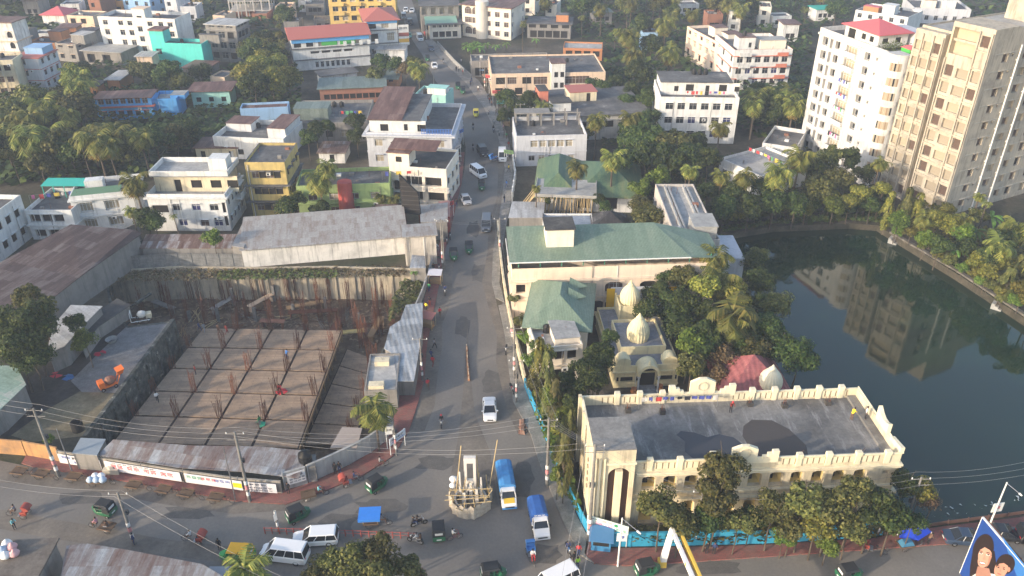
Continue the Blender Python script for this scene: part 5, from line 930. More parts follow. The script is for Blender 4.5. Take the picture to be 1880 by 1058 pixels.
def slab(name,label,c,z,nx,ny,th,rebar,skip=()):
    f=quadmap(c,z); o0=f(.5,.5); rt=empty(name,(o0.x,o0.y,z-th),0,label,'floor slab'); g=.015; b=MB(); Q=[f(s,t)-o0 for s,t in ((0,1),(1,1),(1,0),(0,0))]
    b.hexa([(v.x,v.y,0) for v in Q]+[(v.x,v.y,th-.12) for v in Q]); b.obj('beam_bed',joint,rt)
    for i in range(nx):
        for j in range(ny):
            s0,s1,t0,t1=i/nx+g/nx*2,(i+1)/nx-g/nx*2,j/ny+g/ny*2,(j+1)/ny-g/ny*2; e=f((s0+s1)/2,(t0+t1)/2)-o0; m=MB(); Q=[f(s,t)-o0-e for s,t in ((s0,t1),(s1,t1),(s1,t0),(s0,t0))]
            m.hexa([(v.x,v.y,-.1) for v in Q]+[(v.x,v.y,0.004*(((i*3+j*5)%4))) for v in Q]); m.obj('bay',fm,rt,(e.x,e.y,th))
    return f
RB=[]
for k in range(3):
    b=MB(); 
    for i in range(14): a=rr.uniform(0,2*PI); r0=rr.uniform(.2,.5); x,y=r0*math.cos(a),r0*math.sin(a); h=rr.uniform(2.3,3.8); b.bar((x,y,0),(x+rr.uniform(-.35,.35),y+rr.uniform(-.35,.35),h),.03,n=3,caps=False)
    RB.append(b.mesh('rebar_cluster',rust))
NB=[0]
def rebar(p,where,s=1):
    o=link('rebar_cluster',RB[NB[0]%3],None,(p.x,p.y,p.z),rr.uniform(0,6),(1,1,s)); NB[0]+=1; tag(o,where,'rebar','rebar clusters standing in the pit')
ordn=['first','second','third','fourth','fifth','sixth','seventh','eighth','ninth','tenth','eleventh','twelfth','thirteenth','fourteenth','fifteenth','sixteenth','seventeenth','eighteenth']
f=slab('floor_slab','raised construction slab of twenty square formwork bays split by dark joints',[(372,602),(628,606),(548,824),(206,812)],-2.9,4,5,.5,True)
rows_=['back edge','first joint from the back','second joint from the back','third joint from the back','front joint','front edge']
for j in range(0,6):
    for i in range(1,5):
        if j==5: continue
        p=f(min(i/4,.985),max(j/5,.015)); p.z=-2.85; rebar(p,'rusty rebar cluster on the slab, %s column from the left, %s row from the back'%(ordn[i-1],ordn[j]),1.0)
for j in range(1,5): p=f(.012,j/5); rebar(p,'rusty rebar cluster on the left rim of the slab, %s from the back'%ordn[j-1],.7)
f2=slab('floor_slab','lower slab in shade along the right side of the pit',[(636,640),(700,664),(650,816),(556,818)],-5.2,1,5,.3,False)
for j in range(5): p=f2(.9,.05+j*.22); rebar(p,'rusty rebar cluster at the right edge of the lower slab, %s from the back'%ordn[j],1.2)
b=MB(); e0=f(1,0); e1=f(1,1)
rt=empty('shuttering',(e0.x,e0.y,-5.2),0,'dark timber shuttering under the right edge of the raised slab','shuttering')
for k in range(12): t=k/11; p=e0.lerp(e1,t)-e0; b.bar((p.x-.2,p.y,0),(p.x-.2,p.y,1.9),.1,n=5)
b.obj('prop',wood,rt); b=MB(); d_=e1-e0; b.hexa([(0,0,1.75),(.1,0,1.75),(d_.x+.1,d_.y,1.75),(d_.x,d_.y,1.75),(0,0,2.25),(.1,0,2.25),(d_.x+.1,d_.y,2.25),(d_.x,d_.y,2.25)]); b.obj('board',wood,rt)
# columns and debris at the back of the pit
bx=[(300,540),(352,532),(415,545),(470,540),(530,538),(585,540),(640,545),(690,560),(320,575),(380,580),(440,570),(500,578),(560,575),(610,585),(655,590),(700,600),(665,620),(720,580)]
for k,(x,y) in enumerate(bx):
    p=G(x,y+18,PD); rebar(p,'tall rusty rebar cluster behind the slab, %s row, %s from the left'%(['farther','nearer','nearest'][k//8],ordn[k%8]),1.7)
for k,(x,y) in enumerate([(205,535),(240,520),(262,545),(285,520),(310,535),(340,515),(368,520),(395,512),(425,520),(455,514),(485,520),(515,512),(545,520),(575,514),(605,520),(640,514),(670,520),(705,530),(345,560),(395,560),(455,555),(520,560),(590,562),(630,570),(690,585),(680,640),(672,600)]):
    p=G(x,y+30,PD); rebar(p,'thin bent rebar bundle at the pit back wall, %s from the left'%ordn[k] if k<18 else 'loose rebar bundle in the debris behind the slab, %s from the left'%ordn[k-18],1.5)
cols=[(402,590,2.6),(470,590,2.6),(600,575,3),(540,580,2.2),(660,600,2.6),(350,590,2.0),(430,560,3.4),(505,552,3.0)]
for k,(x,y,h) in enumerate(cols):
    p=G(x,y,PD); o=MB(); o.box(-.24,.24,-.24,.24,0,h); 
    for a in (-.17,.17):
        for c in (-.17,.17): o.bar((a,c,h),(a,c,h+1.5),.02,1)
    tag(o.obj('concrete_column',[conc,rust],None,p,rr.uniform(-.2,.2)),'stub concrete column with rods behind the slab, %s from the left'%ordn[k],'concrete column','stub columns behind the slab')
for k,(x,y,L,a,mt) in enumerate([(410,556,5,60,rooft),(478,552,5,55,peach),(575,572,8,5,rust),(560,560,6,20,wood),(640,610,5,10,yell2),(500,590,4,-5,brickw),(300,560,5,-30,rawc),(690,600,6,80,wood),(615,600,4,80,rust)]):
    p=G(x,y,PD+1.2); o=MB(); o.box(-L/2,L/2,-.5,.5,0,.12); o.box(-L/2+.3,-L/2+.45,-.4,.4,-1.2,0); o.box(L/2-.45,L/2-.3,-.4,.4,-1.2,0)
    tag(o.obj('work_platform',mt,None,p,R(a)),'%s plank platform on trestles at the back of the pit'%['pale grey','pinkish','rusty brown','raw timber','ochre','brick red','grey concrete','long timber','short rusty'][k],'platform')
b=MB(); 
for k in range(9): b.box(-1.6,1.6,k*.45,k*.45+.45,-k*.32-.3,-k*.32)
p=G(262,535,0); tag(b.obj('stairs',mossw,None,(p.x,p.y,-1.2),R(70)),'broken concrete stair flight in the left back corner of the pit','stairs')
# pit litter and low growth
def scatter_stuff(name,label,px,z,n,size,mat,kind='stuff',up=.6,seed=3):
    r=random.Random(seed); P=gp(px,z); x0=min(p.x for p in P); x1=max(p.x for p in P); y0=min(p.y for p in P); y1=max(p.y for p in P); b=MB(); c=0; tries=0
    while c<n and tries<n*30:
        tries+=1; x,y=r.uniform(x0,x1),r.uniform(y0,y1)
        if not inside((x,y),P): continue
        c+=1; s=size*r.uniform(.5,1.5); v=[Vector((r.uniform(-1,1),r.uniform(-1,1),r.uniform(-.2,1)*up)).normalized()*s for _ in range(3)]; o=Vector((x,y,z+s*.3)); b.poly([o+v[0],o+v[1],o+v[2]])
    o=b.obj(name,mat); tag(o,label,name.replace('_',' '),kind=kind); return o
scatter_stuff('rubble','brown rubble and scrap timber strewn over the pit floor',[(250,560),(700,520),(735,575),(690,640),(660,650),(628,604),(372,600),(330,640),(250,600)],PD,1500,.35,[flat('rubble',(.27,.2,.14),.95)],up=.3)
scatter_stuff('rubble','dark rubble between the mossy wall and the slab',[(330,640),(365,610),(215,800),(180,800)],PD,700,.3,[flat('rubble_dark',(.09,.075,.06),.95)],up=.3,seed=5)
weed=leafm('weed_leaf',(.06,.085,.02),(.1,.13,.03),(.15,.15,.05)); dry=leafm('dry_grass',(.14,.11,.06),(.2,.155,.08),(.12,.13,.05))
rq=random.Random(44)
for k in range(16):
    x,y=[(340,600),(390,585),(430,592),(460,572),(495,590),(530,575),(560,592),(590,580),(625,590),(650,600),(670,585),(690,605),(705,585),(365,570),(480,560),(640,570)][k]; p=G(x,y+12,PD); o=MB()
    for i in range(rq.randint(3,7)): a=rq.uniform(-.3,.3); L=rq.uniform(1,2.2); o.bar((-L,a*3+i*.12,.1+.09*i),(L,-a*2+i*.1,.12+.09*i),.05,n=4)
    tag(o.obj('timber_pile',[wood,MC['bamboo'],rust,MC['concrete']][k%4],None,p,rq.uniform(0,3)),'%s scattered at the back of the pit, %s from the start of the row'%(['brown boards','pale bamboo','rusty bars','grey lintels'][k%4],ordn[k]),'pile','building material piled at the back of the pit')
scatter_stuff('weeds','dry brown weeds hanging along the top of the pit back wall',[(200,500),(745,492),(745,508),(200,520)],-.3,2600,.4,dry,up=1.2,seed=6)
scatter_stuff('weeds','green weeds at the back edge of the pit',[(400,500),(520,496),(620,500),(620,512),(400,515)],0,900,.35,weed,up=1.2,seed=8)
scatter_stuff('weeds','scrubby weeds on the right rim of the pit below the stall',[(740,520),(778,505),(776,545),(740,575),(715,590),(725,550)],-.2,900,.5,weed,up=1.5,seed=9)
scatter_stuff('weeds','green bushes in the yard behind the corrugated fence',[(190,470),(235,440),(262,452),(330,470),(300,484),(200,488)],.3,1500,.55,weed,up=1.5,seed=10)
scatter_stuff('pond_bank_grass','grass growing on the far bank of the pond',[(1325,428),(1420,412),(1560,406),(1620,410),(1640,425),(1620,396),(1480,398),(1330,418)],.05,2600,.35,leafm('bank_grass',(.05,.08,.02),(.08,.12,.03),(.12,.13,.04)),up=1.2,seed=12)
# ---- gravel ramp/yard left of the pit
gr=concm('gravel',(.15,.145,.145),(.21,.205,.205),(.27,.26,.25),.6); sand=concm('sand_yard',(.15,.125,.075),(.23,.19,.12),(.3,.25,.17),.35); tarp=concm('dark_yard',(.04,.035,.033),(.07,.06,.055),(.11,.1,.095),.3)
o=strip('gravel_yard',[(232,600),(318,592),(222,722),(150,720),(130,700),(190,640)],.03,gr)
o=strip('sand_yard',[(150,718),(222,724),(160,800),(60,812),(20,800),(90,750)],.02,sand)
o=strip('dark_yard',[(180,585),(240,592),(190,640),(130,702),(150,716),(90,750),(20,800),(-60,810),(-60,760),(60,690)],.016,tarp)
# ---- fences round the pit
def fence(name,label,cat,pts,h,mat,post=2.4,th=.06,z0=0,part='panel',postm=None,group=None,cap=False):
    P=gp(pts); rt=empty(name,(P[0].x,P[0].y,z0),0,label,cat,group); c0=P[0]; pi=0
    for i in range(len(P)-1):
        a=P[i]-c0; c=P[i+1]-c0; u=c-a; L=u.length; u.normalize(); n=max(1,round(L/post)); ang=math.atan2(u.y,u.x)
        for k in range(n):
            s=a+u*(L*k/n); l=L/n; b=MB(); b.box(.05,l-.05,-th/2,th/2,.05 if cap else .02,h); 
            if cap: b.box(0,l,-.14,.14,h,h+.1)
            b.obj(part,mat,rt,(s.x,s.y,0),ang); b=MB(); b.box(-.05,.05,-.07-th/2,.07+th/2,0,h+.05); b.obj('post',postm or mat,rt,(s.x,s.y,0),ang)
    return rt
corr=tinm('fence_tin',(.2,.2,.2),(.32,.32,.31),(.42,.42,.41),1.2,9,wave=30)
fence('fence','grey corrugated sheet fence along the back of the pit','fence',[(186,497),(330,489),(455,490)],2.4,corr,2.2)
fence('fence','blue-grey corrugated fence at the left back corner of the pit','fence',[(110,566),(150,530),(186,497)],2.6,flat('bluegrey_sheet',(.16,.2,.24)),2.4)
fence('boundary_wall','grey block wall along the right side of the market hall','wall',[(106,560),(160,512),(225,458),(262,440)],3.4,rawc,4,.2)
fence('boundary_wall','pale rendered wall between the pit and the red pavement','wall',[(795,486),(786,518),(776,548),(764,575)],1.6,rooft,3,.2)
# curved wall at the junction
cwx=wallm('junction_wall',(.42,.41,.39),.5,.5)
fence('boundary_wall','curved concrete wall round the pit corner at the junction','wall',[(568,886),(600,872),(640,853),(680,832),(705,812),(722,786)],2.5,cwx,2.2,.22,cap=True)
# banner wall along the red pavement
bw=wallm('banner_wall',(.38,.34,.28),.7,.6)
fence('boundary_wall','long weathered wall carrying white printed banners along the red pavement','wall',[(113,850),(190,862),(340,886),(440,900),(520,906)],1.85,bw,5,.2)
fence('boundary_wall','peeling orange-brown wall at the left edge by the red pavement','wall',[(-50,828),(50,836),(113,848)],2.2,wallm('orange_brown_wall',(.5,.27,.11),.9,.6),5,.2)
fence('boundary_wall','short grey wall with a white notice at the pavement corner','wall',[(524,900),(566,888)],2.6,cwx,2.2,.22)
def banner(label,a,c,z0,z1,writes,base=(.72,.7,.7),strip_=None):
    A=G(*a); C=G(*c); u=C-A; L=u.length; ang=math.atan2(u.y,u.x); n=Vector((u.y,-u.x,0)).normalized(); p=A+n*.3
    rt=empty('banner',(p.x,p.y,z0),ang,label,'banner'); b=MB(); b.box(0,L,-.02,.02,0,z1-z0); b.obj('cloth',flat('banner_white',base,.8,var=.05),rt)
    if strip_: b=MB(); b.box(L*strip_[0],L*strip_[1],-.032,-.022,(z1-z0)*.25,(z1-z0)*.75); b.obj('colour_panel',flat('panel_yellow',(.8,.6,.02)),rt)
    for k,(x,z,w,h,n_,col) in enumerate(writes): scribble(w,h,n_,k+int(L*7),flat('ink_%s'%col,{'red':(.55,.06,.08),'blue':(.06,.12,.4),'green':(.05,.3,.2),'dark':(.05,.05,.07)}[col]),rt,(x*L,-.022,z))
    return rt
banner('white banner with blue crest marks on the pavement wall, leftmost of the banners',(116,851),(192,863),.4,1.75,[(.08,.8,1.2,.35,3,'blue'),(.33,.8,1.1,.35,3,'dark'),(.6,.8,1.3,.35,3,'blue'),(.36,.25,.6,.3,2,'blue'),(.68,.25,.6,.3,2,'blue')])
banner('long white banner with four red words on the pavement wall',(200,864),(338,886),.4,1.75,[(.08,.45,1.7,.55,2,'red'),(.3,.45,1.7,.55,2,'red'),(.52,.45,1.7,.55,2,'red'),(.74,.45,1.7,.55,2,'red'),(.1,1.08,5.5,.18,8,'dark')])
banner('white banner with green, red and navy words beside a yellow panel',(346,887),(450,902),.4,1.75,[(.03,.7,2,.42,3,'green'),(.28,.7,2,.42,3,'red'),(.52,.7,2,.42,3,'blue')],strip_=(.84,.995))
banner('white banner with small dark lines right of the yellow panel',(454,903),(512,907),.4,1.75,[(.15,.95,2,.25,3,'dark'),(.12,.5,2.8,.22,5,'dark'),(.12,.18,2.8,.16,5,'dark')])
banner('tilted white notice sheet with dark lines on the short grey wall',(530,899),(563,889),.9,2.5,[(.15,1.0,1.5,.3,3,'dark'),(.12,.55,1.8,.25,4,'dark'),(.12,.2,1.8,.18,4,'dark')])
# tin roofs between pavement wall and pit
pt=tinm('patched_tin',(.15,.09,.075),(.25,.225,.22),(.4,.43,.46),1.0,2.0,wave=20)
tinshed('tin_roof_row','long patched rust and silver tin roof behind the banner wall',[(178,836),(255,847),(330,859),(448,866),(548,878),(566,828),(480,820),(350,818),(208,807)],2.5,pt,cat='tin roof shed',zs=[2.2,2.2,2.2,2.2,2.2,2.9,2.9,2.9,2.9],wall=None)
tinshed('shed','silver tin lean-to roof at the left end of the banner wall',[(132,832),(178,836),(194,806),(148,804)],2.6,flat('silver_tin',(.3,.33,.35),.5,.2),wall=rawc)
tinshed('hut','grey tin sheet hut roof in the near right corner of the pit',[(606,822),(655,822),(665,786),(628,784)],2.4,flat('dusty_sheet',(.36,.3,.26),.8),wall=None)
b=MB(); b.box(-1.1,1.1,-1,1,0,2.4); p=G(566,876); tag(b.obj('tank_stand',conc,None,p,R(10)),'small concrete stand carrying a black water tank at the end of the tin roofs','tank stand')
o=MB(); o.lathe([(0,0),(.75,0),(.75,.45),(.71,.5),(.75,.55),(.75,1.1),(.3,1.4),(.3,1.5),(0,1.52)],n=16); tag(o.obj('water_tank',black,None,(p.x,p.y,2.41),smooth=True),'black water tank at the corner of the pit by the curved wall','water tank')
# sheds at the left
tinshed('shed','white tin roofed shed between the dark tree and the young green tree',[(86,650),(118,636),(150,600),(188,562),(130,560),(95,600)],3.3,whitetin)
tinshed('shed','faded green and white patched roof shed at the left edge',[(-60,790),(0,752),(48,706),(30,672),(-60,668)],3.4,tinm('faded_green_tin',(.2,.3,.24),(.3,.42,.35),(.5,.5,.47),1.2,1.8),wall=rawc)
tinshed('shed','dark low roof shed behind the young green tree by the pit',[(150,640),(180,600),(240,560),(215,548),(182,570),(140,620)],2.0,roofd)
# bottom left near roofs
tinshed('building','near rusty patched tin roof along the bottom left of the street',[(104,1100),(480,1100),(372,1036),(236,1010),(160,998),(122,1002)],4.2,pt,cat='tin roofed building',zs=[4.0,4.0,4.4,4.4,4.4,4.4])
tinshed('shop','near grey tin canopy roof over the auto stand at the bottom left',[(360,1100),(470,1100),(450,1040),(385,1040)],3.6,flat('silver_grey_tin',(.3,.31,.33),.5,.2),cat='shop')
q=bld('building','near flat brown roof shop with sacks piled on it at the bottom left corner','shop building',(-60,1090),(52,1085),(95,995),4.6,rawc,concm('brown_roof',(.12,.1,.085),(.19,.165,.14),(.26,.23,.2),.4),0,{'R':[W(2,2,2.4,.2,1,3,'d')]},over=.3)
for k,(x,y,c) in enumerate([(14,1002,0),(6,1014,1),(24,1008,2),(12,1024,0),(28,1020,2)]):
    p=G(x,y,4.85); o=MB(); o.lathe([(0,0),(.38,.08),(.5,.3),(.36,.55),(.1,.66),(.15,.76),(0,.76)],n=10); tag(o.obj('sack',[flat('sack%d'%c,[(.75,.75,.75),(.4,.5,.62),(.6,.35,.35)][c])],None,p,smooth=True),'stuffed %s sack on the brown flat roof at the bottom left, %s one'%(['white','pale blue','pinkish'][c],['farthest','leftmost','rightmost rear','nearest left','nearest right'][k]),'sack','sacks piled on the bottom left roof')
# blue wall of the college, right
bluew=flat('blue_wall_paint',(.035,.3,.48),.7,var=.2,sc=1.2)
fence('boundary_wall','bright blue panelled wall on both street sides of the cream college building','wall',[(964,712),(985,765),(1020,850),(1046,915),(1068,960),(1082,985)],1.5,bluew,2.6,.1)
fence('boundary_wall','bright blue panelled wall along the south pavement under the trees','wall',[(1082,985),(1110,1004),(1250,1002),(1400,998),(1530,991),(1620,982)],1.9,bluew,2.6,.14,cap=True)
b=MB(); a=G(1112,1007); c=G(1600,988); ang=math.atan2(c.y-a.y,c.x-a.x); 
fence('boundary_wall','cream garden wall between the main road and the green roofed building','wall',[(914,420),(918,470),(924,520),(930,560),(940,610),(955,670),(963,708)],1.6,cream,3,.18,cap=True)
fence('railing','low brown railing on the pond embankment at the right','railing',[(1662,974),(1740,962),(1850,948),(1900,941),(2020,930)],.5,flat('rail_brown',(.16,.09,.07)),2.6,.05)
fence('embankment_wall','concrete edge walk along the right bank of the pond','embankment',[(1636,428),(1760,500),(1880,579),(2010,668)],.3,concm('bank_walk',(.12,.11,.09),(.19,.175,.15),(.27,.25,.22),.5),5,.7)
for k,(x,y) in enumerate([(1634,428),(1822,545)]):
    p=G(x,y); b=MB()
    for j in range(5): b.box(-1.8,1.8,-.9-j*.5,-.4-j*.5,-2.4,-.2-j*.35)
    tag(b.obj('bathing_steps',rooft,None,p,R(50)),['concrete steps into the pond at its far corner','small concrete landing halfway along the right pond bank'][k],'steps')
for k,(x,y,h,l) in enumerate([(1004,742,2.1,'boundary')]): pass
fence('boundary_wall','tall cream wall along the far right kerb beside the bamboo-propped slab','wall',[(942,302),(946,330),(940,372)],2.2,white2,3,.2)
fence('boundary_wall','pale wall with yellow end along the far right kerb','wall',[(804,84),(835,118),(852,134)],1.3,rooft,3,.2)
strip('temple_path',[(1160,722),(1205,722),(1228,762),(1178,768)],.02,conc); strip('temple_court',[(1060,640),(1120,740),(1240,735),(1330,720),(1330,760),(1060,790),(1010,720)],.012,concm('courtyard',(.1,.08,.06),(.15,.125,.1),(.2,.17,.14),.4))
# ---------------------------------------------------------------- trees
L1=leafm('leaf_deep',(.014,.032,.008),(.04,.07,.015),(.1,.13,.028)); L2=leafm('leaf_olive',(.04,.052,.014),(.09,.1,.025),(.18,.17,.05)); L3=leafm('leaf_bright',(.04,.08,.012),(.1,.16,.02),(.19,.25,.04)); L4=leafm('leaf_brown',(.08,.055,.025),(.15,.105,.05),(.22,.16,.07)); L5=leafm('leaf_yellow',(.07,.09,.015),(.17,.18,.03),(.3,.27,.05))
PL=leafm('palm_leaf',(.06,.08,.015),(.13,.15,.03),(.28,.25,.06)); PO=leafm('palm_old',(.24,.18,.04),(.36,.25,.06),(.28,.17,.06)); BN=leafm('banana_leaf',(.07,.14,.02),(.12,.22,.04),(.16,.26,.06))
def crown_mesh(seed,nl,nf,size,zr=.8,mat=L1,open_=0.0,drop=0):
    """unit crown of radius 1: leaf clumps scattered over lobes of uneven size, with gaps"""
    r=random.Random(seed); b=MB(); lobes=[]
    for k in range(nl):
        a=r.uniform(0,2*PI); e=r.uniform(-.5,1); rad=r.uniform(.3,.75); c=Vector((math.cos(a)*rad*math.cos(e*1.2),math.sin(a)*rad*math.cos(e*1.2),e*.62*zr)); lobes.append((c,r.uniform(.26,.5)))
    lobes.append((Vector((0,0,.05)),.6))
    for k in range(nf):
        c,R_=lobes[int(len(lobes)*r.random()**1.0)]
        d=Vector((r.gauss(0,1),r.gauss(0,1),r.gauss(.25,1))).normalized(); rr=R_*(r.random()**.25); 
        if noise.noise(Vector((d*2.3+c*4)))<-.22+open_*.4: continue
        p=c+Vector((d.x*rr,d.y*rr,d.z*rr*zr)); n=(d+Vector((r.uniform(-.7,.7),r.uniform(-.7,.7),r.uniform(-.3,.8)))).normalized(); u=n.orthogonal().normalized(); w=n.cross(u); t=r.uniform(0,PI); u,w=u*math.cos(t)+w*math.sin(t),w*math.cos(t)-u*math.sin(t)
        s=size*r.uniform(.55,1.35); q=s*r.uniform(.5,.9); dz=Vector((0,0,-drop*s))
        b.poly([p-u*s+dz,p-w*q,p+u*s+dz*.5,p+w*q])
    return b.mesh('crown',mat)
def column_mesh(seed,nf,mat):
    r=random.Random(seed); b=MB()
    for k in range(nf):
        z=r.random(); a=r.uniform(0,2*PI); R_=(.34+.1*math.sin(z*9+seed))*(math.sin(PI*min(.97,z*.8+.17))**.4)*(r.random()**.3); p=Vector((R_*math.cos(a),R_*math.sin(a),z*2-1)); s=.075*r.uniform(.6,1.4)
        if noise.noise(Vector((math.cos(a)*1.5,math.sin(a)*1.5,z*5+seed)))<-.18: continue
        o=Vector((math.cos(a),math.sin(a),-1.2)).normalized(); t=Vector((-math.sin(a),math.cos(a),r.uniform(-.4,.4))); b.poly([p,p+t*s*.45+o*s*.6,p+o*s*1.6,p-t*s*.45+o*s*.6])
    return b.mesh('crown',mat)
NV=4
CR={'deep':[crown_mesh(10+k,11+k*2,4300,.064,.8,L1) for k in range(NV)],'olive':[crown_mesh(20+k,12+k,4200,.066,.8,L2) for k in range(NV)],'bright':[crown_mesh(30+k,10+k,3300,.07,.85,L3) for k in range(3)],
 'brown':[crown_mesh(40+k,12,2000,.06,.8,L4,.35) for k in range(2)],'yellow':[crown_mesh(50+k,11,3400,.066,.8,L5) for k in range(2)],'column':[column_mesh(60+k,2600,[L2,L5,L1][k]) for k in range(3)],'fine':[crown_mesh(70+k,16,5200,.055,.8,L2) for k in range(2)],'big':[crown_mesh(80+k,20,6500,.05,.8,L1) for k in range(2)]}
def trunk_mesh(seed,r0=.16):
    r=random.Random(seed); b=MB(); pts=[Vector((0,0,0)),Vector((r.uniform(-.06,.06),r.uniform(-.06,.06),.5)),Vector((r.uniform(-.1,.1),r.uniform(-.1,.1),1.0))]
    b.bar(pts[0],pts[1],r0*.3,n=6,r2=r0*.22); b.bar(pts[1],pts[2],r0*.22,n=6,r2=r0*.16)
    for k in range(5): a=r.uniform(0,2*PI); s=pts[1].lerp(pts[2],r.uniform(0,.9)); b.bar(s,s+Vector((math.cos(a)*.35,math.sin(a)*.35,r.uniform(.2,.45))),r0*.12,n=4,r2=r0*.04)
    return b.mesh('trunk',bark)
TK=[trunk_mesh(k) for k in range(3)]
def frond(b,a,el,L,droop,m,r,wd=.19,nl=15):
    """one frond: arching rib with hanging leaflets"""
    d=Vector((math.cos(a),math.sin(a),0)); s=Vector((-math.sin(a),math.cos(a),0)); p=Vector((0,0,0)); e=el; pts=[p.copy()]; n=7
    for k in range(n): e-=droop/n*(1+k*.18); p=p+(d*math.cos(e)+Vector((0,0,math.sin(e))))*(L/n); pts.append(p.copy())
    for k in range(n): 
        t=k/n; w=.02*L*(1-t)+.006; b.poly([pts[k]-s*w,pts[k]+s*w,pts[k+1]+s*w*.8,pts[k+1]-s*w*.8],m)
    for k in range(nl):
        t=(k+.6)/nl*n; i=min(int(t),n-1); q=pts[i].lerp(pts[i+1],t-i); tt=t/n; dr=(pts[i+1]-pts[i]).normalized(); ll=L*wd*2.1*math.sin(PI*min(1,tt*.85+.13))**.7; w=L*.036
        for sg in (-1,1): e2=q+s*sg*ll*.8+dr*ll*.45+Vector((0,0,-ll*r.uniform(.25,.75))); b.poly([q-dr*w,q+dr*w,e2+dr*w*.3,e2-dr*w*.3],m)
def palm_mesh(seed,nf=20,old=6,L=1.0):
    r=random.Random(seed); b=MB()
    for k in range(nf): a=k*2.4+r.uniform(-.2,.2); t=k/nf; frond(b,a,1.25-t*1.45,L*r.uniform(.85,1.1),1.0+.9*t+r.uniform(-.1,.3),0,r)
    for k in range(old): a=r.uniform(0,2*PI); frond(b,a,-.35-r.uniform(0,.6),L*r.uniform(.7,.9),.9,1,r)
    for k in range(7): a=k*.9; c=Vector((math.cos(a)*.07,math.sin(a)*.07,-.08)); b.lathe([(0,-.05),(.05,-.02),(.05,.02),(0,.05)],c=c,n=6,m=2)
    return b.mesh('crown',[PL,PO,flat('coconut',(.12,.14,.03))])
def areca_mesh(seed):
    r=random.Random(seed); b=MB()
    for k in range(9): frond(b,k*2.4,1.0-k*.12,1.0,1.3,0,r,.2,9)
    b.bar((0,0,-.35),(0,0,0),.05,1,5); return b.mesh('crown',[PL,BN])
def banana_mesh(seed):
    r=random.Random(seed); b=MB()
    for k in range(9):
        a=k*2.4+r.uniform(-.3,.3); d=Vector((math.cos(a),math.sin(a),0)); s=Vector((-math.sin(a),math.cos(a),0)); e=1.3-k*.09; p=Vector((0,0,0)); n=6; pr=[]
        for i in range(n+1): pr.append((p.copy(),.14*math.sin(PI*(i+.3)/(n+.8)))); e-=.34; p=p+(d*math.cos(e)+Vector((0,0,math.sin(e))))*.18
        for i in range(n):
            (p0,w0),(p1,w1)=pr[i],pr[i+1]; b.poly([p0,p1,p1+s*w1-Vector((0,0,w1*.4)),p0+s*w0-Vector((0,0,w0*.4))]); b.poly([p0-s*w0-Vector((0,0,w0*.4)),p1-s*w1-Vector((0,0,w1*.4)),p1,p0])
    return b.mesh('crown',BN)
PM=[palm_mesh(k+1,20,[9,12,6][k]) for k in range(3)]; AM=[areca_mesh(k+5) for k in range(2)]; BM=[banana_mesh(k+9) for k in range(2)]
def ptrunk(seed,cv):
    b=MB(); n=8; p=Vector((0,0,0))
    for k in range(n): t=(k+1)/n; q=Vector((cv*t*t,cv*.4*math.sin(t*3),t)); b.bar(p,q,.024*(1-.45*k/n),n=7,r2=.024*(1-.45*(k+1)/n),caps=False); p=q
    return b.mesh('trunk',bark),Vector((cv,cv*.4*math.sin(3),1))
PT=[ptrunk(1,.0),ptrunk(2,.05),ptrunk(3,-.07)]
TREES=[]; rt_=random.Random(77)
WORD={'deep':'dark green broadleaf tree','olive':'olive green broadleaf tree','bright':'fresh green bushy tree','brown':'dry brownish thin tree','yellow':'yellow-green bushy tree','column':'narrow column-shaped tree','fine':'olive tree with fine leaves','big':'large dark green tree','palm':'coconut palm','areca':'slender betel palm','banana':'banana plant'}
def tree(px,py,rpx,kind='deep',hc=None,zs=1.0,label=None,name=None,group=None,force=True):
    """crown centre seen at px,py with radius rpx photo pixels"""
    sc0=PXM(py+20); r=rpx/sc0*.93
    if hc is None: hc={'palm':8.0,'areca':8.5,'banana':2.2}.get(kind,max(r*1.15,3.2))
    c=G(px,py,hc); r=rpx/(F/((c-Vector((0,0,CH))).dot(Vector((0,math.cos(PITCH),-math.sin(PITCH))))))
    if not force:
        for poly in FOOT:
            if inside((c.x,c.y),poly): return None
    nm=name or {'palm':'coconut_palm','areca':'betel_palm','banana':'banana_plant','column':'column_tree'}.get(kind,'broadleaf_tree')
    rt=empty(nm,(c.x,c.y,0),rt_.uniform(0,6.28) if kind not in('palm','areca') else rt_.uniform(0,6.28),None,{'palm':'palm','areca':'palm','banana':'plant'}.get(kind,'tree'),group)
    if kind in ('palm','areca'):
        tm,off=PT[rt_.randrange(3)]; s=hc; t=link('trunk',tm,rt,scale=(s*(.62 if kind=='areca' else 1),s*(.62 if kind=='areca' else 1),s)); k_=s*(.62 if kind=='areca' else 1)
        link('crown',rt_.choice(PM if kind=='palm' else AM),rt,(off.x*k_,off.y*k_,off.z*s),rt_.uniform(0,6.28),(r,r,r))
    elif kind=='banana': 
        b=link('trunk',TK[0],rt,scale=(1.2,1.2,hc)); link('crown',rt_.choice(BM),rt,(0,0,hc),rt_.uniform(0,6),(r,r,r))
    elif kind=='column':
        link('trunk',rt_.choice(TK),rt,scale=(1.6,1.6,hc)); link('crown',rt_.choice(CR[kind]),rt,(0,0,hc),rt_.uniform(0,6),(r*1.7,r*1.7,hc*.7))
    else:
        link('trunk',rt_.choice(TK),rt,scale=(r*.9,r*.9,hc)); link('crown',rt_.choice(CR[kind]),rt,(0,0,hc),rt_.uniform(0,6),(r,r,r*zs))
    TREES.append([rt,kind,px,py,r,hc,label]); return rt
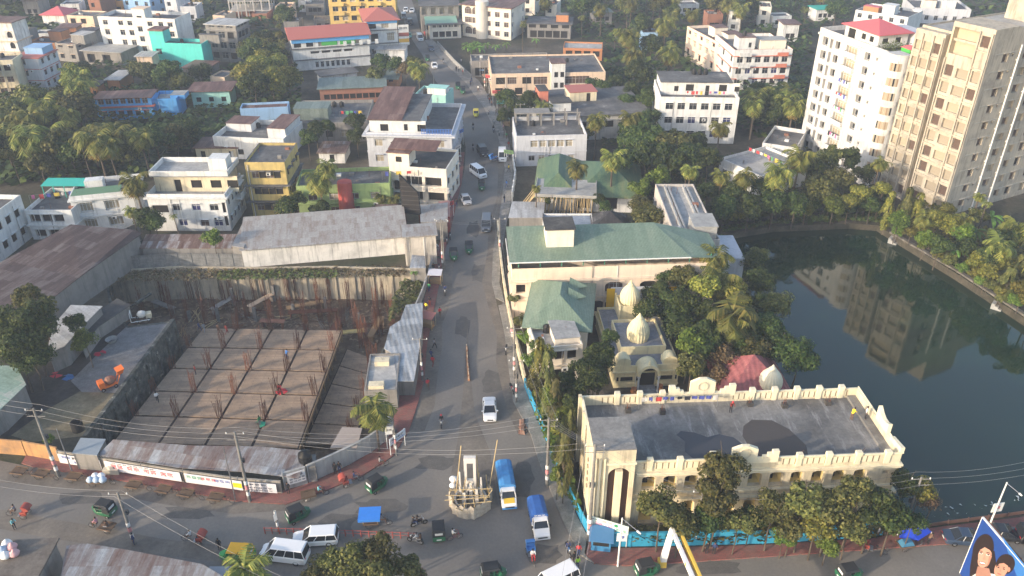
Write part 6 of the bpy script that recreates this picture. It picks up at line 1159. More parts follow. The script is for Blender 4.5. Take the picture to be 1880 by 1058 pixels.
# singled-out trees (pixel of the crown centre, radius)
SP=[ # big foreground trees
 (640,1040,52,'fine',5.0),(700,1010,45,'fine',5.5),(745,1045,40,'olive',4.5),(590,1050,36,'olive',4.0),(680,1060,60,'fine',5.0),(770,1058,28,'brown',3.2),(610,1030,30,'olive',5),
 (1215,930,46,'olive',6.5),(1250,955,42,'olive',5.5),(1330,860,44,'olive',9.5),(1320,910,48,'olive',7.5),(1300,950,44,'deep',5),(1380,950,30,'deep',4.2),(1355,960,34,'olive',4.6),
 (1420,935,44,'fine',6),(1480,925,48,'olive',7),(1530,930,52,'fine',7),(1575,905,46,'fine',8),(1610,925,46,'deep',7),(1640,950,44,'deep',5.5),(1500,965,40,'yellow',5),(1560,970,36,'olive',4.5),(1455,965,36,'olive',4.5),
 (1690,900,32,'yellow',6),(1712,925,30,'brown',5),(1660,890,34,'deep',6.5),(1675,960,30,'deep',4),(1440,985,26,'bright',3.2),(1520,1000,26,'bright',3),
 # along the college's left side
 (990,672,22,'column',6),(1005,700,24,'column',6.5),(985,640,22,'deep',5),(1020,735,24,'column',5),(1040,700,26,'deep',5),(1075,680,34,'deep',6),(1100,655,36,'deep',6.5),(1060,720,30,'deep',4.5),(1120,620,22,'deep',8),(1090,700,30,'deep',5),(1035,760,20,'bright',4),(1030,810,22,'column',5.5),(1036,850,24,'column',6),(1048,795,18,'column',5),(960,590,18,'olive',4),(968,618,18,'bright',4),(975,660,18,'bright',4),(945,548,15,'olive',3.5),
 # between temple and pond
 (1210,540,34,'deep',6),(1190,570,30,'deep',6),(1240,560,36,'deep',6),(1290,530,36,'yellow',8),(1255,510,32,'olive',7),(1300,575,34,'deep',6),(1265,630,34,'bright',6.5),(1250,600,34,'deep',6),(1290,640,36,'deep',6),(1270,668,34,'olive',5),(1325,655,38,'brown',5),(1315,685,30,'brown',4),(1390,600,34,'deep',6),(1405,560,30,'deep',6),(1380,520,34,'deep',6),(1360,560,34,'deep',6),(1465,655,46,'big',5.5),(1390,640,36,'deep',5),(1225,510,30,'deep',6),(1385,480,26,'deep',5),(1370,630,34,'deep',5.5),(1300,700,24,'brown',3),
 (1330,512,40,'palm',8),(1338,575,52,'palm',9),(1322,472,34,'palm',9),(1345,600,38,'palm',8),
 # trees north of the pond
 (1190,400,34,'olive',6),(1175,380,28,'olive',5),(1210,325,28,'bright',6),(1180,345,24,'bright',5),(1225,290,40,'deep',7),(1185,285,40,'deep',7),(1265,285,34,'deep',7),(1150,290,28,'deep',7),(1300,290,30,'deep',7),
 (1268,312,20,'palm',9),(1325,322,20,'palm',8.5),(1372,325,24,'palm',9),(1432,318,32,'palm',10),(1466,285,32,'palm',11),(1325,235,22,'palm',9),(1616,300,16,'palm',9),(1794,358,12,'palm',8),
 (1520,290,34,'olive',8),(1540,330,32,'olive',7),(1490,310,30,'deep',8),(1560,290,28,'deep',8),(1500,345,34,'olive',6),(1590,320,26,'deep',6),(1330,380,32,'deep',5),(1375,380,34,'deep',5),(1420,375,34,'deep',5),(1300,350,24,'deep',5),(1460,375,30,'deep',5),(1400,345,30,'deep',6),(1350,350,28,'deep',6),(1580,360,26,'yellow',5),(1560,375,22,'yellow',4),(1600,375,20,'deep',4),(1530,380,24,'bright',4),(1480,385,18,'yellow',3.5),(1620,350,20,'yellow',6),
 # right bank of the pond
 (1630,385,18,'column',5),(1662,385,18,'column',6),(1682,392,18,'column',5.5),(1650,405,24,'bright',4.5),(1720,405,26,'yellow',5.5),(1745,415,26,'yellow',5),(1770,430,26,'bright',5),(1700,440,22,'bright',4),(1725,452,26,'deep',4.5),(1755,460,28,'banana',3.2),(1820,400,30,'banana',4),(1790,425,26,'banana',3.5),(1845,440,30,'deep',5),(1870,420,34,'palm',6.5),(1700,430,18,'banana',3),(1856,425,26,'yellow',5),(1775,455,24,'deep',4),(1800,480,26,'yellow',4),(1815,500,22,'yellow',4),(1840,480,28,'yellow',4.5),(1850,520,26,'column',4),(1870,500,24,'column',4.5),(1880,535,26,'yellow',4),(1815,470,26,'deep',5),(1905,560,28,'yellow',4),(1650,425,14,'bright',2.2),(1672,428,15,'yellow',2.4),(1700,448,16,'bright',2.4),(1722,466,15,'yellow',2.2),(1745,478,16,'olive',2.4),(1768,492,15,'bright',2.2),(1792,506,16,'yellow',2.4),(1815,522,15,'olive',2.2),(1838,536,16,'yellow',2.4),(1862,552,16,'bright',2.4),(1700,400,22,'palm',6),(1770,405,24,'palm',6),(1838,455,34,'palm',6.5),(1620,300,20,'areca',8),(1812,372,14,'areca',8),(1735,388,20,'yellow',4.5),(1795,395,22,'olive',4.5),(1685,375,18,'olive',4.5),(1800,515,14,'bright',2.5),(1920,500,34,'palm',7),
 # right side behind road, inner
 (1165,255,34,'deep',6),(930,180,26,'deep',6),(945,200,26,'deep',6),(975,185,26,'deep',6),(925,215,20,'deep',5),(1000,195,18,'palm',7.5),(1095,220,22,'palm',9),(1152,215,22,'palm',9),(1125,290,26,'palm',10),(1060,308,22,'palm',9),(1078,245,18,'olive',5),(1110,380,16,'deep',4),(1100,365,14,'deep',4),(1085,155,18,'deep',6),(1105,160,18,'deep',6),(1130,150,20,'deep',6),(1160,165,22,'deep',6),(1185,180,24,'deep',7),(1150,185,20,'deep',6),(1195,215,22,'deep',6),
 (1005,370,8,'bright',3),(985,345,10,'palm',7),
 # left road side
 (745,130,22,'brown',5),(760,120,24,'olive',6),(728,120,22,'deep',6),(700,115,22,'deep',6),(768,125,22,'palm',7),(690,135,18,'olive',5),(580,240,26,'deep',6),(565,255,22,'deep',5),(652,225,24,'deep',6),(655,250,22,'deep',5),(600,232,18,'deep',5),
 (586,330,30,'palm',9),(600,305,22,'palm',9),(530,380,26,'deep',5),(545,365,20,'olive',5),(590,385,24,'deep',4),(700,360,14,'palm',4),(720,365,14,'palm',4),(685,352,12,'bright',4),(250,335,30,'palm',9),(270,400,28,'deep',5),(285,412,24,'deep',4.5),(392,437,22,'bright',5),(244,395,10,'areca',7),(320,395,10,'areca',7),
 (55,600,56,'big',8),(30,640,48,'big',7),(75,570,40,'olive',8),(15,590,40,'deep',8),(60,660,40,'big',5),(140,595,26,'deep',5.5),(155,625,28,'bright',4.5),(688,750,42,'palm',6.5),(445,1040,46,'palm',7.0),(50,545,30,'olive',7.5),
 (90,806,12,'bright',2),(1082,692,38,'big',6.5),(1104,652,36,'deep',7),(1050,742,32,'deep',5),(1000,650,24,'yellow',6),(1014,724,26,'bright',5.5),(985,702,22,'olive',5.5),(1030,788,24,'yellow',5.5),(1036,832,22,'olive',5),(1024,870,18,'bright',4),(1408,600,38,'deep',6.5),(1430,560,34,'olive',6),(1400,520,34,'deep',6),(1388,642,36,'olive',5.5),(1430,628,32,'deep',5.5),(1250,552,34,'big',7),(1300,612,36,'deep',7),(1352,540,34,'yellow',7),(1395,470,24,'olive',5),(1262,470,20,'bright',4),(760,500,10,'banana',2),(238,385,14,'palm',6),
]
for s in SP: tree(s[0],s[1],s[2]*(1.22 if s[3]=='palm' else 1),s[3],s[4])
# woods filled by rejection sampling inside pixel outlines
KEEP=[(172,165,330,208),(22,95,108,150),(277,50,382,112),(180,15,345,88),(155,84,245,104),(440,190,530,218),(388,215,545,262),(528,45,730,122),(190,128,236,156),(348,152,428,185),(1207,140,1362,232),(1258,40,1462,150),(1034,75,1106,106),(968,24,1050,62),(1571,0,1790,50),(1485,40,1700,215),(945,205,1082,300),(900,95,1115,150),(532,182,680,250),(50,60,165,108),(365,36,438,100),(412,0,500,50),(595,0,725,45),(770,0,950,70),(585,125,730,165),(0,36,40,105),(120,18,178,44),(205,0,290,28),(75,12,118,32),(0,105,26,170)]
def woods(px,n,rng,kinds,minsep,seed,hmul=1.0):
    r=random.Random(seed); P=px; x0=min(p[0] for p in P); x1=max(p[0] for p in P); y0=min(p[1] for p in P); y1=max(p[1] for p in P); got=[]; t=0
    while len(got)<n and t<n*90:
        t+=1; x,y=r.uniform(x0,x1),r.uniform(y0,y1)
        if not inside((x,y),P): continue
        k=r.choice(kinds); g=G(x,y,0)
        if any((g.x-a)**2+(g.y-b)**2<(minsep*(.5 if k in('palm','areca','banana') else 1))**2 for a,b in got): continue
        rad=r.uniform(*rng)*(.95 if k=='palm' else .5 if k=='areca' else .6 if k=='banana' else 1); hc={'palm':r.uniform(7.5,10),'areca':r.uniform(7,9.5),'banana':2.4}.get(k,rad*1.3*hmul)
        pt=g; d=(pt-Vector((0,0,CH))).dot(Vector((0,math.cos(PITCH),-math.sin(PITCH))))
        if any(inside((pt.x,pt.y),q) for q in FOOT): continue
        rp=rad*F/d; yy=y-hc*F/d*math.cos(PITCH)*.93
        if any(x+rp*.75>a and x-rp*.75<c and yy+rp*.6>b_ and yy-rp*.7<e for a,b_,c,e in KEEP): continue
        tree(x,y-hc*F/d*math.cos(PITCH)*.93,rp,k,hc); got.append((g.x,g.y))
J=['deep','deep','olive','deep','palm','olive','bright']
woods([(-60,150),(0,170),(60,180),(150,190),(300,228),(390,200),(470,230),(400,240),(380,262),(300,300),(250,320),(200,330),(0,340),(-60,340)],62,(3.6,5.6),['deep','deep','olive','palm','olive','deep','palm','areca'],4.6,1)
woods([(0,175),(160,180),(230,150),(350,140),(440,180),(480,110),(530,110),(530,180),(470,200),(330,195),(280,168),(160,175),(100,170),(20,180)],26,(3.2,5.2),['deep','deep','olive','yellow'],4.5,2)
woods([(100,105),(180,110),(280,120),(280,140),(220,145),(100,165)],9,(3.2,5),['deep','deep','olive'],5,3)
woods([(0,28),(60,20),(170,5),(210,-5),(300,-10),(420,-20),(600,-30),(600,-60),(-100,-60),(-100,10)],34,(4,6.5),['deep','deep','olive','palm'],6,4)
woods([(30,55),(50,100),(0,100)],3,(3,4),['deep'],5,5); woods([(430,60),(530,50),(530,120),(440,130)],14,(3.2,5.2),['deep','olive','deep','areca'],5,6)
woods([(945,40),(960,20),(1010,-30),(1250,-50),(1560,-50),(1560,40),(1490,60),(1480,200),(1380,200),(1350,160),(1270,110),(1260,170),(1200,190),(1110,140),(1110,80),(1040,75),(950,90)],84,(3.6,5.6),['deep','palm','palm','areca','deep','olive','areca','deep'],5.2,7)
woods([(840,70),(940,60),(1020,80),(860,105)],12,(3,4.6),['deep','bright','banana','deep','areca'],4,8)
woods([(1230,210),(1200,230),(1160,250),(1200,330),(1320,300),(1320,260)],10,(3.5,5),['deep','olive'],5,9)
woods([(1365,190),(1490,130),(1480,260),(1400,235),(1365,260)],14,(3.4,5),['deep','palm','deep'],5,10)
woods([(1560,-60),(1900,-60),(1900,30),(1790,30),(1785,-10),(1680,-12),(1660,0),(1560,10)],16,(4,6.5),['deep','deep','olive'],6.5,11)
woods([(770,-20),(1000,-20),(1000,-60),(760,-60)],10,(4,6.5),['deep','deep','olive'],6.5,12)
woods([(560,235),(540,262),(535,285),(585,290)],3,(2.6,3.6),['deep'],4,13); woods([(575,115),(690,112),(700,135),(590,140)],5,(2.6,3.6),['deep','olive'],4,14)
woods([(1330,395),(1470,385),(1620,390),(1620,405),(1420,408),(1330,420)],16,(2.0,3.0),['deep','olive','bright','yellow'],2.6,15)

# undergrowth that fills the woods between the countable trees
def undergrowth(label,px,n,seed,hmax=3.0,mat=None,size=.75):
    r=random.Random(seed); P=px; x0=min(p[0] for p in P); x1=max(p[0] for p in P); y0=max(-300,min(p[1] for p in P)); y1=max(p[1] for p in P); b=MB(); c=0; t=0
    while c<n and t<n*12:
        t+=1; x,y=r.uniform(x0,x1),r.uniform(y0,y1)
        if not inside((x,y),P): continue
        g=G(x,y)
        h=hmax*(.5+.9*noise.noise(Vector((g.x*.12,g.y*.12,seed))))
        if h<.3 or any(inside((g.x,g.y),q) for q in FOOT): continue
        c+=1; s=size*r.uniform(.5,1.5); z=h*r.random()**.5; a=r.uniform(0,6.28); d1=Vector((math.cos(a),math.sin(a),r.uniform(-.4,.4)))*s; d2=Vector((-math.sin(a),math.cos(a),r.uniform(-.2,1)))*s*.7; o=Vector((g.x,g.y,z+.2)); b.poly([o-d1,o-d2,o+d1,o+d2])
    tag(b.obj('undergrowth',mat or L1),label,'undergrowth',kind='stuff')
undergrowth('dense undergrowth between the trees of the left wood',[(-80,100),(60,170),(170,120),(360,140),(540,100),(560,230),(470,235),(380,262),(270,330),(0,345),(-80,345)],9000,1,3.2)
undergrowth('dense undergrowth between the trees at the top right',[(945,60),(960,-30),(1580,-60),(1560,40),(1490,60),(1480,230),(1400,260),(1270,200),(1190,200),(1110,140),(1110,80)],11000,2,3.4)
undergrowth('far undergrowth behind the houses at the top',[(-100,60),(-100,-70),(620,-70),(600,0),(500,60),(420,110),(130,110)],7000,3,3.4,size=1.1)
undergrowth('far undergrowth at the top edge right of the road',[(770,60),(770,-80),(1950,-80),(1900,60),(1560,20),(960,20),(940,70)],6000,4,3.4,size=1.1)
undergrowth('undergrowth on the far bank and beside the temple',[(1100,250),(1210,240),(1330,300),(1500,280),(1620,360),(1620,405),(1330,425),(1240,420),(1130,380)],3500,5,2.4,size=.5)
undergrowth('undergrowth between the temple and the pond',[(1190,520),(1330,440),(1400,520),(1440,640),(1460,740),(1330,740),(1260,700)],2200,6,2.2,size=.45)
undergrowth('bushes along the right bank of the pond',[(1640,400),(1700,380),(1900,470),(1990,600),(1960,640),(1880,570),(1760,490),(1660,425)],2600,7,2.2,L5,.45)

scatter_stuff('floating_litter','pale floating litter along the near edge of the pond',[(1670,955),(1760,948),(1880,930),(1880,900),(1760,925),(1690,940)],-1.13,26,.2,flat('litter_white',(.55,.55,.52)),up=.05,seed=31)
undergrowth('bushes under the roadside trees before the cream college building',[(1150,985),(1640,965),(1645,985),(1400,1000),(1160,1003)],2600,8,3.6,L2,.4)
undergrowth('shrubs between the blue wall and the left side of the college',[(975,735),(1000,740),(1065,940),(1078,975),(1060,945),(1010,840)],900,9,2.6,L3,.35)
# ---------------------------------------------------------------- people
SKB={}
def person_mesh(pose,seed=0):
    """one continuous body grown from a skeleton; returns (verts,faces,zone per face)"""
    k=(pose,seed%2)
    if k in SKB: return SKB[k]
    J={}; 
    hip_z=.92
    if pose=='sit': hip_z=.55
    J['pel']=(0,0,hip_z,.13); J['waist']=(0,.01,hip_z+.18,.115); J['chest']=(0,.0 if pose!='lean' else -.12,hip_z+.4,.145); J['neck']=(0,-.01 if pose!='lean' else -.2,hip_z+.55,.055); J['head']=(0,-.02 if pose!='lean' else -.24,hip_z+.66,.085); J['top']=(0,-.01 if pose!='lean' else -.23,hip_z+.76,.075)
    E=[('pel','waist'),('waist','chest'),('chest','neck'),('neck','head'),('head','top')]
    cy=J['chest'][1]; cz=J['chest'][2]
    for s,sg in (('l',-1),('r',1)):
        ph=sg*(1 if pose=='walk' else 0)
        J['sh'+s]=(sg*.18,cy,cz+.06,.06); E.append(('chest','sh'+s))
        if pose in('sit','lean'): el=(sg*.24,cy-.18,cz-.16,.043); wr=(sg*.2,cy-.4,cz-.14,.032); ha=(sg*.19,cy-.47,cz-.14,.035)
        elif pose=='walk': el=(sg*.24,cy+ph*.12,cz-.2,.043); wr=(sg*.25,cy+ph*.06-.08,cz-.42,.032); ha=(sg*.25,cy+ph*.04-.12,cz-.5,.035)
        else: el=(sg*.25,cy+.03,cz-.22,.043); wr=(sg*.26,cy-.04,cz-.45,.032); ha=(sg*.26,cy-.07,cz-.53,.035)
        J['el'+s]=el; J['wr'+s]=wr; J['ha'+s]=ha; E+= [('sh'+s,'el'+s),('el'+s,'wr'+s),('wr'+s,'ha'+s)]
        J['hp'+s]=(sg*.09,0,hip_z-.06,.095); E.append(('pel','hp'+s))
        if pose in('sit',): kn=(sg*.14,-.4,hip_z-.02,.065); an=(sg*.14,-.42,.12,.042); to=(sg*.14,-.58,.07,.04)
        elif pose=='walk': kn=(sg*.1,-ph*.16-.06,.5,.065); an=(sg*.1,-ph*.3+.06,.1,.042); to=(sg*.1,-ph*.3-.1,.05,.04)
        else: kn=(sg*.1,-.02,.5,.065); an=(sg*.1,.02,.1,.042); to=(sg*.11,-.13,.05,.04)
        J['kn'+s]=kn; J['an'+s]=an; J['to'+s]=to; E+=[('hp'+s,'kn'+s),('kn'+s,'an'+s),('an'+s,'to'+s)]
    names=list(J); me=bpy.data.meshes.new('skeleton'); me.from_pydata([J[n][:3] for n in names],[(names.index(a),names.index(b)) for a,b in E],[]); o=bpy.data.objects.new('skeleton',me); COL.objects.link(o)
    m=o.modifiers.new('s','SKIN'); m.use_smooth_shade=True; sk=me.skin_vertices[0].data
    for i,n in enumerate(names): sk[i].radius=(J[n][3]*(1.25 if n in('chest','waist','pel') else 1),J[n][3]); sk[i].use_root=(n=='pel')
    o.modifiers.new('u','SUBSURF').levels=1
    dg=bpy.context.evaluated_depsgraph_get(); dg.update(); ev=o.evaluated_get(dg); tm=ev.to_mesh()
    V=[tuple(v.co) for v in tm.vertices]; Fc=[tuple(p.vertices) for p in tm.polygons]; Z=[]
    zone={'head':2,'top':2,'neck':2,'hal':2,'har':2,'wrl':2,'wrr':2,'ell':0,'elr':0,'shl':0,'shr':0,'chest':0,'waist':0,'pel':1,'hpl':1,'hpr':1,'knl':1,'knr':1,'anl':1,'anr':1,'tol':3,'tor':3}
    for f in Fc:
        c=sum((Vector(V[i]) for i in f),Vector())/len(f); b=min(names,key=lambda n:(Vector(J[n][:3])-c).length-J[n][3]); z=zone[b]
        if b in('head','top') and (c.y>J['head'][1]+.03 or c.z>J['top'][2]-.01): z=4
        Z.append(z)
    ev.to_mesh_clear(); bpy.data.objects.remove(o); SKB[k]=(V,Fc,Z,J); return SKB[k]
skin=flat('skin',(.22,.12,.075),.6); hair=flat('hair_black',(.012,.011,.01),.6); shoe=flat('shoe_dark',(.05,.04,.035),.7)
CC={'white':(.75,.75,.73),'black':(.02,.02,.025),'navy':(.03,.05,.14),'red':(.55,.04,.05),'blue':(.07,.2,.5),'cyan':(.2,.55,.6),'grey':(.25,.25,.26),'brown':(.15,.09,.06),'yellow':(.8,.6,.04),'green':(.05,.25,.1),'pink':(.6,.3,.35),'lime':(.45,.8,.05),'tan':(.4,.32,.22),'darkred':(.25,.04,.03)}
def cloth(c): return flat('wear_'+c,CC[c],.85)
PMC={}
def person(loc,ang,pose,top,bot,label,helmet=None,scale=1.0,z=0,group='people on foot'):
    V,Fc,Z,J=person_mesh(pose); k=(pose,top,bot)
    if k not in PMC:
        me=bpy.data.meshes.new('person'); me.from_pydata(V,[],Fc)
        for m in (cloth(top),cloth(bot),skin,shoe,hair): me.materials.append(m)
        me.polygons.foreach_set('material_index',Z); me.polygons.foreach_set('use_smooth',[True]*len(Fc)); me.update(); PMC[k]=me
    rt=empty('person',loc,ang,label,'person',group); rt.location.z+=z; rt.scale=(scale,)*3
    link('body',PMC[k],rt); hd=J['head']; b=MB(); b.lathe([(0,.118),(.06,.105),(.095,.05),(.1,-.01),(.085,-.04)],c=(hd[0],hd[1]+.02,hd[2]+.03),n=12)
    if helmet: b.lathe([(0,.15),(.08,.13),(.125,.06),(.13,-.03)],c=(hd[0],hd[1]+.01,hd[2]+.02),n=12); b.obj('helmet',flat('helmet_'+helmet,CC[helmet],.3),rt,smooth=True)
    else: b.obj('hair',hair,rt,smooth=True)
    return rt
def pp(px,py,deg,pose,top,bot,label,z=0,**k):
    g=G(px,py,z); return person(g,R(deg),pose,top,bot,label,**k)
# ---------------------------------------------------------------- vehicles (front towards local +x)
def paint(n,c,rough=.3): return flat('paint_'+n,c,rough,0,.5,.04)
tyre=rubber; rim=flat('rim_grey',(.4,.4,.42),.35,.6); wg_=glass; lampm=flat('lamp_clear',(.8,.8,.78),.2); tailm=flat('lamp_red',(.5,.02,.02),.3)
def wheel(root,x,y,r=.32,w=.2,name='wheel'):
    b=MB(); b.lathe([(r*.55,-w/2),(r*.95,-w/2),(r,-w*.3),(r,w*.3),(r*.95,w/2),(r*.55,w/2)],n=18,ax='y'); o=b.obj(name,tyre,root,(x,y,r),smooth=False)
    c=MB(); c.lathe([(0,w*.42),(r*.2,w*.45),(r*.57,w*.36)],n=12,ax='y'); c.lathe([(0,-w*.42),(r*.2,-w*.45),(r*.57,-w*.36)],n=12,ax='y'); c.obj('rim',rim,o); return o
def loft(b,st,m=0):
    """st: list of (x,[ (y,z)... half ring from bottom outer to top centre ]) mirrored"""
    rings=[]
    for x,h in st: full=[(x,y,z) for y,z in h]+[(x,-y,z) for y,z in h[::-1]]; rings.append(full)
    i=len(b.v); n=len(rings[0])
    for r_ in rings: b.v+=r_
    for k in range(len(rings)-1):
        for j in range(n): j2=(j+1)%n; b.f.append((i+k*n+j,i+k*n+j2,i+(k+1)*n+j2,i+(k+1)*n+j)); b.m.append(m)
    b.f.append(tuple(i+j for j in range(n))[::-1]); b.m.append(m); k=len(rings)-1; b.f.append(tuple(i+k*n+j for j in range(n))); b.m.append(m)
def car_parts(root,col,L=4.4,Wd=1.72,zs=.86,H=1.42,hood=1.15,deck=.8,rf=.75,rb=.55,wb=2.6,r=.31,stripe=None):
    h=Wd/2; b=MB(); x1=L/2; x0=-L/2
    def ring(hw,zl,zt): return [(hw*.9,zl),(hw,zl+.12),(hw,zt-.16),(hw*.93,zt-.03),(hw*.6,zt+.015)]
    st=[(x0,ring(h*.86,.34,zs-.12)),(x0+.12,ring(h*.95,.24,zs-.02)),(x0+.5,ring(h,.2,zs)),(x0+deck,ring(h,.2,zs+.02)),(x1-hood,ring(h,.2,zs)),(x1-.5,ring(h*.98,.2,zs-.08)),(x1-.12,ring(h*.92,.24,zs-.2)),(x1,ring(h*.8,.32,zs-.3))]
    loft(b,st); b.obj('body',col,root,smooth=False)
    xa=x0+deck-.1; xb=x1-hood+.15; ta=xa+rb; tb=xb-rf; hw=h*.93; ht=h*(.74 if L<4.6 else .84); g=MB(); zb=zs-.02
    P=[(xa,-hw,zb),(xb,-hw,zb),(xb,hw,zb),(xa,hw,zb),(ta,-ht,H-.04),(tb,-ht,H-.04),(tb,ht,H-.04),(ta,ht,H-.04)]; g.hexa(P,0,bot=False); go=g.obj('windows',wg_,root)
    rr_=MB(); rr_.hexa([(ta-.05,-ht-.03,H-.05),(tb+.05,-ht-.03,H-.05),(tb+.05,ht+.03,H-.05),(ta-.05,ht+.03,H-.05),(ta+.08,-ht+.06,H+.01),(tb-.08,-ht+.06,H+.01),(tb-.08,ht-.06,H+.01),(ta+.08,ht-.06,H+.01)]); 
    for s in (-1,1):
        for (xl,xt) in ((xa,ta),(xb,tb)): rr_.bar((xl,s*(hw+.005),zb),(xt,s*(ht+.01),H-.04),.045,n=4)
        n=2 if L<4.9 else 3
        for k in range(1,n+1): t=k/(n+1); rr_.bar((xa+(xb-xa)*t,s*(hw+.005),zb),(ta+(tb-ta)*t,s*(ht+.01),H-.04),.035,n=4)
    rr_.obj('roof',col,root)
    for s in (-1,1):
        for x in (wb/2,-wb/2): wheel(root,x,s*(h-.1),r)
        b=MB(); b.box(x1-.16,x1-.02,s*h*.52-.17,s*h*.52+.17,zs-.34,zs-.2); b.obj('headlight',lampm,root); b=MB(); b.box(x0-.01,x0+.08,s*h*.6-.14,s*h*.6+.14,zs-.26,zs-.13); b.obj('tail_light',tailm,root)
        b=MB(); b.box(xb-.35,xb-.2,s*(h+.02)-.06 if s>0 else -h-.18,h+.18 if s>0 else -h+.04,zs+.02,zs+.14); b.obj('mirror',col,root)
    b=MB(); b.box(x1-.06,x1+.02,-h*.4,h*.4,zs-.42,zs-.26); b.obj('grille',black,root)
    b=MB(); b.box(x1-.02,x1+.035,-.25,.25,.34,.46); b.box(x0-.03,x0+.02,-.25,.25,.42,.54); b.obj('number_plate',framew,root)
def place(name,rear,front,label,cat,group=None,z=0.5):
    a=G(*rear,z=z); b=G(*front,z=z); c=(a+b)/2; d=b-a; return empty(name,(c.x,c.y,.004),math.atan2(d.y,d.x),label,cat,group)
def car(rear,front,label,col,kind='sedan',cat='car',**k):
    rt=place({'sedan':'car','suv':'car','van':'minibus','small':'car'}[kind],rear,front,label,cat)
    P={'sedan':dict(rf=.9,rb=.75,deck=.85,hood=1.2,H=1.4),'small':dict(L=4.0,hood=1.0,deck=.55,H=1.45),'suv':dict(L=4.6,Wd=1.85,zs=1.05,H=1.8,hood=1.2,deck=.15,rf=.7,rb=.25,r=.38),'van':dict(L=4.9,Wd=1.8,zs=1.1,H=2.0,hood=.75,deck=.1,rf=.8,rb=.2,wb=2.9,r=.33)}[kind]; P=dict(P); P.update(k); car_parts(rt,col,**P); return rt
pw_=paint('white',(.78,.78,.78)); pb_=paint('black',(.015,.016,.02)); ps_=paint('silver',(.4,.41,.43)); pd_=paint('dark_blue',(.03,.05,.09)); pg_=paint('gunmetal',(.1,.115,.14)); py_=paint('yellow',(.75,.5,.05)); pt_=paint('teal',(.03,.2,.18))
car((898,732),(900,772),'white sedan driving towards the junction on the right lane',pw_)
car((868,311),(889,326),'white police-style minibus with dark windows on the far lane',pw_,'van','minibus')
car((894,401),(892,426),'gunmetal grey people carrier on the right side of the main road',pg_,'van','minibus')
car((882,273),(891,286),'black off-road car far up the main road',pb_,'suv')
car((922,278),(923,298),'white minibus parked against the far right kerb',pw_,'van','minibus')
car((851,360),(859,374),'silver hatchback parked at the left kerb',ps_,'small')
car((768,66),(774,76),'white minibus far up the road by the pink house',pw_,'van','minibus')
car((788,84),(795,95),'dark saloon far up the road beside the roadside wall',pd_)
car((796,114),(799,128),'white saloon with a silver pole before it on the far road',pw_)
car((758,16),(755,24),'white car leaving the top of the road, right one of two',pw_); car((746,14),(744,24),'white car leaving the top of the road, left one of two',pw_,'small')
car((741,26),(742,38),'pale grey minibus near the top of the road',ps_,'van','minibus'); car((751,36),(755,48),'dark grey car near the top of the road',pg_,'suv'); car((740,54),(741,64),'dark blue parked car by the restaurant tower',pd_); car((750,60),(752,72),'teal parked car in the queue beside the restaurant tower',pt_); car((742,70),(744,82),'black parked car nearest the camera in the queue by the restaurant tower',pb_)
car((612,986),(546,990),'white estate car parked behind the red railing at the bottom',pw_,'van','estate car',H=1.6,zs=.92,hood=1.25,L=4.7)
car((556,1022),(490,1014),'white microbus with maroon side stripe at the bottom, partly under the tree',pw_,'van','minibus')
car((1032,1064),(1004,1078),'white van cut off by the bottom edge',pw_,'van','van')
car((1745,986),(1800,990),'dark blue saloon parked on the right beside the advertising board',pd_); car((1812,978),(1866,982),'black saloon parked behind the advertising board',pb_); car((1880,985),(1940,990),'second black car cut off by the right edge',pb_,'suv')
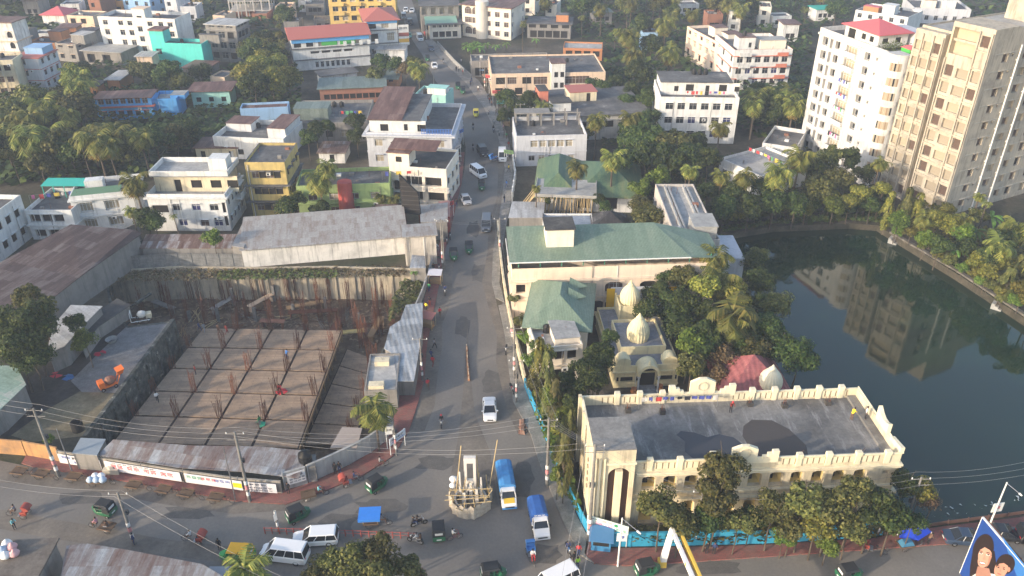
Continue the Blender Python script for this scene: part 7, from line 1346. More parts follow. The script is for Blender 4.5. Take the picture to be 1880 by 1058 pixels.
# auto rickshaws
gcn=paint('cng_green',(.015,.12,.055),.4); cbl=flat('canopy_black',(.025,.027,.03),.75)
def cng(rear,front,label,body=gcn,canopy=cbl,group='green auto rickshaws'):
    rt=place('auto_rickshaw',rear,front,label,'auto rickshaw',group,.7); L=2.65; h=.66
    b=MB(); loft(b,[(-1.3,[(h*.9,.35),(h,.5),(h,.85),(h*.9,.95)]),(-.5,[(h*.95,.28),(h,.4),(h,.8),(h*.95,.86)]),(.35,[(h*.9,.28),(h,.4),(h*.95,.6),(h*.9,.66)]),(.8,[(h*.7,.3),(h*.75,.45),(h*.72,.9),(h*.6,1.0)]),(1.25,[(h*.3,.38),(h*.36,.5),(h*.33,.75),(h*.25,.85)])]); b.obj('body',body,rt)
    c=MB(); c.hexa([(-1.3,-h*1.01,.7),(-.45,-h*1.01,.8),(-.45,h*1.01,.8),(-1.3,h*1.01,.7),(-1.15,-h*.95,1.6),(-.5,-h*.97,1.66),(-.5,h*.97,1.66),(-1.15,h*.95,1.6)]); c.hexa([(-1.18,-h,1.56),(.5,-h,1.6),(.5,h,1.6),(-1.18,h,1.56),(-1.02,-h*.82,1.74),(.4,-h*.82,1.72),(.4,h*.82,1.72),(-1.02,h*.82,1.74)]); co_=c.obj('canopy',canopy,rt)
    w=MB(); w.hexa([(.72,-h*.8,.98),(.8,-h*.8,.98),(.8,h*.8,.98),(.72,h*.8,.98),(.42,-h*.85,1.6),(.47,-h*.85,1.6),(.47,h*.85,1.6),(.42,h*.85,1.6)]); w.obj('windscreen',glass,rt)
    f=MB(); 
    for s in (-1,1): f.bar((.76,s*h*.84,.9),(.44,s*h*.9,1.62),.03); f.bar((-.05,s*h*.97,.8),(-.05,s*h*.97,1.6),.03); f.bar((-.5,s*h*.98,1.2),(.6,s*h*.9,1.15),.02)
    f.obj('frame',body,rt); s_=MB(); s_.box(-.75,-.2,-h*.85,h*.85,.62,.8); s_.box(-.5+.75,.45,-.25,.25,.62,.78); s_.obj('seat',curtr,rt)
    wheel(rt,.98,0,.22,.12); wheel(rt,-.85,h-.06,.22,.12); wheel(rt,-.85,-h+.06,.22,.12); b=MB(); b.lathe([(0,.05),(.1,.04),(.11,0)],c=(1.24,0,.72),n=10,ax='x'); b.obj('headlight',lampm,rt)
    b=MB(); b.box(-1.31,-1.27,-.25,.25,.5,.66); b.box(-1.235,-1.2,-.4,.4,1.15,1.42); b.obj('number_plate',framew,rt); return rt
for r_,f_,l in [((832,462),(834,476),'dark green auto rickshaw nearer the left kerb beyond the pit'),((861,450),(861,463),'green auto rickshaw in the middle of the road beyond the pit'),((884,336),(885,349),'green auto rickshaw just behind the white minibus'),
    ((678,897),(708,878),'green auto rickshaw turning by the curved wall'),((532,950),(564,936),'green auto rickshaw on the cross road left of the blue canopy cart'),((206,938),(172,930),'auto rickshaw on the left cross road beside a leaning pole'),((806,988),(804,958),'auto rickshaw with a white rear notice left of the jute-wrapped monument'),((1172,1048),(1208,1040),'auto rickshaw stopped by the south-east pavement'),((888,1054),(925,1048),'auto rickshaw cut by the bottom edge under the pickup lane'),((1545,1056),(1578,1050),'auto rickshaw with a yellow ladder on it at the bottom right'),
    ((840,154),(842,164),'dark green auto rickshaw far up the road, left of two'),((849,162),(851,172),'dark green auto rickshaw far up the road, right of two'),((784,104),(786,112),'dark green auto rickshaw beside the far white saloon')]: cng(r_,f_,l)
cng((874,202),(874,216),'yellow-green three-wheeler taxi alone in the middle of the road',paint('lemon',(.5,.5,.05)),flat('canopy_yellow',(.55,.45,.08)),group='other three wheelers')
rt=cng((470,1022),(398,1018),'auto rickshaw pickup with a yellow front and a green open back at the bottom',paint('bright_green',(.03,.35,.06)),flat('canopy_orange',(.75,.4,.03)),group='other three wheelers'); rt.scale=(1.35,1.15,1.1)
# pickups with tarpaulin
def pickup(rear,front,label,tarp,hoodc,L=5.0,box=2.9,logo=False):
    rt=place('pickup_truck',rear,front,label,'pickup truck'); h=.85; x1=L/2; xc=x1-1.9
    b=MB(); loft(b,[(xc,[(h,.3),(h,.5),(h,1.0),(h*.97,1.1)]),(x1-1.0,[(h,.3),(h,.5),(h,.98),(h*.96,1.06)]),(x1-.25,[(h*.97,.3),(h,.5),(h*.95,.8),(h*.9,.9)]),(x1,[(h*.9,.35),(h*.92,.45),(h*.9,.65),(h*.84,.75)])]); b.obj('cab_body',pw_,rt)
    g=MB(); g.hexa([(xc+.05,-h*.93,1.08),(x1-.85,-h*.93,1.04),(x1-.85,h*.93,1.04),(xc+.05,h*.93,1.08),(xc+.1,-h*.8,1.62),(x1-1.3,-h*.8,1.62),(x1-1.3,h*.8,1.62),(xc+.1,h*.8,1.62)]); g.obj('windows',glass,rt)
    r_=MB(); r_.box(xc,x1-1.28,-h*.84,h*.84,1.6,1.7); 
    for s in (-1,1): r_.bar((x1-.84,s*h*.93,1.04),(x1-1.29,s*h*.82,1.62),.045); r_.box(xc,xc+.12,s*h*.93-.04,s*h*.93+.04,1.08,1.6)
    r_.obj('cab_roof',pw_,rt)
    if hoodc: c=MB(); c.hexa([(x1-.85,-h*.7,1.062),(x1-.22,-h*.7,.912),(x1-.22,h*.7,.912),(x1-.85,h*.7,1.062),(x1-.85,-h*.7,1.075),(x1-.22,-h*.7,.925),(x1-.22,h*.7,.925),(x1-.85,h*.7,1.075)]); c.obj('bonnet_panel',hoodc,rt)
    c=MB(); c.box(-L/2,xc-.06,-h-.03,h+.03,.55,1.15); c.obj('cargo_bed',tarp if logo else py_,rt)
    n=10; c=MB(); st=[]
    for x,k in ((-L/2,.97),(-L/2+box*.33,1.0),(-L/2+box*.66,.985),(xc+.02,1.0)): st.append((x,[(h+.06,1.0),(h+.06,1.75*k),(h*.85,1.98*k),(h*.45,2.1*k)]))
    loft(c,st); to=c.obj('tarpaulin',tarp,rt)
    if logo: scribble(1.2,.16,3,4,flat('ink_white',(.8,.8,.8)),to,(xc+.05,-.6,1.78),R(90))
    b=MB(); b.box(x1-.03,x1+.06,-h*.95,h*.95,.3,.5); b.obj('bumper',flat('bumper_blue',(.05,.25,.6)) if not logo else pw_,rt)
    for s in (-1,1):
        for x in (x1-.95,-L/2+.95): wheel(rt,x,s*(h-.08),.33,.22)
        c=MB(); c.box(x1-.03,x1+.03,s*.62-.14,s*.62+.14,.55,.72); c.obj('headlight',lampm,rt); c=MB(); y0=s*(h+.03); c.box(x1-1.0,x1-.88,min(y0,y0+s*.16),max(y0,y0+s*.16),1.1,1.35); c.obj('mirror',black,rt)
    c=MB(); c.box(x1+.061,x1+.08,-.5,.5,.52,.66); c.obj('grille',black,rt); return rt
tb1=flat('tarp_blue',(.06,.24,.52),.6,var=.25,sc=2); tb2=flat('tarp_royal',(.03,.11,.36),.6,var=.2,sc=2)
pickup((924,862),(936,932),'pickup truck with a faded blue tarpaulin and a yellow bonnet beside the monument',tb1,py_,6.0,3.9); pickup((983,930),(996,986),'white pickup truck with a dark blue covered back near the blue wall',tb2,None,4.7,2.6,True)
# two and three wheeled cycles
def spoked(root,x,y,r=.33,name='wheel',w=.035):
    b=MB(); n=18
    for k in range(n):
        t0=2*PI*k/n; t1=2*PI*(k+1)/n; b.bar((r*math.cos(t0),0,r*math.sin(t0)),(r*math.cos(t1),0,r*math.sin(t1)),w/1.3,n=4,caps=False)
    for k in range(8): t=PI*k/4; b.bar((0,0,0),(r*math.cos(t),0,r*math.sin(t)),.007,1,3,caps=False)
    return b.obj(name,[tyre,steel],root,(x,y,r))
CYC={}
def cycle_frame(rt,x0,col):
    b=MB(); b.bar((x0,0,.34),(x0-.12,0,.95),.025); b.bar((x0-.12,0,.8),(x0-.75,0,.75),.022); b.bar((x0-.12,0,.75),(x0-.62,0,.32),.022); b.bar((x0-.62,0,.32),(x0-.75,0,.85),.022); b.bar((x0-.62,0,.32),(x0-1.1,0,.34),.02); b.bar((x0-.14,-.28,1.0),(x0-.14,.28,1.0),.02); b.bar((x0-.14,-.28,1.0),(x0-.3,-.3,.98),.018); b.bar((x0-.14,.28,1.0),(x0-.3,.3,.98),.018); b.obj('frame',col,rt)
    b=MB(); b.box(x0-.88,x0-.64,-.09,.09,.85,.92); b.obj('saddle',black,rt)
def make_bike(kind,col,seatc):
    rt=empty({'bicycle':'bicycle','motorbike':'motorcycle','rickshaw':'cycle_rickshaw','cart':'flatbed_tricycle'}[kind],(0,0,0))
    if kind=='bicycle': spoked(rt,.55,0); spoked(rt,-.5,0); cycle_frame(rt,.55,col)
    if kind=='motorbike':
        wheel(rt,.68,0,.3,.11); wheel(rt,-.62,0,.3,.12); b=MB(); b.box(-.2,.3,-.12,.12,.32,.6); b.bar((.68,0,.3),(.45,0,.95),.04); b.bar((.43,-.32,1.0),(.43,.32,1.0),.022); b.bar((-.62,-.1,.3),(0,-.1,.5),.035); b.bar((-.6,.14,.28),(0,.12,.4),.04,n=6); b.obj('frame',steel,rt)
        b=MB(); b.hexa([(-.02,-.13,.62),(.42,-.1,.68),(.42,.1,.68),(-.02,.13,.62),(.02,-.1,.84),(.38,-.08,.9),(.38,.08,.9),(.02,.1,.84)]); b.box(-.85,-.45,-.08,.08,.62,.7); b.obj('tank',col,rt); b=MB(); b.box(-.75,0,-.13,.13,.7,.8); b.obj('seat',black,rt); b=MB(); b.lathe([(0,.06),(.08,.04),(.09,-.05)],c=(.52,0,.85),n=10,ax='x'); b.obj('headlight',lampm,rt)
    if kind=='rickshaw':
        spoked(rt,1.05,0); spoked(rt,-.7,.5,.35); spoked(rt,-.7,-.5,.35); cycle_frame(rt,1.05,col); b=MB(); b.bar((-.7,-.52,.35),(-.7,.52,.35),.025); b.bar((-.05,0,.35),(-.7,.3,.4),.02); b.bar((-.05,0,.35),(-.7,-.3,.4),.02); b.box(-.55,0,-.38,.38,.3,.36); b.obj('axle',steel,rt)
        b=MB(); b.box(-.95,-.45,-.4,.4,.6,.78); b.box(-1.05,-.93,-.42,.42,.6,1.2); b.box(-1.05,-.4,-.46,-.4,.45,.95); b.box(-1.05,-.4,.4,.46,.45,.95); b.obj('seat',seatc,rt)
        b=MB(); n=7; R0=.62
        for k in range(n):
            t0=PI*(.42+.5*k/n); t1=PI*(.42+.5*(k+1)/n); A=(-.85+R0*math.cos(t0),1.0+R0*math.sin(t0)); Bp=(-.85+R0*math.cos(t1),1.0+R0*math.sin(t1)); b.poly([(A[0],-.45,A[1]),(A[0],.45,A[1]),(Bp[0],.45,Bp[1]),(Bp[0],-.45,Bp[1])]); 
            for s in (-1,1): b.poly([(A[0],s*.45,A[1]),(Bp[0],s*.45,Bp[1]),(-.95,s*.45,.95)])
        b.obj('hood',seatc,rt)
    if kind=='cart':
        spoked(rt,1.35,0); spoked(rt,-.75,.45,.36); spoked(rt,-.75,-.45,.36); cycle_frame(rt,1.35,col); b=MB()
        for k in range(7): y=-.5+k*.15; b.box(-1.35,.25,y,y+.12,.62,.66)
        for x in (-1.3,-.6,.15): b.box(x,x+.07,-.52,.57,.55,.618)
        b.box(-1.35,.25,-.56,-.505,.6,.78); b.box(-1.35,.25,.56,.62,.6,.78); b.obj('platform',flat('cart_wood',(.13,.085,.055),.9),rt); b=MB(); b.bar((-.75,-.5,.36),(-.75,.5,.36),.025); b.bar((.25,0,.35),(-.75,.3,.5),.02); b.bar((.25,0,.35),(-.75,-.3,.5),.02); b.obj('axle',rust,rt)
    return rt
PR={}
def clipw(s):
    w=s.split(' ')
    while len(w)>16 or w[-1] in ('the','of','a','on','at','in','with','by','and'): w=w[:-1] if len(w)<=16 else w[:16]
    return ' '.join(w)
def bike(kind,rear,front,label,col,seatc=None,rider=None,pax=None,group=None,rl=None,pl=None,helmet=None):
    k=(kind,col.name,seatc.name if seatc else '')
    a=G(*rear,z=.3); b=G(*front,z=.3); c=(a+b)/2; ang=math.atan2(b.y-a.y,b.x-a.x)
    if k not in PR: PR[k]=make_bike(kind,col,seatc); rt=PR[k]
    else: rt=copy_tree(PR[k])
    rt.location=(c.x,c.y,.006); rt.rotation_euler=(0,0,ang); tag(rt,label,{'bicycle':'bicycle','motorbike':'motorcycle','rickshaw':'rickshaw','cart':'cart'}[kind],group or {'bicycle':'bicycles','motorbike':'motorcycles','rickshaw':'cycle rickshaws','cart':'flatbed tricycles'}[kind])
    d=Vector((math.cos(ang),math.sin(ang),0)); fa=ang+PI/2
    sx={'bicycle':-.2,'motorbike':-.15,'rickshaw':.3,'cart':.6}[kind]; sz={'bicycle':.4,'motorbike':.22,'rickshaw':.4,'cart':.4}[kind]
    if rider: person(Vector((c.x,c.y,0))+d*sx,fa,'sit',rider[0],rider[1],rl or clipw(('rider in %s on the '%rider[0])+label),helmet,z=sz,group='riders and drivers')
    if pax: person(Vector((c.x,c.y,0))+d*({'motorbike':-.6,'rickshaw':-.7,'cart':-.6,'bicycle':-.7}[kind]),fa,'sit',pax[0],pax[1],pl or clipw(('passenger in %s on the '%pax[0])+label),None,z={'motorbike':.28,'rickshaw':.25,'cart':.15,'bicycle':.3}[kind],group='riders and drivers')
    return rt
redh=flat('hood_red',(.34,.07,.05),.6); blueh=flat('hood_blue',(.06,.2,.5),.6); fb=flat('frame_black',(.03,.03,.03),.5); fr_=flat('frame_red',(.3,.03,.03),.5); woodd=MC['raw_wood']
bike('rickshaw',(48,944),(22,944),'cycle rickshaw with an orange-red hood at the far left of the street',fb,redh,('grey','brown'))
bike('cart',(206,972),(172,966),'loaded flatbed tricycle ridden on the left cross road',fb,None,('pink','brown'),('brown','grey'))
bike('rickshaw',(370,992),(343,990),'cycle rickshaw with a red hood in the middle of the cross road',fb,redh,('white','brown'),('black','black'))
bike('cart',(558,914),(594,906),'flatbed tricycle ridden along the red pavement kerb',fb,None,('cyan','brown'))
bike('rickshaw',(632,888),(660,880),'cycle rickshaw with a red hood beside the curved wall',fb,redh,('navy','grey'))
bike('bicycle',(690,858),(712,850),'bicycle with a brown load parked at the end of the red pavement',fr_,None,('grey','brown'))
bike('bicycle',(824,990),(846,984),'bicycle crossing behind the auto rickshaw',fr_,None,('white','brown'))
bike('motorbike',(758,964),(780,958),'motorcycle carrying two riders in black',pb_,None,('black','black'),('black','navy'),helmet='black')
bike('motorbike',(774,996),(752,990),'motorcycle cluster in front of the tree at the bottom centre',pb_,None,('white','grey'),('brown','grey'))
bike('motorbike',(811,768),(810,786),'motorcycle whose rider wears a red helmet on the left lane',pb_,None,('black','grey'),helmet='red')
bike('motorbike',(817,530),(817,543),'small motorcycle coming down beside the pit',pb_,None,('navy','black'))
bike('rickshaw',(974,1010),(980,1034),'cycle rickshaw with a blue hood at the bottom right of the junction',fb,blueh,('white','red'))
bike('motorbike',(1040,1004),(1046,1018),'blue motorcycle parked at the corner by the blue wall',paint('bike_blue',(.05,.15,.35)),None,('navy','black'))
bike('rickshaw',(905,294),(912,296),'tiny blue-hooded cycle rickshaw near the white parked minibus',fb,blueh,('blue','navy'))
for k,(a_,b_) in enumerate([((868,268),(869,278)),((868,230),(869,240)),((826,428),(827,440)),((905,236),(907,244)),((845,110),(848,116)),((812,112),(816,118))]): bike('motorbike',a_,b_,['motorcycle beside the black off-road car','motorcycle in the middle of the far road','motorcycle parked by the left poles','motorcycle at the far right kerb','motorcycle by the peach building','motorcycle on the far right lane of the distant road'][k],pb_,None,('black','navy') if k!=2 else None)
# parked flatbed tricycles along the pavement
for k,(a_,b_) in enumerate([((28,868),(60,872)),((68,872),(100,878)),((128,878),(160,882)),((236,893),(272,898)),((292,901),(326,907)),((334,908),(366,914)),((390,916),(420,920))]):
    bike('cart',a_,b_,'empty wooden flatbed tricycle parked by the kerb, %s from the left'%ordn[k],flat('frame_rust',(.12,.06,.04),.8),None,group='parked flatbed tricycles along the kerb')
rt=bike('cart',(166,886),(204,886),'flatbed tricycle stacked with white sacks by the banner wall',fb); p=rt.location
for k in range(5): o=MB(); o.lathe([(0,0),(.35,.05),(.45,.3),(.3,.55),(0,.62)],n=9); tag(o.obj('sack',MC['sack0'] if k%2 else MC['sack1'],None,(p.x-.9+.35*k,p.y+(.25 if k%2 else -.25),.68+.1*(k%2)),smooth=True),'%s on the sack-laden tricycle, %s from the left'%('white sack' if k%2 else 'pale blue sack',ordn[k]),'sack','sacks on the tricycle')
# canopy cart with bright blue sheet
rt=bike('cart',(670,962),(712,960),'flatbed tricycle under a flat bright blue canopy sheet',fb,None,('grey','brown'),rl='rider in a grey shirt pedalling the blue canopied tricycle'); b=MB(); b.box(-1.75,.55,-.95,.95,1.75,1.8); b.box(-1.75,.55,-.95,-.93,1.5,1.75)
b.obj('canopy',flat('canopy_sheet_blue',(.04,.22,.68),.6),rt); b=MB()
for x in (-1.3,.2):
    for y in (-.5,.55): b.bar((x,y,.66),(x,y,1.75),.025)
b.obj('canopy_pole',bamboo,rt)
g=G(1668,1000); rt=bike('cart',(1640,1006),(1700,998),'flatbed vendor tricycle heaped with goods beside a blue tarp tent',fb); b=MB(); b.hexa([(-1.2,-.5,.67),(.2,-.5,.67),(.2,.5,.67),(-1.2,.5,.67),(-.9,-.3,1.1),(0,-.3,1.1),(0,.3,1.1),(-.9,.3,1.1)]); b.obj('load',flat('load_blue',(.05,.18,.3)),rt)
g=G(1668,985); rt=empty('tarp_tent',g,0,'royal blue tarpaulin tent leaning on a whitewashed pole by the pond railing','tent'); b=MB(); b.poly([(-1.2,0,2.6),(1.9,-.5,1.2),(.2,-1.4,.9)]); b.poly([(-1.2,0,2.6),(1.4,1.2,1.2),(1.9,-.5,1.2)]); b.poly([(-1.2,0,2.6),(.2,-1.4,.9),(-1.6,-1,.9)]); b.obj('sheet',flat('tarp_ultra',(.01,.05,.5),.5),rt); b=MB(); b.bar((-1.2,0,0),(-1.2,0,2.7),.05); b.bar((1.8,-.5,0),(1.9,-.5,1.2),.04); b.obj('pole',framew,rt)
bike('rickshaw',(1590,1004),(1616,1012),'parked cycle rickshaw with a dark red hood beside the trees',fb,redh)
g=G(110+0,868); b=MB(); b.box(-.9,.9,-.5,.5,0,.7); b.lathe([(.0,.0),(.5,.0),(.4,.3),(0,.35)],c=(0,0,.7),n=8); g=G(208,868); tag(b.obj('covered_stall',flat('canvas_pale',(.5,.46,.38)),None,(g.x,g.y,.13)),'small canvas-covered stall against the banner wall','stall')
# people on foot
pz=.13
for a in [(413,892,70,'walk','black','black','person in black striding along the red pavement under the banners'),(530,906,0,'stand','black','black','person in a long black robe at the pavement corner'),(616,870,-20,'stand','black','black','left one of two people in black against the curved wall'),(624,868,10,'stand','black','navy','right one of two people in black against the curved wall'),(792,660,150,'walk','navy','navy','person in navy walking beside a person in red at the left kerb'),(795,672,160,'walk','red','darkred','person in red below the person in navy at the left kerb'),(786,714,190,'walk','red','brown','person in a reddish shirt by the stalls'),(808,582,180,'walk','red','brown','person in a red shirt alone at the left road edge'),(789,562,0,'walk','black','darkred','person on the red pavement near the top stall'),(1062,1020,0,'stand','red','navy','person in a red shirt at the corner by the blue wall'),(1060,1044,20,'stand','lime','navy','traffic officer in a lime vest at the junction corner'),(1054,1034,200,'stand','black','black','person in black talking to the traffic officer'),(1297,1016,10,'stand','black','black','left one of two dark dressed people before the blue wall'),(1310,1017,-10,'stand','navy','black','right one of two dark dressed people before the blue wall'),(28,972,60,'lean','cyan','black','person in a pale blue shirt bending over at the left edge'),(248,1000,90,'stand','navy','navy','person with blue clothes at the foot of the near pole'),(404,1010,0,'stand','black','black','person in black behind the yellow fronted pickup'),(1610,988,40,'stand','grey','black','person standing under the trees by the blue wall end'),(1622,985,-60,'stand','brown','brown','person in brown near the blue tarp tent'),(1702,1000,90,'lean','brown','black','person bending beside the vendor tricycle'),
    (838,132,0,'stand','black','black','person at the far right pavement by the peach building, left of two'),(842,133,0,'stand','grey','black','person at the far right pavement by the peach building, right of two'),(864,158,0,'walk','navy','black','person walking by the far shops'),(899,190,0,'walk','darkred','black','person on the far right pavement beside the trees'),(845,296,0,'walk','white','brown','person in white on the left pavement below the office'),(838,380,0,'stand','black','navy','person beside the silver hatchback'),(780,66,0,'stand','red','red','person in red by the distant pink house'),(798,640,60,'walk','grey','black','person among the stalls at the left kerb'),(940,620,0,'stand','pink','white','pale dressed person on the right pavement')]:
    pp(*a,z=pz if 'pavement' in a[6] or 'wall' in a[6] else 0)
for a,z in [((456,806,0,'stand','blue','grey','worker in blue beside rebar rods'),-2.9)][:0]: pass
for x,y,po,t,b_,l in [(527,660,'lean','blue','navy','worker in a blue shirt crouching on the slab'),(515,722,'lean','red','brown','worker with a red sheet in the middle of the slab'),(290,738,'walk','white','black','worker in a white top on the left of the slab'),(360,688,'stand','darkred','black','worker in dark red standing on the slab'),(367,608,'walk','navy','navy','left one of two workers at the back of the slab'),(376,610,'walk','grey','grey','grey dressed worker beside the navy one at the back of the slab'),(402,612,'stand','brown','brown','worker in brown by the back left rebar'),(417,613,'walk','darkred','darkred','worker in maroon at the back edge of the slab'),(478,782,'stand','green','grey','worker in green by the front of the slab')]:
    g=G(x,y,-2.9); person(g,rr.uniform(0,6),po,t,b_,l,group='workers on the slab')
g=onroof(CB,CB.w/2-2.3,CB.d*.62); person(g,R(120),'lean','yellow','brown','person in bright yellow crouching on the cream building roof',group='people on the cream roof'); g=onroof(CB,CB.w/2-.9,CB.d*.6); person(g,R(60),'stand','white','black','person in a white shirt leaning on the roof parapet',z=.35,group='people on the cream roof')
g=onroof(CB,-CB.w/2+CB.w*.52,CB.d*.8); person(g,R(10),'lean','darkred','black','person in a red cap squatting on the cream roof by the parapet',helmet='red',group='people on the cream roof')
# ---------------------------------------------------------------- poles and wires
PTOP={}
def pole(key,base,top,label,r=.17,arms=2,paint_=True,mat=conc,arm_a=0,box=True,H=None,cat='utility pole'):
    H=H or HT(top,base); g=G(*base); rt=empty('utility_pole',g,R(arm_a),label,cat,'utility poles along the streets' if cat=='utility pole' else None); b=MB(); b.bar((0,0,0),(0,0,H),r,n=8,r2=r*.6); b.obj('post',mat,rt)
    if paint_:
        for k,(c,z) in enumerate(((framew,1.0),(flat('poster_pink',(.6,.25,.25)),1.9),(framew,2.6))): b=MB(); b.lathe([(r+.012,0),(r+.006,.55)],c=(0,0,z),n=10); b.obj('poster',c,rt)
    for k in range(arms): z=H-.3-k*.8; b=MB(); b.bar((-1.0,0,z),(1.0,0,z),.05); b.obj('cross_arm',mat,rt); 
    for k in range(3 if arms else 0): b=MB(); b.lathe([(.06,0),(.06,.1),(.03,.2),(0,.22)],c=(-.9+k*.9,0,H-.25),n=8); b.obj('insulator',framew,rt)
    if box: b=MB(); b.box(-.25,.25,r*.8,r*.8+.3,H*.55,H*.55+.5); b.obj('meter_box',flat('box_dark',(.06,.06,.06)),rt)
    PTOP[key]=Vector((g.x,g.y,H)); return rt,H
pole('a',(108,875),(60,750),'leftmost tall concrete pole, posters round its foot',.2)
pole('b',(133,868),(98,788),'thin pale pole right of the leftmost pole',.08,0,False,steel,box=False)
pole('c',(459,921),(430,793),'tall concrete pole standing at the kerb under the yellow banner panel',.2)
pole('d',(433,920),(410,820),'thin post left of the tall pole at the yellow banner panel',.07,0,False,steel,box=False)
pole('e',(247,999),(217,904),'dark concrete pole with step irons rising from the near tin roofs',.18,arms=1)
pole('f',(1004,892),(1011,768),'leaning pole with red and white posters at the right kerb of the main road',.2)
pole('g',(1081,992),(1093,815),'thick dark pole at the corner of the blue wall carrying many wires',.22)
pole('h',(1275,1000),(1281,900),'lattice-topped concrete pole among the roadside trees',.17)
pole('i',(1655,985),(1678,876),'white insulator pole at the right end of the roadside trees',.16)
pole('j',(813,492),(810,402),'pole with paper notices at the left kerb beyond the pit',.16); pole('k',(816,494),(816,404),'second pole standing close to the noticed pole',.13,1,False)
pole('l',(512,978),(506,940),'short median post with a white pennant',.12,0,True,box=False)
pole('m',(944,690),(938,600),'pole with transformer at the right kerb above the white sedan',.17); pole('n',(948,740),(946,660),'pale pole with lantern boxes at the right kerb',.14,1)
pole('o',(776,700),(772,620),'grey pole beside the kerbside stalls',.14,1); pole('p',(728,836),(722,768),'white post with red rings beside the signboard at the curved wall',.11,0)
pole('q',(918,470),(914,400),'pole at the gate of the green roofed building',.15,1); pole('r',(797,168),(799,112),'silver pole by the far white saloon',.12,0,False,steel,box=False)
pole('s',(955,250),(945,190),'pole beside the white three-storey house',.14,1); pole('t',(890,165),(884,108),'wire laden pole at the far shops',.14,2)
# street lamps
def lamp(base,top,armto,label):
    H=HT(top,base); g=G(*base); t=G(*armto,z=H-.3); rt=empty('street_lamp',g,0,label,'street lamp','street lamps'); b=MB(); b.bar((0,0,0),(0,0,H),.1,n=8,r2=.07); b.obj('post',framew,rt); d=t-g; d.z=0; d=d.normalized()*min(d.length,2.6); b=MB(); b.bar((0,0,H-.1),(d.x,d.y,H-.5),.04); b.obj('arm',steel,rt); b=MB(); b.bar((d.x,d.y,H-.5),(d.x*1.25,d.y*1.25,H-.62),.12,n=6,r2=.08); b.obj('lamp_head',framew,rt); return rt,H
lamp((1134,1040),(1157,951),(1170,972),'white street lamp at the south-east pavement corner with a notice square'); lamp((1812,975),(1848,886),(1872,903),'street lamp on the pond embankment behind the advertising board')
wire=flat('wire_grey',(.28,.28,.29),.6)
def wires(a,b,n=3,sag=.8,label=None,off=.9):
    A=PTOP[a] if isinstance(a,str) else a; B=PTOP[b] if isinstance(b,str) else b; d=(B-A); s=Vector((-d.y,d.x,0)).normalized(); m=MB(); mid=(A+B)/2
    for k in range(n):
        o=s*((k-(n-1)/2)*off); p=A+o-Vector((0,0,.15)); 
        for i in range(12):
            t=(i+1)/12; q=A.lerp(B,t)+o-Vector((0,0,.15+sag*4*t*(1-t)*(1+.15*k))); m.bar(p-mid,q-mid,.013,n=3,caps=False); p=q
    tag(m.obj('power_line',wire,None,mid),label,'power line','power lines')
wires('a','c',3,.9,'power lines from the leftmost pole to the pole at the yellow banner panel'); wires('c','f',3,1.4,'power lines crossing the junction towards the right kerb pole'); wires('c','g',2,1.6,'lower power lines crossing the junction to the thick dark pole')
wires(G(-140,700,10),'a',3,.5,'power lines leaving the frame left of the leftmost pole'); wires('f','m',3,.6,'power lines along the right kerb of the main road'); wires('m','q',3,1.0,'power lines running up past the green roofed building'); wires('g','h',3,.6,'power lines in front of the cream college building'); wires('h','i',3,.9,'power lines through the roadside trees'); wires('i',G(2000,830,9),3,.8,'power lines over the pond towards the right edge')
wires('g',G(1040,1120,8),3,.4,'wires dropping from the thick dark pole to the bottom edge'); wires('e',G(640,1120,9),2,.8,'power lines over the bottom street right of the dark pole'); wires(G(-120,860,9),'e',2,.8,'power lines over the bottom street left of the dark pole'); wires('j','q',2,.8,'wires crossing the main road to the green roofed building'); wires('f','g',4,.3,'bundle of wires between the right kerb pole and the thick dark pole',.3); wires('q','s',3,1.2,'power lines along the far right pavement'); wires('s','t',3,1.2,'power lines along the distant shops')
# ---------------------------------------------------------------- monument under construction at the junction
g=G(864,922); rt=empty('monument',g,0,'unfinished concrete monument with a white slotted pillar at the junction','monument'); hm=HT((862,828),(862,900))
pm=wallm('fresh_plaster',(.7,.66,.6),.3,.3)
b=MB(); b.lathe([(1.8,0),(1.8,.7),(1.6,.7),(1.6,0)],n=24); b.obj('plinth',pm,rt)
def slotpillar(h): 
    b=MB(); b.box(-.65,-.35,.6,1.1,0,h); b.box(.35,.65,.6,1.1,0,h); 
    for z,t in ((h-.7,.7),(h-3.6,.3),(h-4.7,.5)): b.box(-.348,.348,.6,1.1,z,z+t)
    return b
slotpillar(hm).obj('pillar',pm,rt); b=MB()
for (x0,y0,x1,y1,h) in ((-1.3,.3,-.95,1.0,4.2),(1.0,.3,1.35,1.0,3.4),(-.9,-.8,-.4,-.5,2.2),(.5,-.6,.95,-.3,2.5),(-.15,-.1,.3,.2,2.9)): b.hexa([(x0,y0,0),(x1,y0,0),(x1,y1,0),(x0,y1,0),(x0+.1,y0,h),(x1-.1,y0,h),(x1-.1,y1,h*.8),(x0+.1,y1,h*.8)])
b.obj('wing_wall',pm,rt)
g2=g; rt=empty('bamboo_scaffold',g2,0,'bamboo scaffold and fence wrapped in jute mats round the monument','scaffold'); jute=concm('jute_mat',(.38,.32,.25),(.52,.46,.37),(.64,.58,.5),2.2); b=MB(); n=26; r3=random.Random(8)
rad=[2.35+r3.uniform(-.12,.12) for _ in range(n+1)]; zt_=[1.5+r3.uniform(-.3,.35) for _ in range(n+1)]
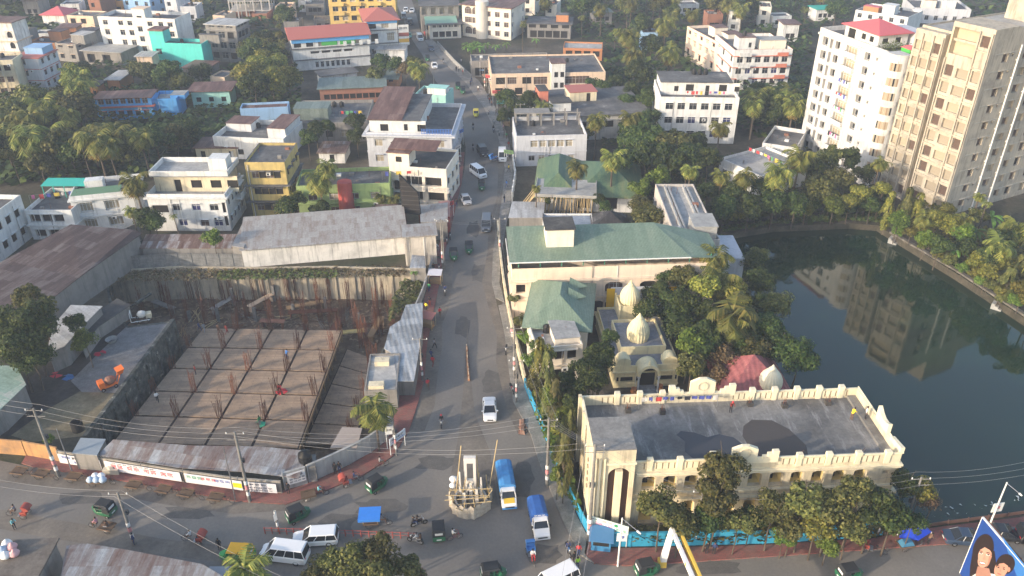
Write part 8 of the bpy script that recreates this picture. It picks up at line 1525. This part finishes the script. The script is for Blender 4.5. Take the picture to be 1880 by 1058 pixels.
for k in range(n):
    t0=PI*.92+PI*1.3*k/n; t1=PI*.92+PI*1.3*(k+1)/n; a=rad[k]; c=rad[k+1]; P=[(a*math.cos(t0),a*math.sin(t0)*1.1,.02),(c*math.cos(t1),c*math.sin(t1)*1.1,.02),((c-.1)*math.cos(t1),(c-.1)*math.sin(t1)*1.1,zt_[k+1]),((a-.1)*math.cos(t0),(a-.1)*math.sin(t0)*1.1,zt_[k])]; b.poly(P); b.poly([(x*.98,y*.98,z) for x,y,z in P[::-1]])
b.obj('jute_screen',jute,rt)
for k in range(10):
    t=PI*2*k/10; h=r3.uniform(2.0,3.2); b=MB(); b.bar((2.2*math.cos(t),2.3*math.sin(t),0),(2.1*math.cos(t)+r3.uniform(-.3,.3),2.5*math.sin(t),h),.05,n=5); b.obj('bamboo_pole',bamboo,rt)
for (x,y,x2,h) in ((-1.7,1.0,-.9,7.0),(1.9,1.0,3.0,7.8),(.9,1.5,.7,5.2)): b=MB(); b.bar((x,y,0),(x2,y+.3,h),.055,n=5); b.obj('bamboo_pole',bamboo,rt)
for k in range(4): b=MB(); z=1.4+.5*k; x=r3.uniform(-.5,.5); b.bar((-2.4+x,-1.6+k*.35,z*.8),(2.3+x*.5,-1.5+k*.4,z*.8+r3.uniform(-.3,.5)),.05,n=5); b.obj('bamboo_rail',bamboo,rt)
b=MB()
for k in range(9):
    a=r3.uniform(0,6.28); rr0=r3.uniform(.2,1.9); x,y=rr0*math.cos(a),rr0*math.sin(a)-.3; b.bar((x,y,.7),(x+r3.uniform(-1,1),y+r3.uniform(-1,1),r3.uniform(2,3.6)),.045,n=4)
b.obj('loose_pole',bamboo,rt)
for k in range(3): p=G(832+4*(k%2),905-6*k); o=MB(); o.lathe([(0,0),(.35,.05),(.42,.25),(.25,.5),(0,.55)],n=9); tag(o.obj('sack',MC['sack0'],None,(p.x,p.y,.9+.4*(k%2)),smooth=True),'white sack hung on the left of the monument scaffold, %s from the bottom'%ordn[k],'sack','white sacks at the monument')
# median divider of brick red boards
P=gp([(857,640),(858,668),(861,700)]); rt=empty('median_divider',(P[1].x,P[1].y,0),0,'narrow orange-brown median divider standing in the dusty road','median divider'); b=MB()
for i in range(2): a=P[i]-P[1]; c=P[i+1]-P[1]; s=Vector((.12,0,0)); b.hexa([(a-s)[:],(c-s)[:],(c+s)[:],(a+s)[:],*[(v.x,v.y,.4) for v in (a-s,c-s,c+s,a+s)]]) 
b.obj('block',flat('divider_orange',(.4,.2,.1),.9,var=.4),rt)
for k in range(9): t=k/8; p=P[0].lerp(P[2],t)-P[1]; b=MB(); b.bar((p.x,p.y,.4),(p.x,p.y,.75+.2*(k%2)),.05); b.obj('post',flat('divider_pale',(.5,.4,.3)),rt)
P=gp([(965,765),(958,800)]); 
g=G(959,783); b=MB()
for k in range(14): z=.1*(k//5); b.box(-.5+.22*(k%5),-.3+.22*(k%5),-1.4+.3*(k//3),-1.15+.3*(k//3),z,z+.1)
b.hexa([(-.4,-1.5,0),(.35,-1.6,0),(.4,1.5,0),(-.35,1.4,0),(-.2,-1.1,.35),(.2,-1.2,.3),(.2,1.1,.35),(-.2,1.0,.3)]); tag(b.obj('brick_pile',concm('broken_brick',(.2,.1,.07),(.3,.17,.12),(.38,.27,.2),2.5),None,g),'low heap of orange bricks on the right shoulder below the white sedan','brick pile')
# red and white railing of the median at the bottom
P=gp([(487,980),(620,984),(765,990)]); rt=empty('median_railing',P[0],0,'low red and pale railing along the median at the bottom','railing'); 
for i in range(2):
    a=P[i]-P[0]; c=P[i+1]-P[0]; n=10
    for k in range(n): p=a.lerp(c,k/n); b=MB(); b.bar((p.x,p.y,0),(p.x,p.y,.95),.06); b.obj('post',flat('rail_red',(.35,.08,.06)),rt)
    for z in (.45,.85): b=MB(); b.bar((a.x,a.y,z),(c.x,c.y,z),.035); b.obj('rail',flat('rail_red',(.35,.08,.06)),rt)
# pennant, signs
g=PTOP['l']; b=MB(); b.poly([(0,-.02,0),(-.16,-.1,-.2),(-.14,-.1,-1.1),(.05,-.02,-1.0)]); b.poly([(0,-.02,0),(.05,-.02,-1.0),(.18,.05,-.9),(.15,.05,-.2)]); tag(b.obj('pennant',framew,None,(g.x,g.y-.12,g.z-.1)),'white and blue cloth pennant on the short median post','pennant')
def signb(pt,w,h,z,label,ang,writes,base,posts=True,frame_=None):
    g=G(*pt); rt=empty('signboard',(g.x,g.y,0),R(ang),label,'signboard'); b=MB(); b.box(-w/2,w/2,-.04,.04,z,z+h); b.obj('panel',base,rt)
    if posts:
        for x in (-w/2+.1,w/2-.1): b=MB(); b.bar((x,.08,0),(x,.08,z+h),.05,n=6); b.obj('post',framew,rt)
    for k,(x,zz,ww,hh,n_,c) in enumerate(writes): scribble(ww,hh,n_,k+int(w*9),flat('ink_%s'%c,{'red':(.55,.06,.08),'blue':(.06,.12,.4),'green':(.05,.3,.2),'dark':(.05,.05,.07),'pink':(.7,.1,.3)}[c]),rt,(-w/2+x,-.042,z+zz))
    return rt
signb((732,828),2.6,1.0,1.6,'long pale signboard on white posts by the curved wall',52,[(.3,.5,2,.25,4,'dark'),(.3,.2,2,.18,5,'blue')],flat('sign_pale',(.6,.65,.7)))
signb((718,826),1.0,1.2,2.4,'small square white notice beside the long pale signboard',10,[(.15,.5,.7,.3,2,'dark')],framew)
rt=signb((1113,995),4.4,1.15,1.9,'white street banner with red and green lettering over the blue booth',-22,[(.9,.25,2.0,.36,2,'pink'),(1.6,.78,1.2,.22,2,'red'),(3.1,.2,1.1,.28,3,'green'),(.2,.85,.9,.15,3,'dark')],flat('banner_mint',(.62,.72,.66))); b=MB(); b.lathe([(0,0),(.22,0)],c=(.9,-.045,2.7),n=14,ax='y'); b.lathe([(0,0),(.2,0)],c=(-1.9,-.045,2.5),n=14,ax='y'); b.obj('emblem',flat('emblem_green',(.04,.25,.12)),rt); b=MB(); b.box(-2.1,-.3,-.05,.03,1.42,1.86); yl=b.obj('lower_panel',MC['panel_yellow'],rt); scribble(1.6,.22,4,9,MC['ink_dark'],yl,(-2,-.052,1.52))
g=G(1103,1000); q_=empty('kiosk',g,R(-8),'small blue roofed kiosk in front of the blue wall under the banner','kiosk'); b=MB(); b.box(-1.0,1.0,-1.0,.4,0,1.9); b.obj('body',flat('kiosk_blue',(.05,.22,.42)),q_); b=MB(); b.hexa([(-1.25,-1.5,1.9),(1.25,-1.5,1.9),(1.25,.5,2.2),(-1.25,.5,2.2),(-1.25,-1.5,1.98),(1.25,-1.5,1.98),(1.25,.5,2.28),(-1.25,.5,2.28)]); b.obj('roof',flat('kiosk_roof',(.07,.2,.38)),q_); b=MB(); b.box(-.8,.8,-1.04,-1.003,.9,1.6); b.obj('hatch',dark,q_)
signb((1138,1024),1.0,1.1,2.4,'white square notice with a dark blue emblem on the lamp post',0,[(.2,.35,.6,.4,2,'blue')],framew,False)
signb((1815,972),1.2,1.2,2.6,'white tilted notice with a red emblem on the embankment lamp post',10,[(.3,.4,.6,.4,2,'red')],framew,False)
# white and yellow cloth arch over the south street
a=G(1222,1036); Ht=HT((1231,968),(1222,1036)); rt=empty('street_arch',a,0,'white and yellow cloth covered ceremonial arch over the bottom street','arch'); cwh=flat('arch_white',(.75,.73,.7)); cye=flat('arch_yellow',(.75,.5,.08))
b=MB(); b.hexa([(-.7,-.4,0),(-.1,-.4,0),(-.1,.2,0),(-.7,.2,0),(.0,-.3,Ht),(.4,-.3,Ht),(.4,.2,Ht),(.0,.2,Ht)]); b.obj('leg',cwh,rt); b=MB(); b.box(-.8,-.03,-.5,.3,0,.7); b.obj('foot_cloth',cye,rt)
e=G(1275,1070,Ht)-a; e2=Vector((e.x*1.6,e.y*1.6,Ht))
for dx,c in ((-.1,cwh),(.55,cye)):
    b=MB(); b.hexa([(dx,-.3,Ht-.2),(dx+.28,-.3,Ht-.2),(e2.x+dx+.28,e2.y,Ht-.2),(e2.x+dx,e2.y,Ht-.2),(dx,-.3,Ht+.35),(dx+.28,-.3,Ht+.35),(e2.x+dx+.28,e2.y,Ht+.35),(e2.x+dx,e2.y,Ht+.35)]); b.obj('beam',c,rt)
b=MB(); 
for k in range(6): t=(k+.5)/6; b.box(e2.x*t-.13,e2.x*t-.103,e2.y*t-.3,e2.y*t+.3,Ht-.1,Ht+.25)
b.obj('cloth_trim',cye,rt); b=MB(); b.hexa([(e2.x-.4,e2.y-.5,0),(e2.x+.6,e2.y-.5,0),(e2.x+.6,e2.y+.3,0),(e2.x-.4,e2.y+.3,0),(e2.x-.2,e2.y-.4,Ht),(e2.x+.5,e2.y-.4,Ht),(e2.x+.5,e2.y+.3,Ht),(e2.x-.2,e2.y+.3,Ht)]); b.obj('leg',cwh,rt)
# ---------------------------------------------------------------- advertising board at the bottom right, a flat printed board on a steel frame
HB=13.0; A=G(1805,951,HB); Bp=G(1896,1058,HB); u=(Bp-A).normalized(); Lb=9.0; ang=math.atan2(u.y,u.x); zb=6.0; rt=empty('advertising_board',(A.x,A.y,0),ang,'large blue advertising board with a smiling woman and child on a rusty steel frame','billboard')
b=MB(); b.box(0,Lb,-.08,.08,zb,HB); bo=b.obj('board',flat('board_blue',(.014,.055,.24),.5,var=.25,sc=.6),rt); n_=Vector((u.y,-u.x,0)); fr0=A+n_*.08
def PLp(px,py,o=0):
    r=ray(px,py); C=Vector((0,0,CH)); t=(fr0+n_*o-C).dot(n_)/r.dot(n_); q=C+r*t-A; return (q.dot(u),-.08-o,q.z+HB)
def shp(name,pts,m,o): 
    b=MB(); P=[PLp(x,y,o) for x,y in pts]; b.poly(P if (Vector(P[1])-Vector(P[0])).cross(Vector(P[2])-Vector(P[0])).y<0 else P[::-1]); return b.obj(name,m,bo)
def el(cx,cy,rx,ry,a=0,n=28,t0=0,t1=360): 
    ca,sa=math.cos(R(a)),math.sin(R(a)); return [(cx+rx*math.cos(R(t))*ca-ry*math.sin(R(t))*sa,cy+rx*math.cos(R(t))*sa+ry*math.sin(R(t))*ca) for t in [t0+(t1-t0)*k/n for k in range(n+(1 if t1-t0<360 else 0))]]
hr=flat('print_hair',(.018,.009,.008),var=.5,sc=5); sk_=flat('print_skin',(.46,.25,.185),var=.15,sc=1.2); sk2=flat('print_skin_child',(.41,.215,.155),var=.15,sc=1.4); sh_=flat('print_shirt',(.65,.62,.62)); lip=flat('print_lip',(.36,.09,.08)); tee=flat('print_teeth',(.85,.85,.85)); ink=flat('print_ink',(.02,.015,.015)); lbb=flat('print_light_blue',(.035,.15,.42),.5)
shp('printed_shape',[(1840,985),(1880,1036),(1900,1075),(1872,1072)],lbb,.004); 
shp('hair',el(1805,1010,19,30,14),hr,.008); shp('hair',[(1787,1005),(1826,1012),(1834,1070),(1779,1082),(1781,1040)],hr,.009); shp('shirt',[(1778,1062),(1797,1050),(1836,1056),(1866,1080),(1860,1110),(1770,1100)],sh_,.012)
shp('neck',[(1795,1040),(1816,1044),(1822,1066),(1790,1060)],flat('print_neck',(.3,.155,.115)),.016)
shp('face',el(1808,1019,12,17,16),sk_,.018); shp('jaw',el(1805,1030,10,12.5,14),sk_,.0185); shp('cheek_shade',[(1817,1012),(1821,1022),(1816,1036),(1810,1043),(1814,1032)],flat('print_shade',(.33,.165,.12)),.0195)
shp('hair_fringe',[(1795,1006),(1803,999),(1813,998),(1823,1006),(1824,1020),(1817,1010),(1808,1005),(1799,1010),(1795,1020)],hr,.024)
for x,y in ((1801,1016),(1814,1019)): shp('eye_white',el(x,y,3.0,1.5,12,12),tee,.0255); shp('iris',el(x+.2,y,1.4,1.4,0,12),ink,.0275); shp('eyelid',el(x,y-1.2,3.3,.8,12,12),ink,.0285); shp('eyebrow',el(x,y-4,3.8,.8,14,12),hr,.026)
shp('nose',[(1807.5,1018),(1804,1027),(1807,1028.4),(1810,1027.5)],flat('print_nose',(.4,.2,.145)),.027)
shp('lips',el(1803.5,1032,6.2,4.6,14,20,-8,188),lip,.026); shp('teeth',el(1803.7,1032.8,5,2.5,14,18,0,180),tee,.029); shp('lower_lip',el(1803,1036.2,3.6,1.0,14,14),lip,.030)
shp('child_hair',el(1846,1036,17,19,25),hr,.014); shp('child_face',el(1838,1045,12,17,22),sk2,.022); shp('ear',el(1852,1046,3,4.5,10,12),flat('print_ear',(.36,.18,.13)),.0235); shp('child_fringe',[(1829,1034),(1838,1026),(1850,1030),(1852,1040),(1843,1034),(1835,1035),(1829,1042)],hr,.026)
for x,y in ((1833,1042),(1843,1045)): shp('eye',el(x,y,2.2,1.1,20,12),ink,.028); shp('eyebrow',el(x,y-3.2,2.8,.6,20,12),hr,.028)
shp('lips',el(1835,1053,4.2,2.4,20,14,0,180),lip,.028); shp('child_nose',[(1837,1044),(1834.5,1049),(1838.5,1050)],flat('print_nose2',(.34,.17,.12)),.028)
b=MB()
for k in range(7): x=k*Lb/6; b.bar((x,.25,0 if k%2==0 else zb),(x,.25,HB),.09,n=6)
for z in (zb,zb+2.3,zb+4.6,HB): b.bar((0,.22,z),(Lb,.22,z),.06)
for k in range(6): b.bar((k*Lb/6,.35,zb),((k+1)*Lb/6,.35,HB),.04)
b.obj('steel_frame',rust,rt); b=MB(); b.box(-.06,Lb,-.09,.09,HB+.002,HB+.07); b.box(-.07,-.002,-.09,.09,zb,HB); b.obj('edge_trim',framew,rt)
# ---------------------------------------------------------------- site machines
def machine():
    g=G(200,712); rt=empty('concrete_mixer',g,R(40),'bright orange concrete mixer with a raised hopper on the gravel yard','concrete mixer'); rt.scale=(.72,)*3; om=paint('mixer_orange',(.75,.16,.02),.5)
    b=MB(); b.box(-1.5,1.5,-.7,.7,.5,.8); b.box(-1.6,-.6,-.8,.8,.8,1.9); b.obj('chassis',om,rt); b=MB(); b.lathe([(.25,-.9),(.75,-.5),(.85,0),(.75,.5),(.45,.9)],c=(.5,0,1.5),n=16,ax='x'); b.obj('drum',flat('drum_dirty',(.25,.13,.09),.8),rt)
    b=MB(); b.bar((1.5,-.6,.6),(2.6,-.6,3.0),.1); b.bar((1.5,.6,.6),(2.6,.6,3.0),.1); b.hexa([(2.0,-.7,2.2),(2.8,-.7,2.4),(2.8,.7,2.4),(2.0,.7,2.2),(1.8,-.9,3.1),(3.2,-.9,3.3),(3.2,.9,3.3),(1.8,.9,3.1)]); b.obj('hopper',om,rt)
    for x in (-1.1,1.1):
        for y in (-.8,.8): wheel(rt,x,y,.35,.18)
    g=G(262,588); rt=empty('concrete_pump',g,R(20),'dusty white mixer machine with a square frame at the far end of the gravel yard','machine'); rt.scale=(.75,)*3; b=MB(); b.bar((-2,-.9,.4),(-2,-.9,2.2),.07); b.bar((-2,.9,.4),(-2,.9,2.2),.07); b.bar((-2,-.9,2.2),(-2,.9,2.2),.07); b.bar((-2,-.9,.4),(1.5,-.9,.4),.08); b.bar((-2,.9,.4),(1.5,.9,.4),.08); b.obj('frame',framew,rt); b=MB(); b.lathe([(.2,-.8),(.7,-.4),(.75,.2),(.5,.8)],c=(0,0,1.4),n=14,ax='x'); b.obj('drum',pm,rt); b=MB(); b.box(.8,1.8,-.6,.6,.5,1.5); b.obj('engine_box',cream,rt)
    for x,y in ((-.9,.8),(-.9,-.8),(1.2,.8),(1.2,-.8)): wheel(rt,x,y,.35,.18)
    g=G(206,628); o=MB(); o.lathe([(.5,0),(.8,.5),(.85,.55),(.55,.1)],n=14); tag(o.obj('basin',rooft,None,g),'grey basin at the edge of the gravel yard','basin'); 
    g=G(144,790); o=MB(); o.lathe([(0,0),(.7,0),(.7,1.3),(.62,1.3),(.62,.2),(0,.2)],n=14); tag(o.obj('oil_drum',flat('drum_black',(.03,.028,.026)),None,g),'black open drum at the pit wall by the front sheds','drum')
    for k,(x,y,c,l) in enumerate([(104,690,(.5,.04,.06),'crumpled red plastic sheet by the faded green shed'),(124,694,(.05,.15,.35),'small blue crate by the faded green shed'),(184,650,(.5,.03,.06),'red plastic sheet under the young green tree'),(517,720,(.6,.04,.05),'red cloth lying on the middle of the slab'),(476,780,(.04,.35,.2),'green cloth scrap at the front of the slab')]):
        z=-2.88 if k>2 else 0.02; g=G(x,y,z); o=MB(); r5=random.Random(k)
        for i in range(7): a0=r5.uniform(0,6.28); o.poly([(0,0,.35),(.9*math.cos(a0),.7*math.sin(a0),r5.uniform(0,.2)),(.9*math.cos(a0+1),.7*math.sin(a0+1),r5.uniform(0,.25))])
        tag(o.obj('plastic_sheet' if k!=1 else 'crate',flat('scrap%d'%k,c),None,g),l,'sheet')
    for k,(x,y) in enumerate([(1103,785),(1070,0)][:1]): pass
    for k,(x,y,l) in enumerate([(1211,718,'terracotta pot right of the temple steps'),(1163,724,'terracotta pot left of the temple steps')]): g=G(x,y); o=MB(); o.lathe([(.0,0),(.3,0),(.45,.5),(.3,.85),(.38,.95),(.3,.95),(0,.6)],n=12); tag(o.obj('clay_pot',flat('terracotta',(.45,.17,.06)),None,g,smooth=True),l,'pot','pots before the temple')
machine()

# passers-by, parked motorcycles and shop signs along the distant pavements
rq=random.Random(21); cl=['red','navy','white','grey','brown','black','cyan','pink','green','darkred','tan','yellow','blue','black']; kr=[(896,182),(903,196),(911,212),(917,226),(924,240),(930,256),(934,272),(936,292),(934,316),(930,345),(926,372),(878,168),(866,152),(850,138)]
for k,(x,y) in enumerate(sorted(kr,key=lambda t:t[1])): pp(x,y,rq.uniform(0,360),rq.choice(['walk','stand']),cl[k],rq.choice(['black','navy','brown']),'person in %s on the far right pavement, %s from the top'%(cl[k],ordn[k]),z=.13)
kl=[(843,315),(839,345),(828,372),(818,405),(810,432),(803,462),(796,500),(788,536),(783,572)]
for k,(x,y) in enumerate(kl): pp(x,y,rq.uniform(0,360),rq.choice(['walk','stand']),cl[(k*3+1)%14],rq.choice(['black','navy','grey']),'person in %s on the left pavement of the main road, %s from the top'%(cl[(k*3+1)%14],ordn[k]),z=.13)
for k,(x,y) in enumerate([(898,205),(906,222),(914,243),(846,300),(842,330),(820,440),(806,490),(792,580),(930,640),(938,712)]): bike('motorbike',(x,y),(x+rq.uniform(-3,3),y+6),'riderless motorcycle parked at the main road kerb, %s from the top'%ordn[k],pb_ if k%3 else paint('bike_red',(.35,.03,.03)),None,group='motorcycles parked along the main road')
for k,(x,y,c,z) in enumerate([(898,160,(.5,.05,.05),2.4),(905,172,(.65,.62,.6),3.4),(912,190,(.55,.06,.06),2.6),(920,208,(.1,.35,.3),2.4),(934,300,(.14,.24,.1),2.2),(846,268,(.1,.2,.5),3),(842,300,(.6,.55,.5),3.2),(826,400,(.5,.08,.07),2.4)]):
    signb((x,y),2.2,.8,z,'shop signboard in %s over the %s pavement, %s of the row'%(['red','white','crimson','teal','olive green','blue','cream','scarlet'][k],'right' if x>860 else 'left',ordn[k]),rq.uniform(-40,20) if x>860 else rq.uniform(40,60),[(.2,.2,1.7,.35,3,'dark')],flat('shopsign%d'%k,c))
for k,(x,y,c) in enumerate([(884,140,(.2,.35,.6)),(893,152,(.5,.3,.2)),(930,230,(.25,.4,.35)),(800,520,(.5,.5,.55)),(786,600,(.4,.15,.12))]):
    g=G(x,y); rt=empty('vendor_stall',g,R(rq.uniform(-30,30)),'kerbside vendor stall with a %s awning by the main road'%['blue','brown','grey-green','pale grey','dark red','deep blue'][k],'stall','vendor stalls along the main road'); b=MB(); b.box(-.8,.8,-.5,.5,0,.85); b.obj('counter',wood,rt); b=MB(); b.hexa([(-1.1,-.9,1.9),(1.1,-.9,1.9),(1.1,.7,2.2),(-1.1,.7,2.2),(-1.1,-.9,1.95),(1.1,-.9,1.95),(1.1,.7,2.25),(-1.1,.7,2.25)]); b.obj('awning',flat('awning%d'%k,c),rt)
    for a in (-1,1): b=MB(); b.bar((a,-.8,0),(a,-.8,1.9),.035); b.bar((a,.6,0),(a,.6,2.2),.035); b.obj('pole',bamboo,rt)
# ---------------------------------------------------------------- labels for the many trees: by kind and nearest landmark
LM=[(q.label,q.mid+q.n*(q.d/2)) for q in BL.values() if q.label and hasattr(q,'n')]
def nearest(p,n=3):
    return sorted(LM,key=lambda l:(Vector((l[1].x,l[1].y,0))-Vector((p.x,p.y,0))).length)[:n]
def rel(p,c):
    dx,dy=p.x-c.x,p.y-c.y
    if abs(dx)>abs(dy): return 'right of' if dx>0 else 'left of'
    return 'behind' if dy>0 else 'in front of'
used={}
for t in TREES: t.append(t[0].location.copy())
for i,t in enumerate(TREES):
    p=t[7]; L=nearest(p,1)[0]; key=(t[1],rel(p,L[1]),L[0]); used.setdefault(key,[]).append(((p-L[1]).length,i))
OR=['nearest','second nearest','third nearest','fourth nearest','fifth nearest','sixth nearest','seventh nearest','eighth nearest','ninth nearest','tenth nearest','eleventh nearest','twelfth nearest']
def clip(s,n):
    w=s.split(' '); return ' '.join(w[:n]).rstrip(' ,')
def brief(s):
    s=short(s); w=s.split(' ')
    return ' '.join(w[-6:]) if len(w)>6 else s
for (kind,rl,lm_),L in used.items():
    L.sort()
    for k,(d,i) in enumerate(L):
        b=WORD[kind]+' '+rl+' the '+brief(lm_)
        if len(L)>1: b=WORD[kind]+', '+OR[min(k,11)]+' '+rl+' the '+brief(lm_)
        TREES[i][0]['label']=b; TREES[i][0]['group']={'palm':'coconut palms','areca':'betel palms','banana':'banana plants','column':'column trees'}.get(kind,'broadleaf trees')
for t in TREES:
    l=t[0]['label']
    if len(l.split())>16: w=l.split(); i=w.index('the'); t[0]['label']=' '.join(w[:i+1]+w[-4:])
seen={}
for t in TREES:
    l=t[0]['label']
    if l in seen:
        t[0]['label']=l.replace('broadleaf tree','leafy tree').replace('coconut palm','tall coconut palm') if l.replace('broadleaf tree','leafy tree').replace('coconut palm','tall coconut palm') not in seen else ' '.join(l.replace('roofed house among the far trees','far roofed house').replace(' among the far trees','').split()[:10])+', towards the %s edge'%('left' if t[2]<940 else 'right')
    seen[t[0]['label']]=1
# ---------------------------------------------------------------- thin air haze
hz=MB(); hz.box(-620,620,-30,1250,-8,75); ho=bpy.data.objects.new('haze',hz.mesh('haze',[])); COL.objects.link(ho)
hm_=bpy.data.materials.new('haze'); hm_.use_nodes=True; ht=hm_.node_tree; ht.nodes.clear(); out=ht.nodes.new('ShaderNodeOutputMaterial'); pv=ht.nodes.new('ShaderNodeVolumePrincipled'); pv.inputs['Color'].default_value=(.7,.8,.98,1); pv.inputs['Density'].default_value=.00045; ht.links.new(pv.outputs[0],out.inputs['Volume']); ho.data.materials.append(hm_); tag(ho,'thin bluish air haze over the town','haze',kind='stuff')
if __name__=='__main__':
    from collections import Counter
    c=Counter(o.get('label') for o in S.objects if o.parent is None and o.get('label')); d=[k for k,v in c.items() if v>1]; print('DUP',len(d),d[:20]); print('TOP',sum(c.values()),'OBJ',len(S.objects),'TREES',len(TREES),Counter(t[1] for t in TREES)); print('LONG',[k for k in c if len(k.split())>16 or len(k.split())<4][:10])
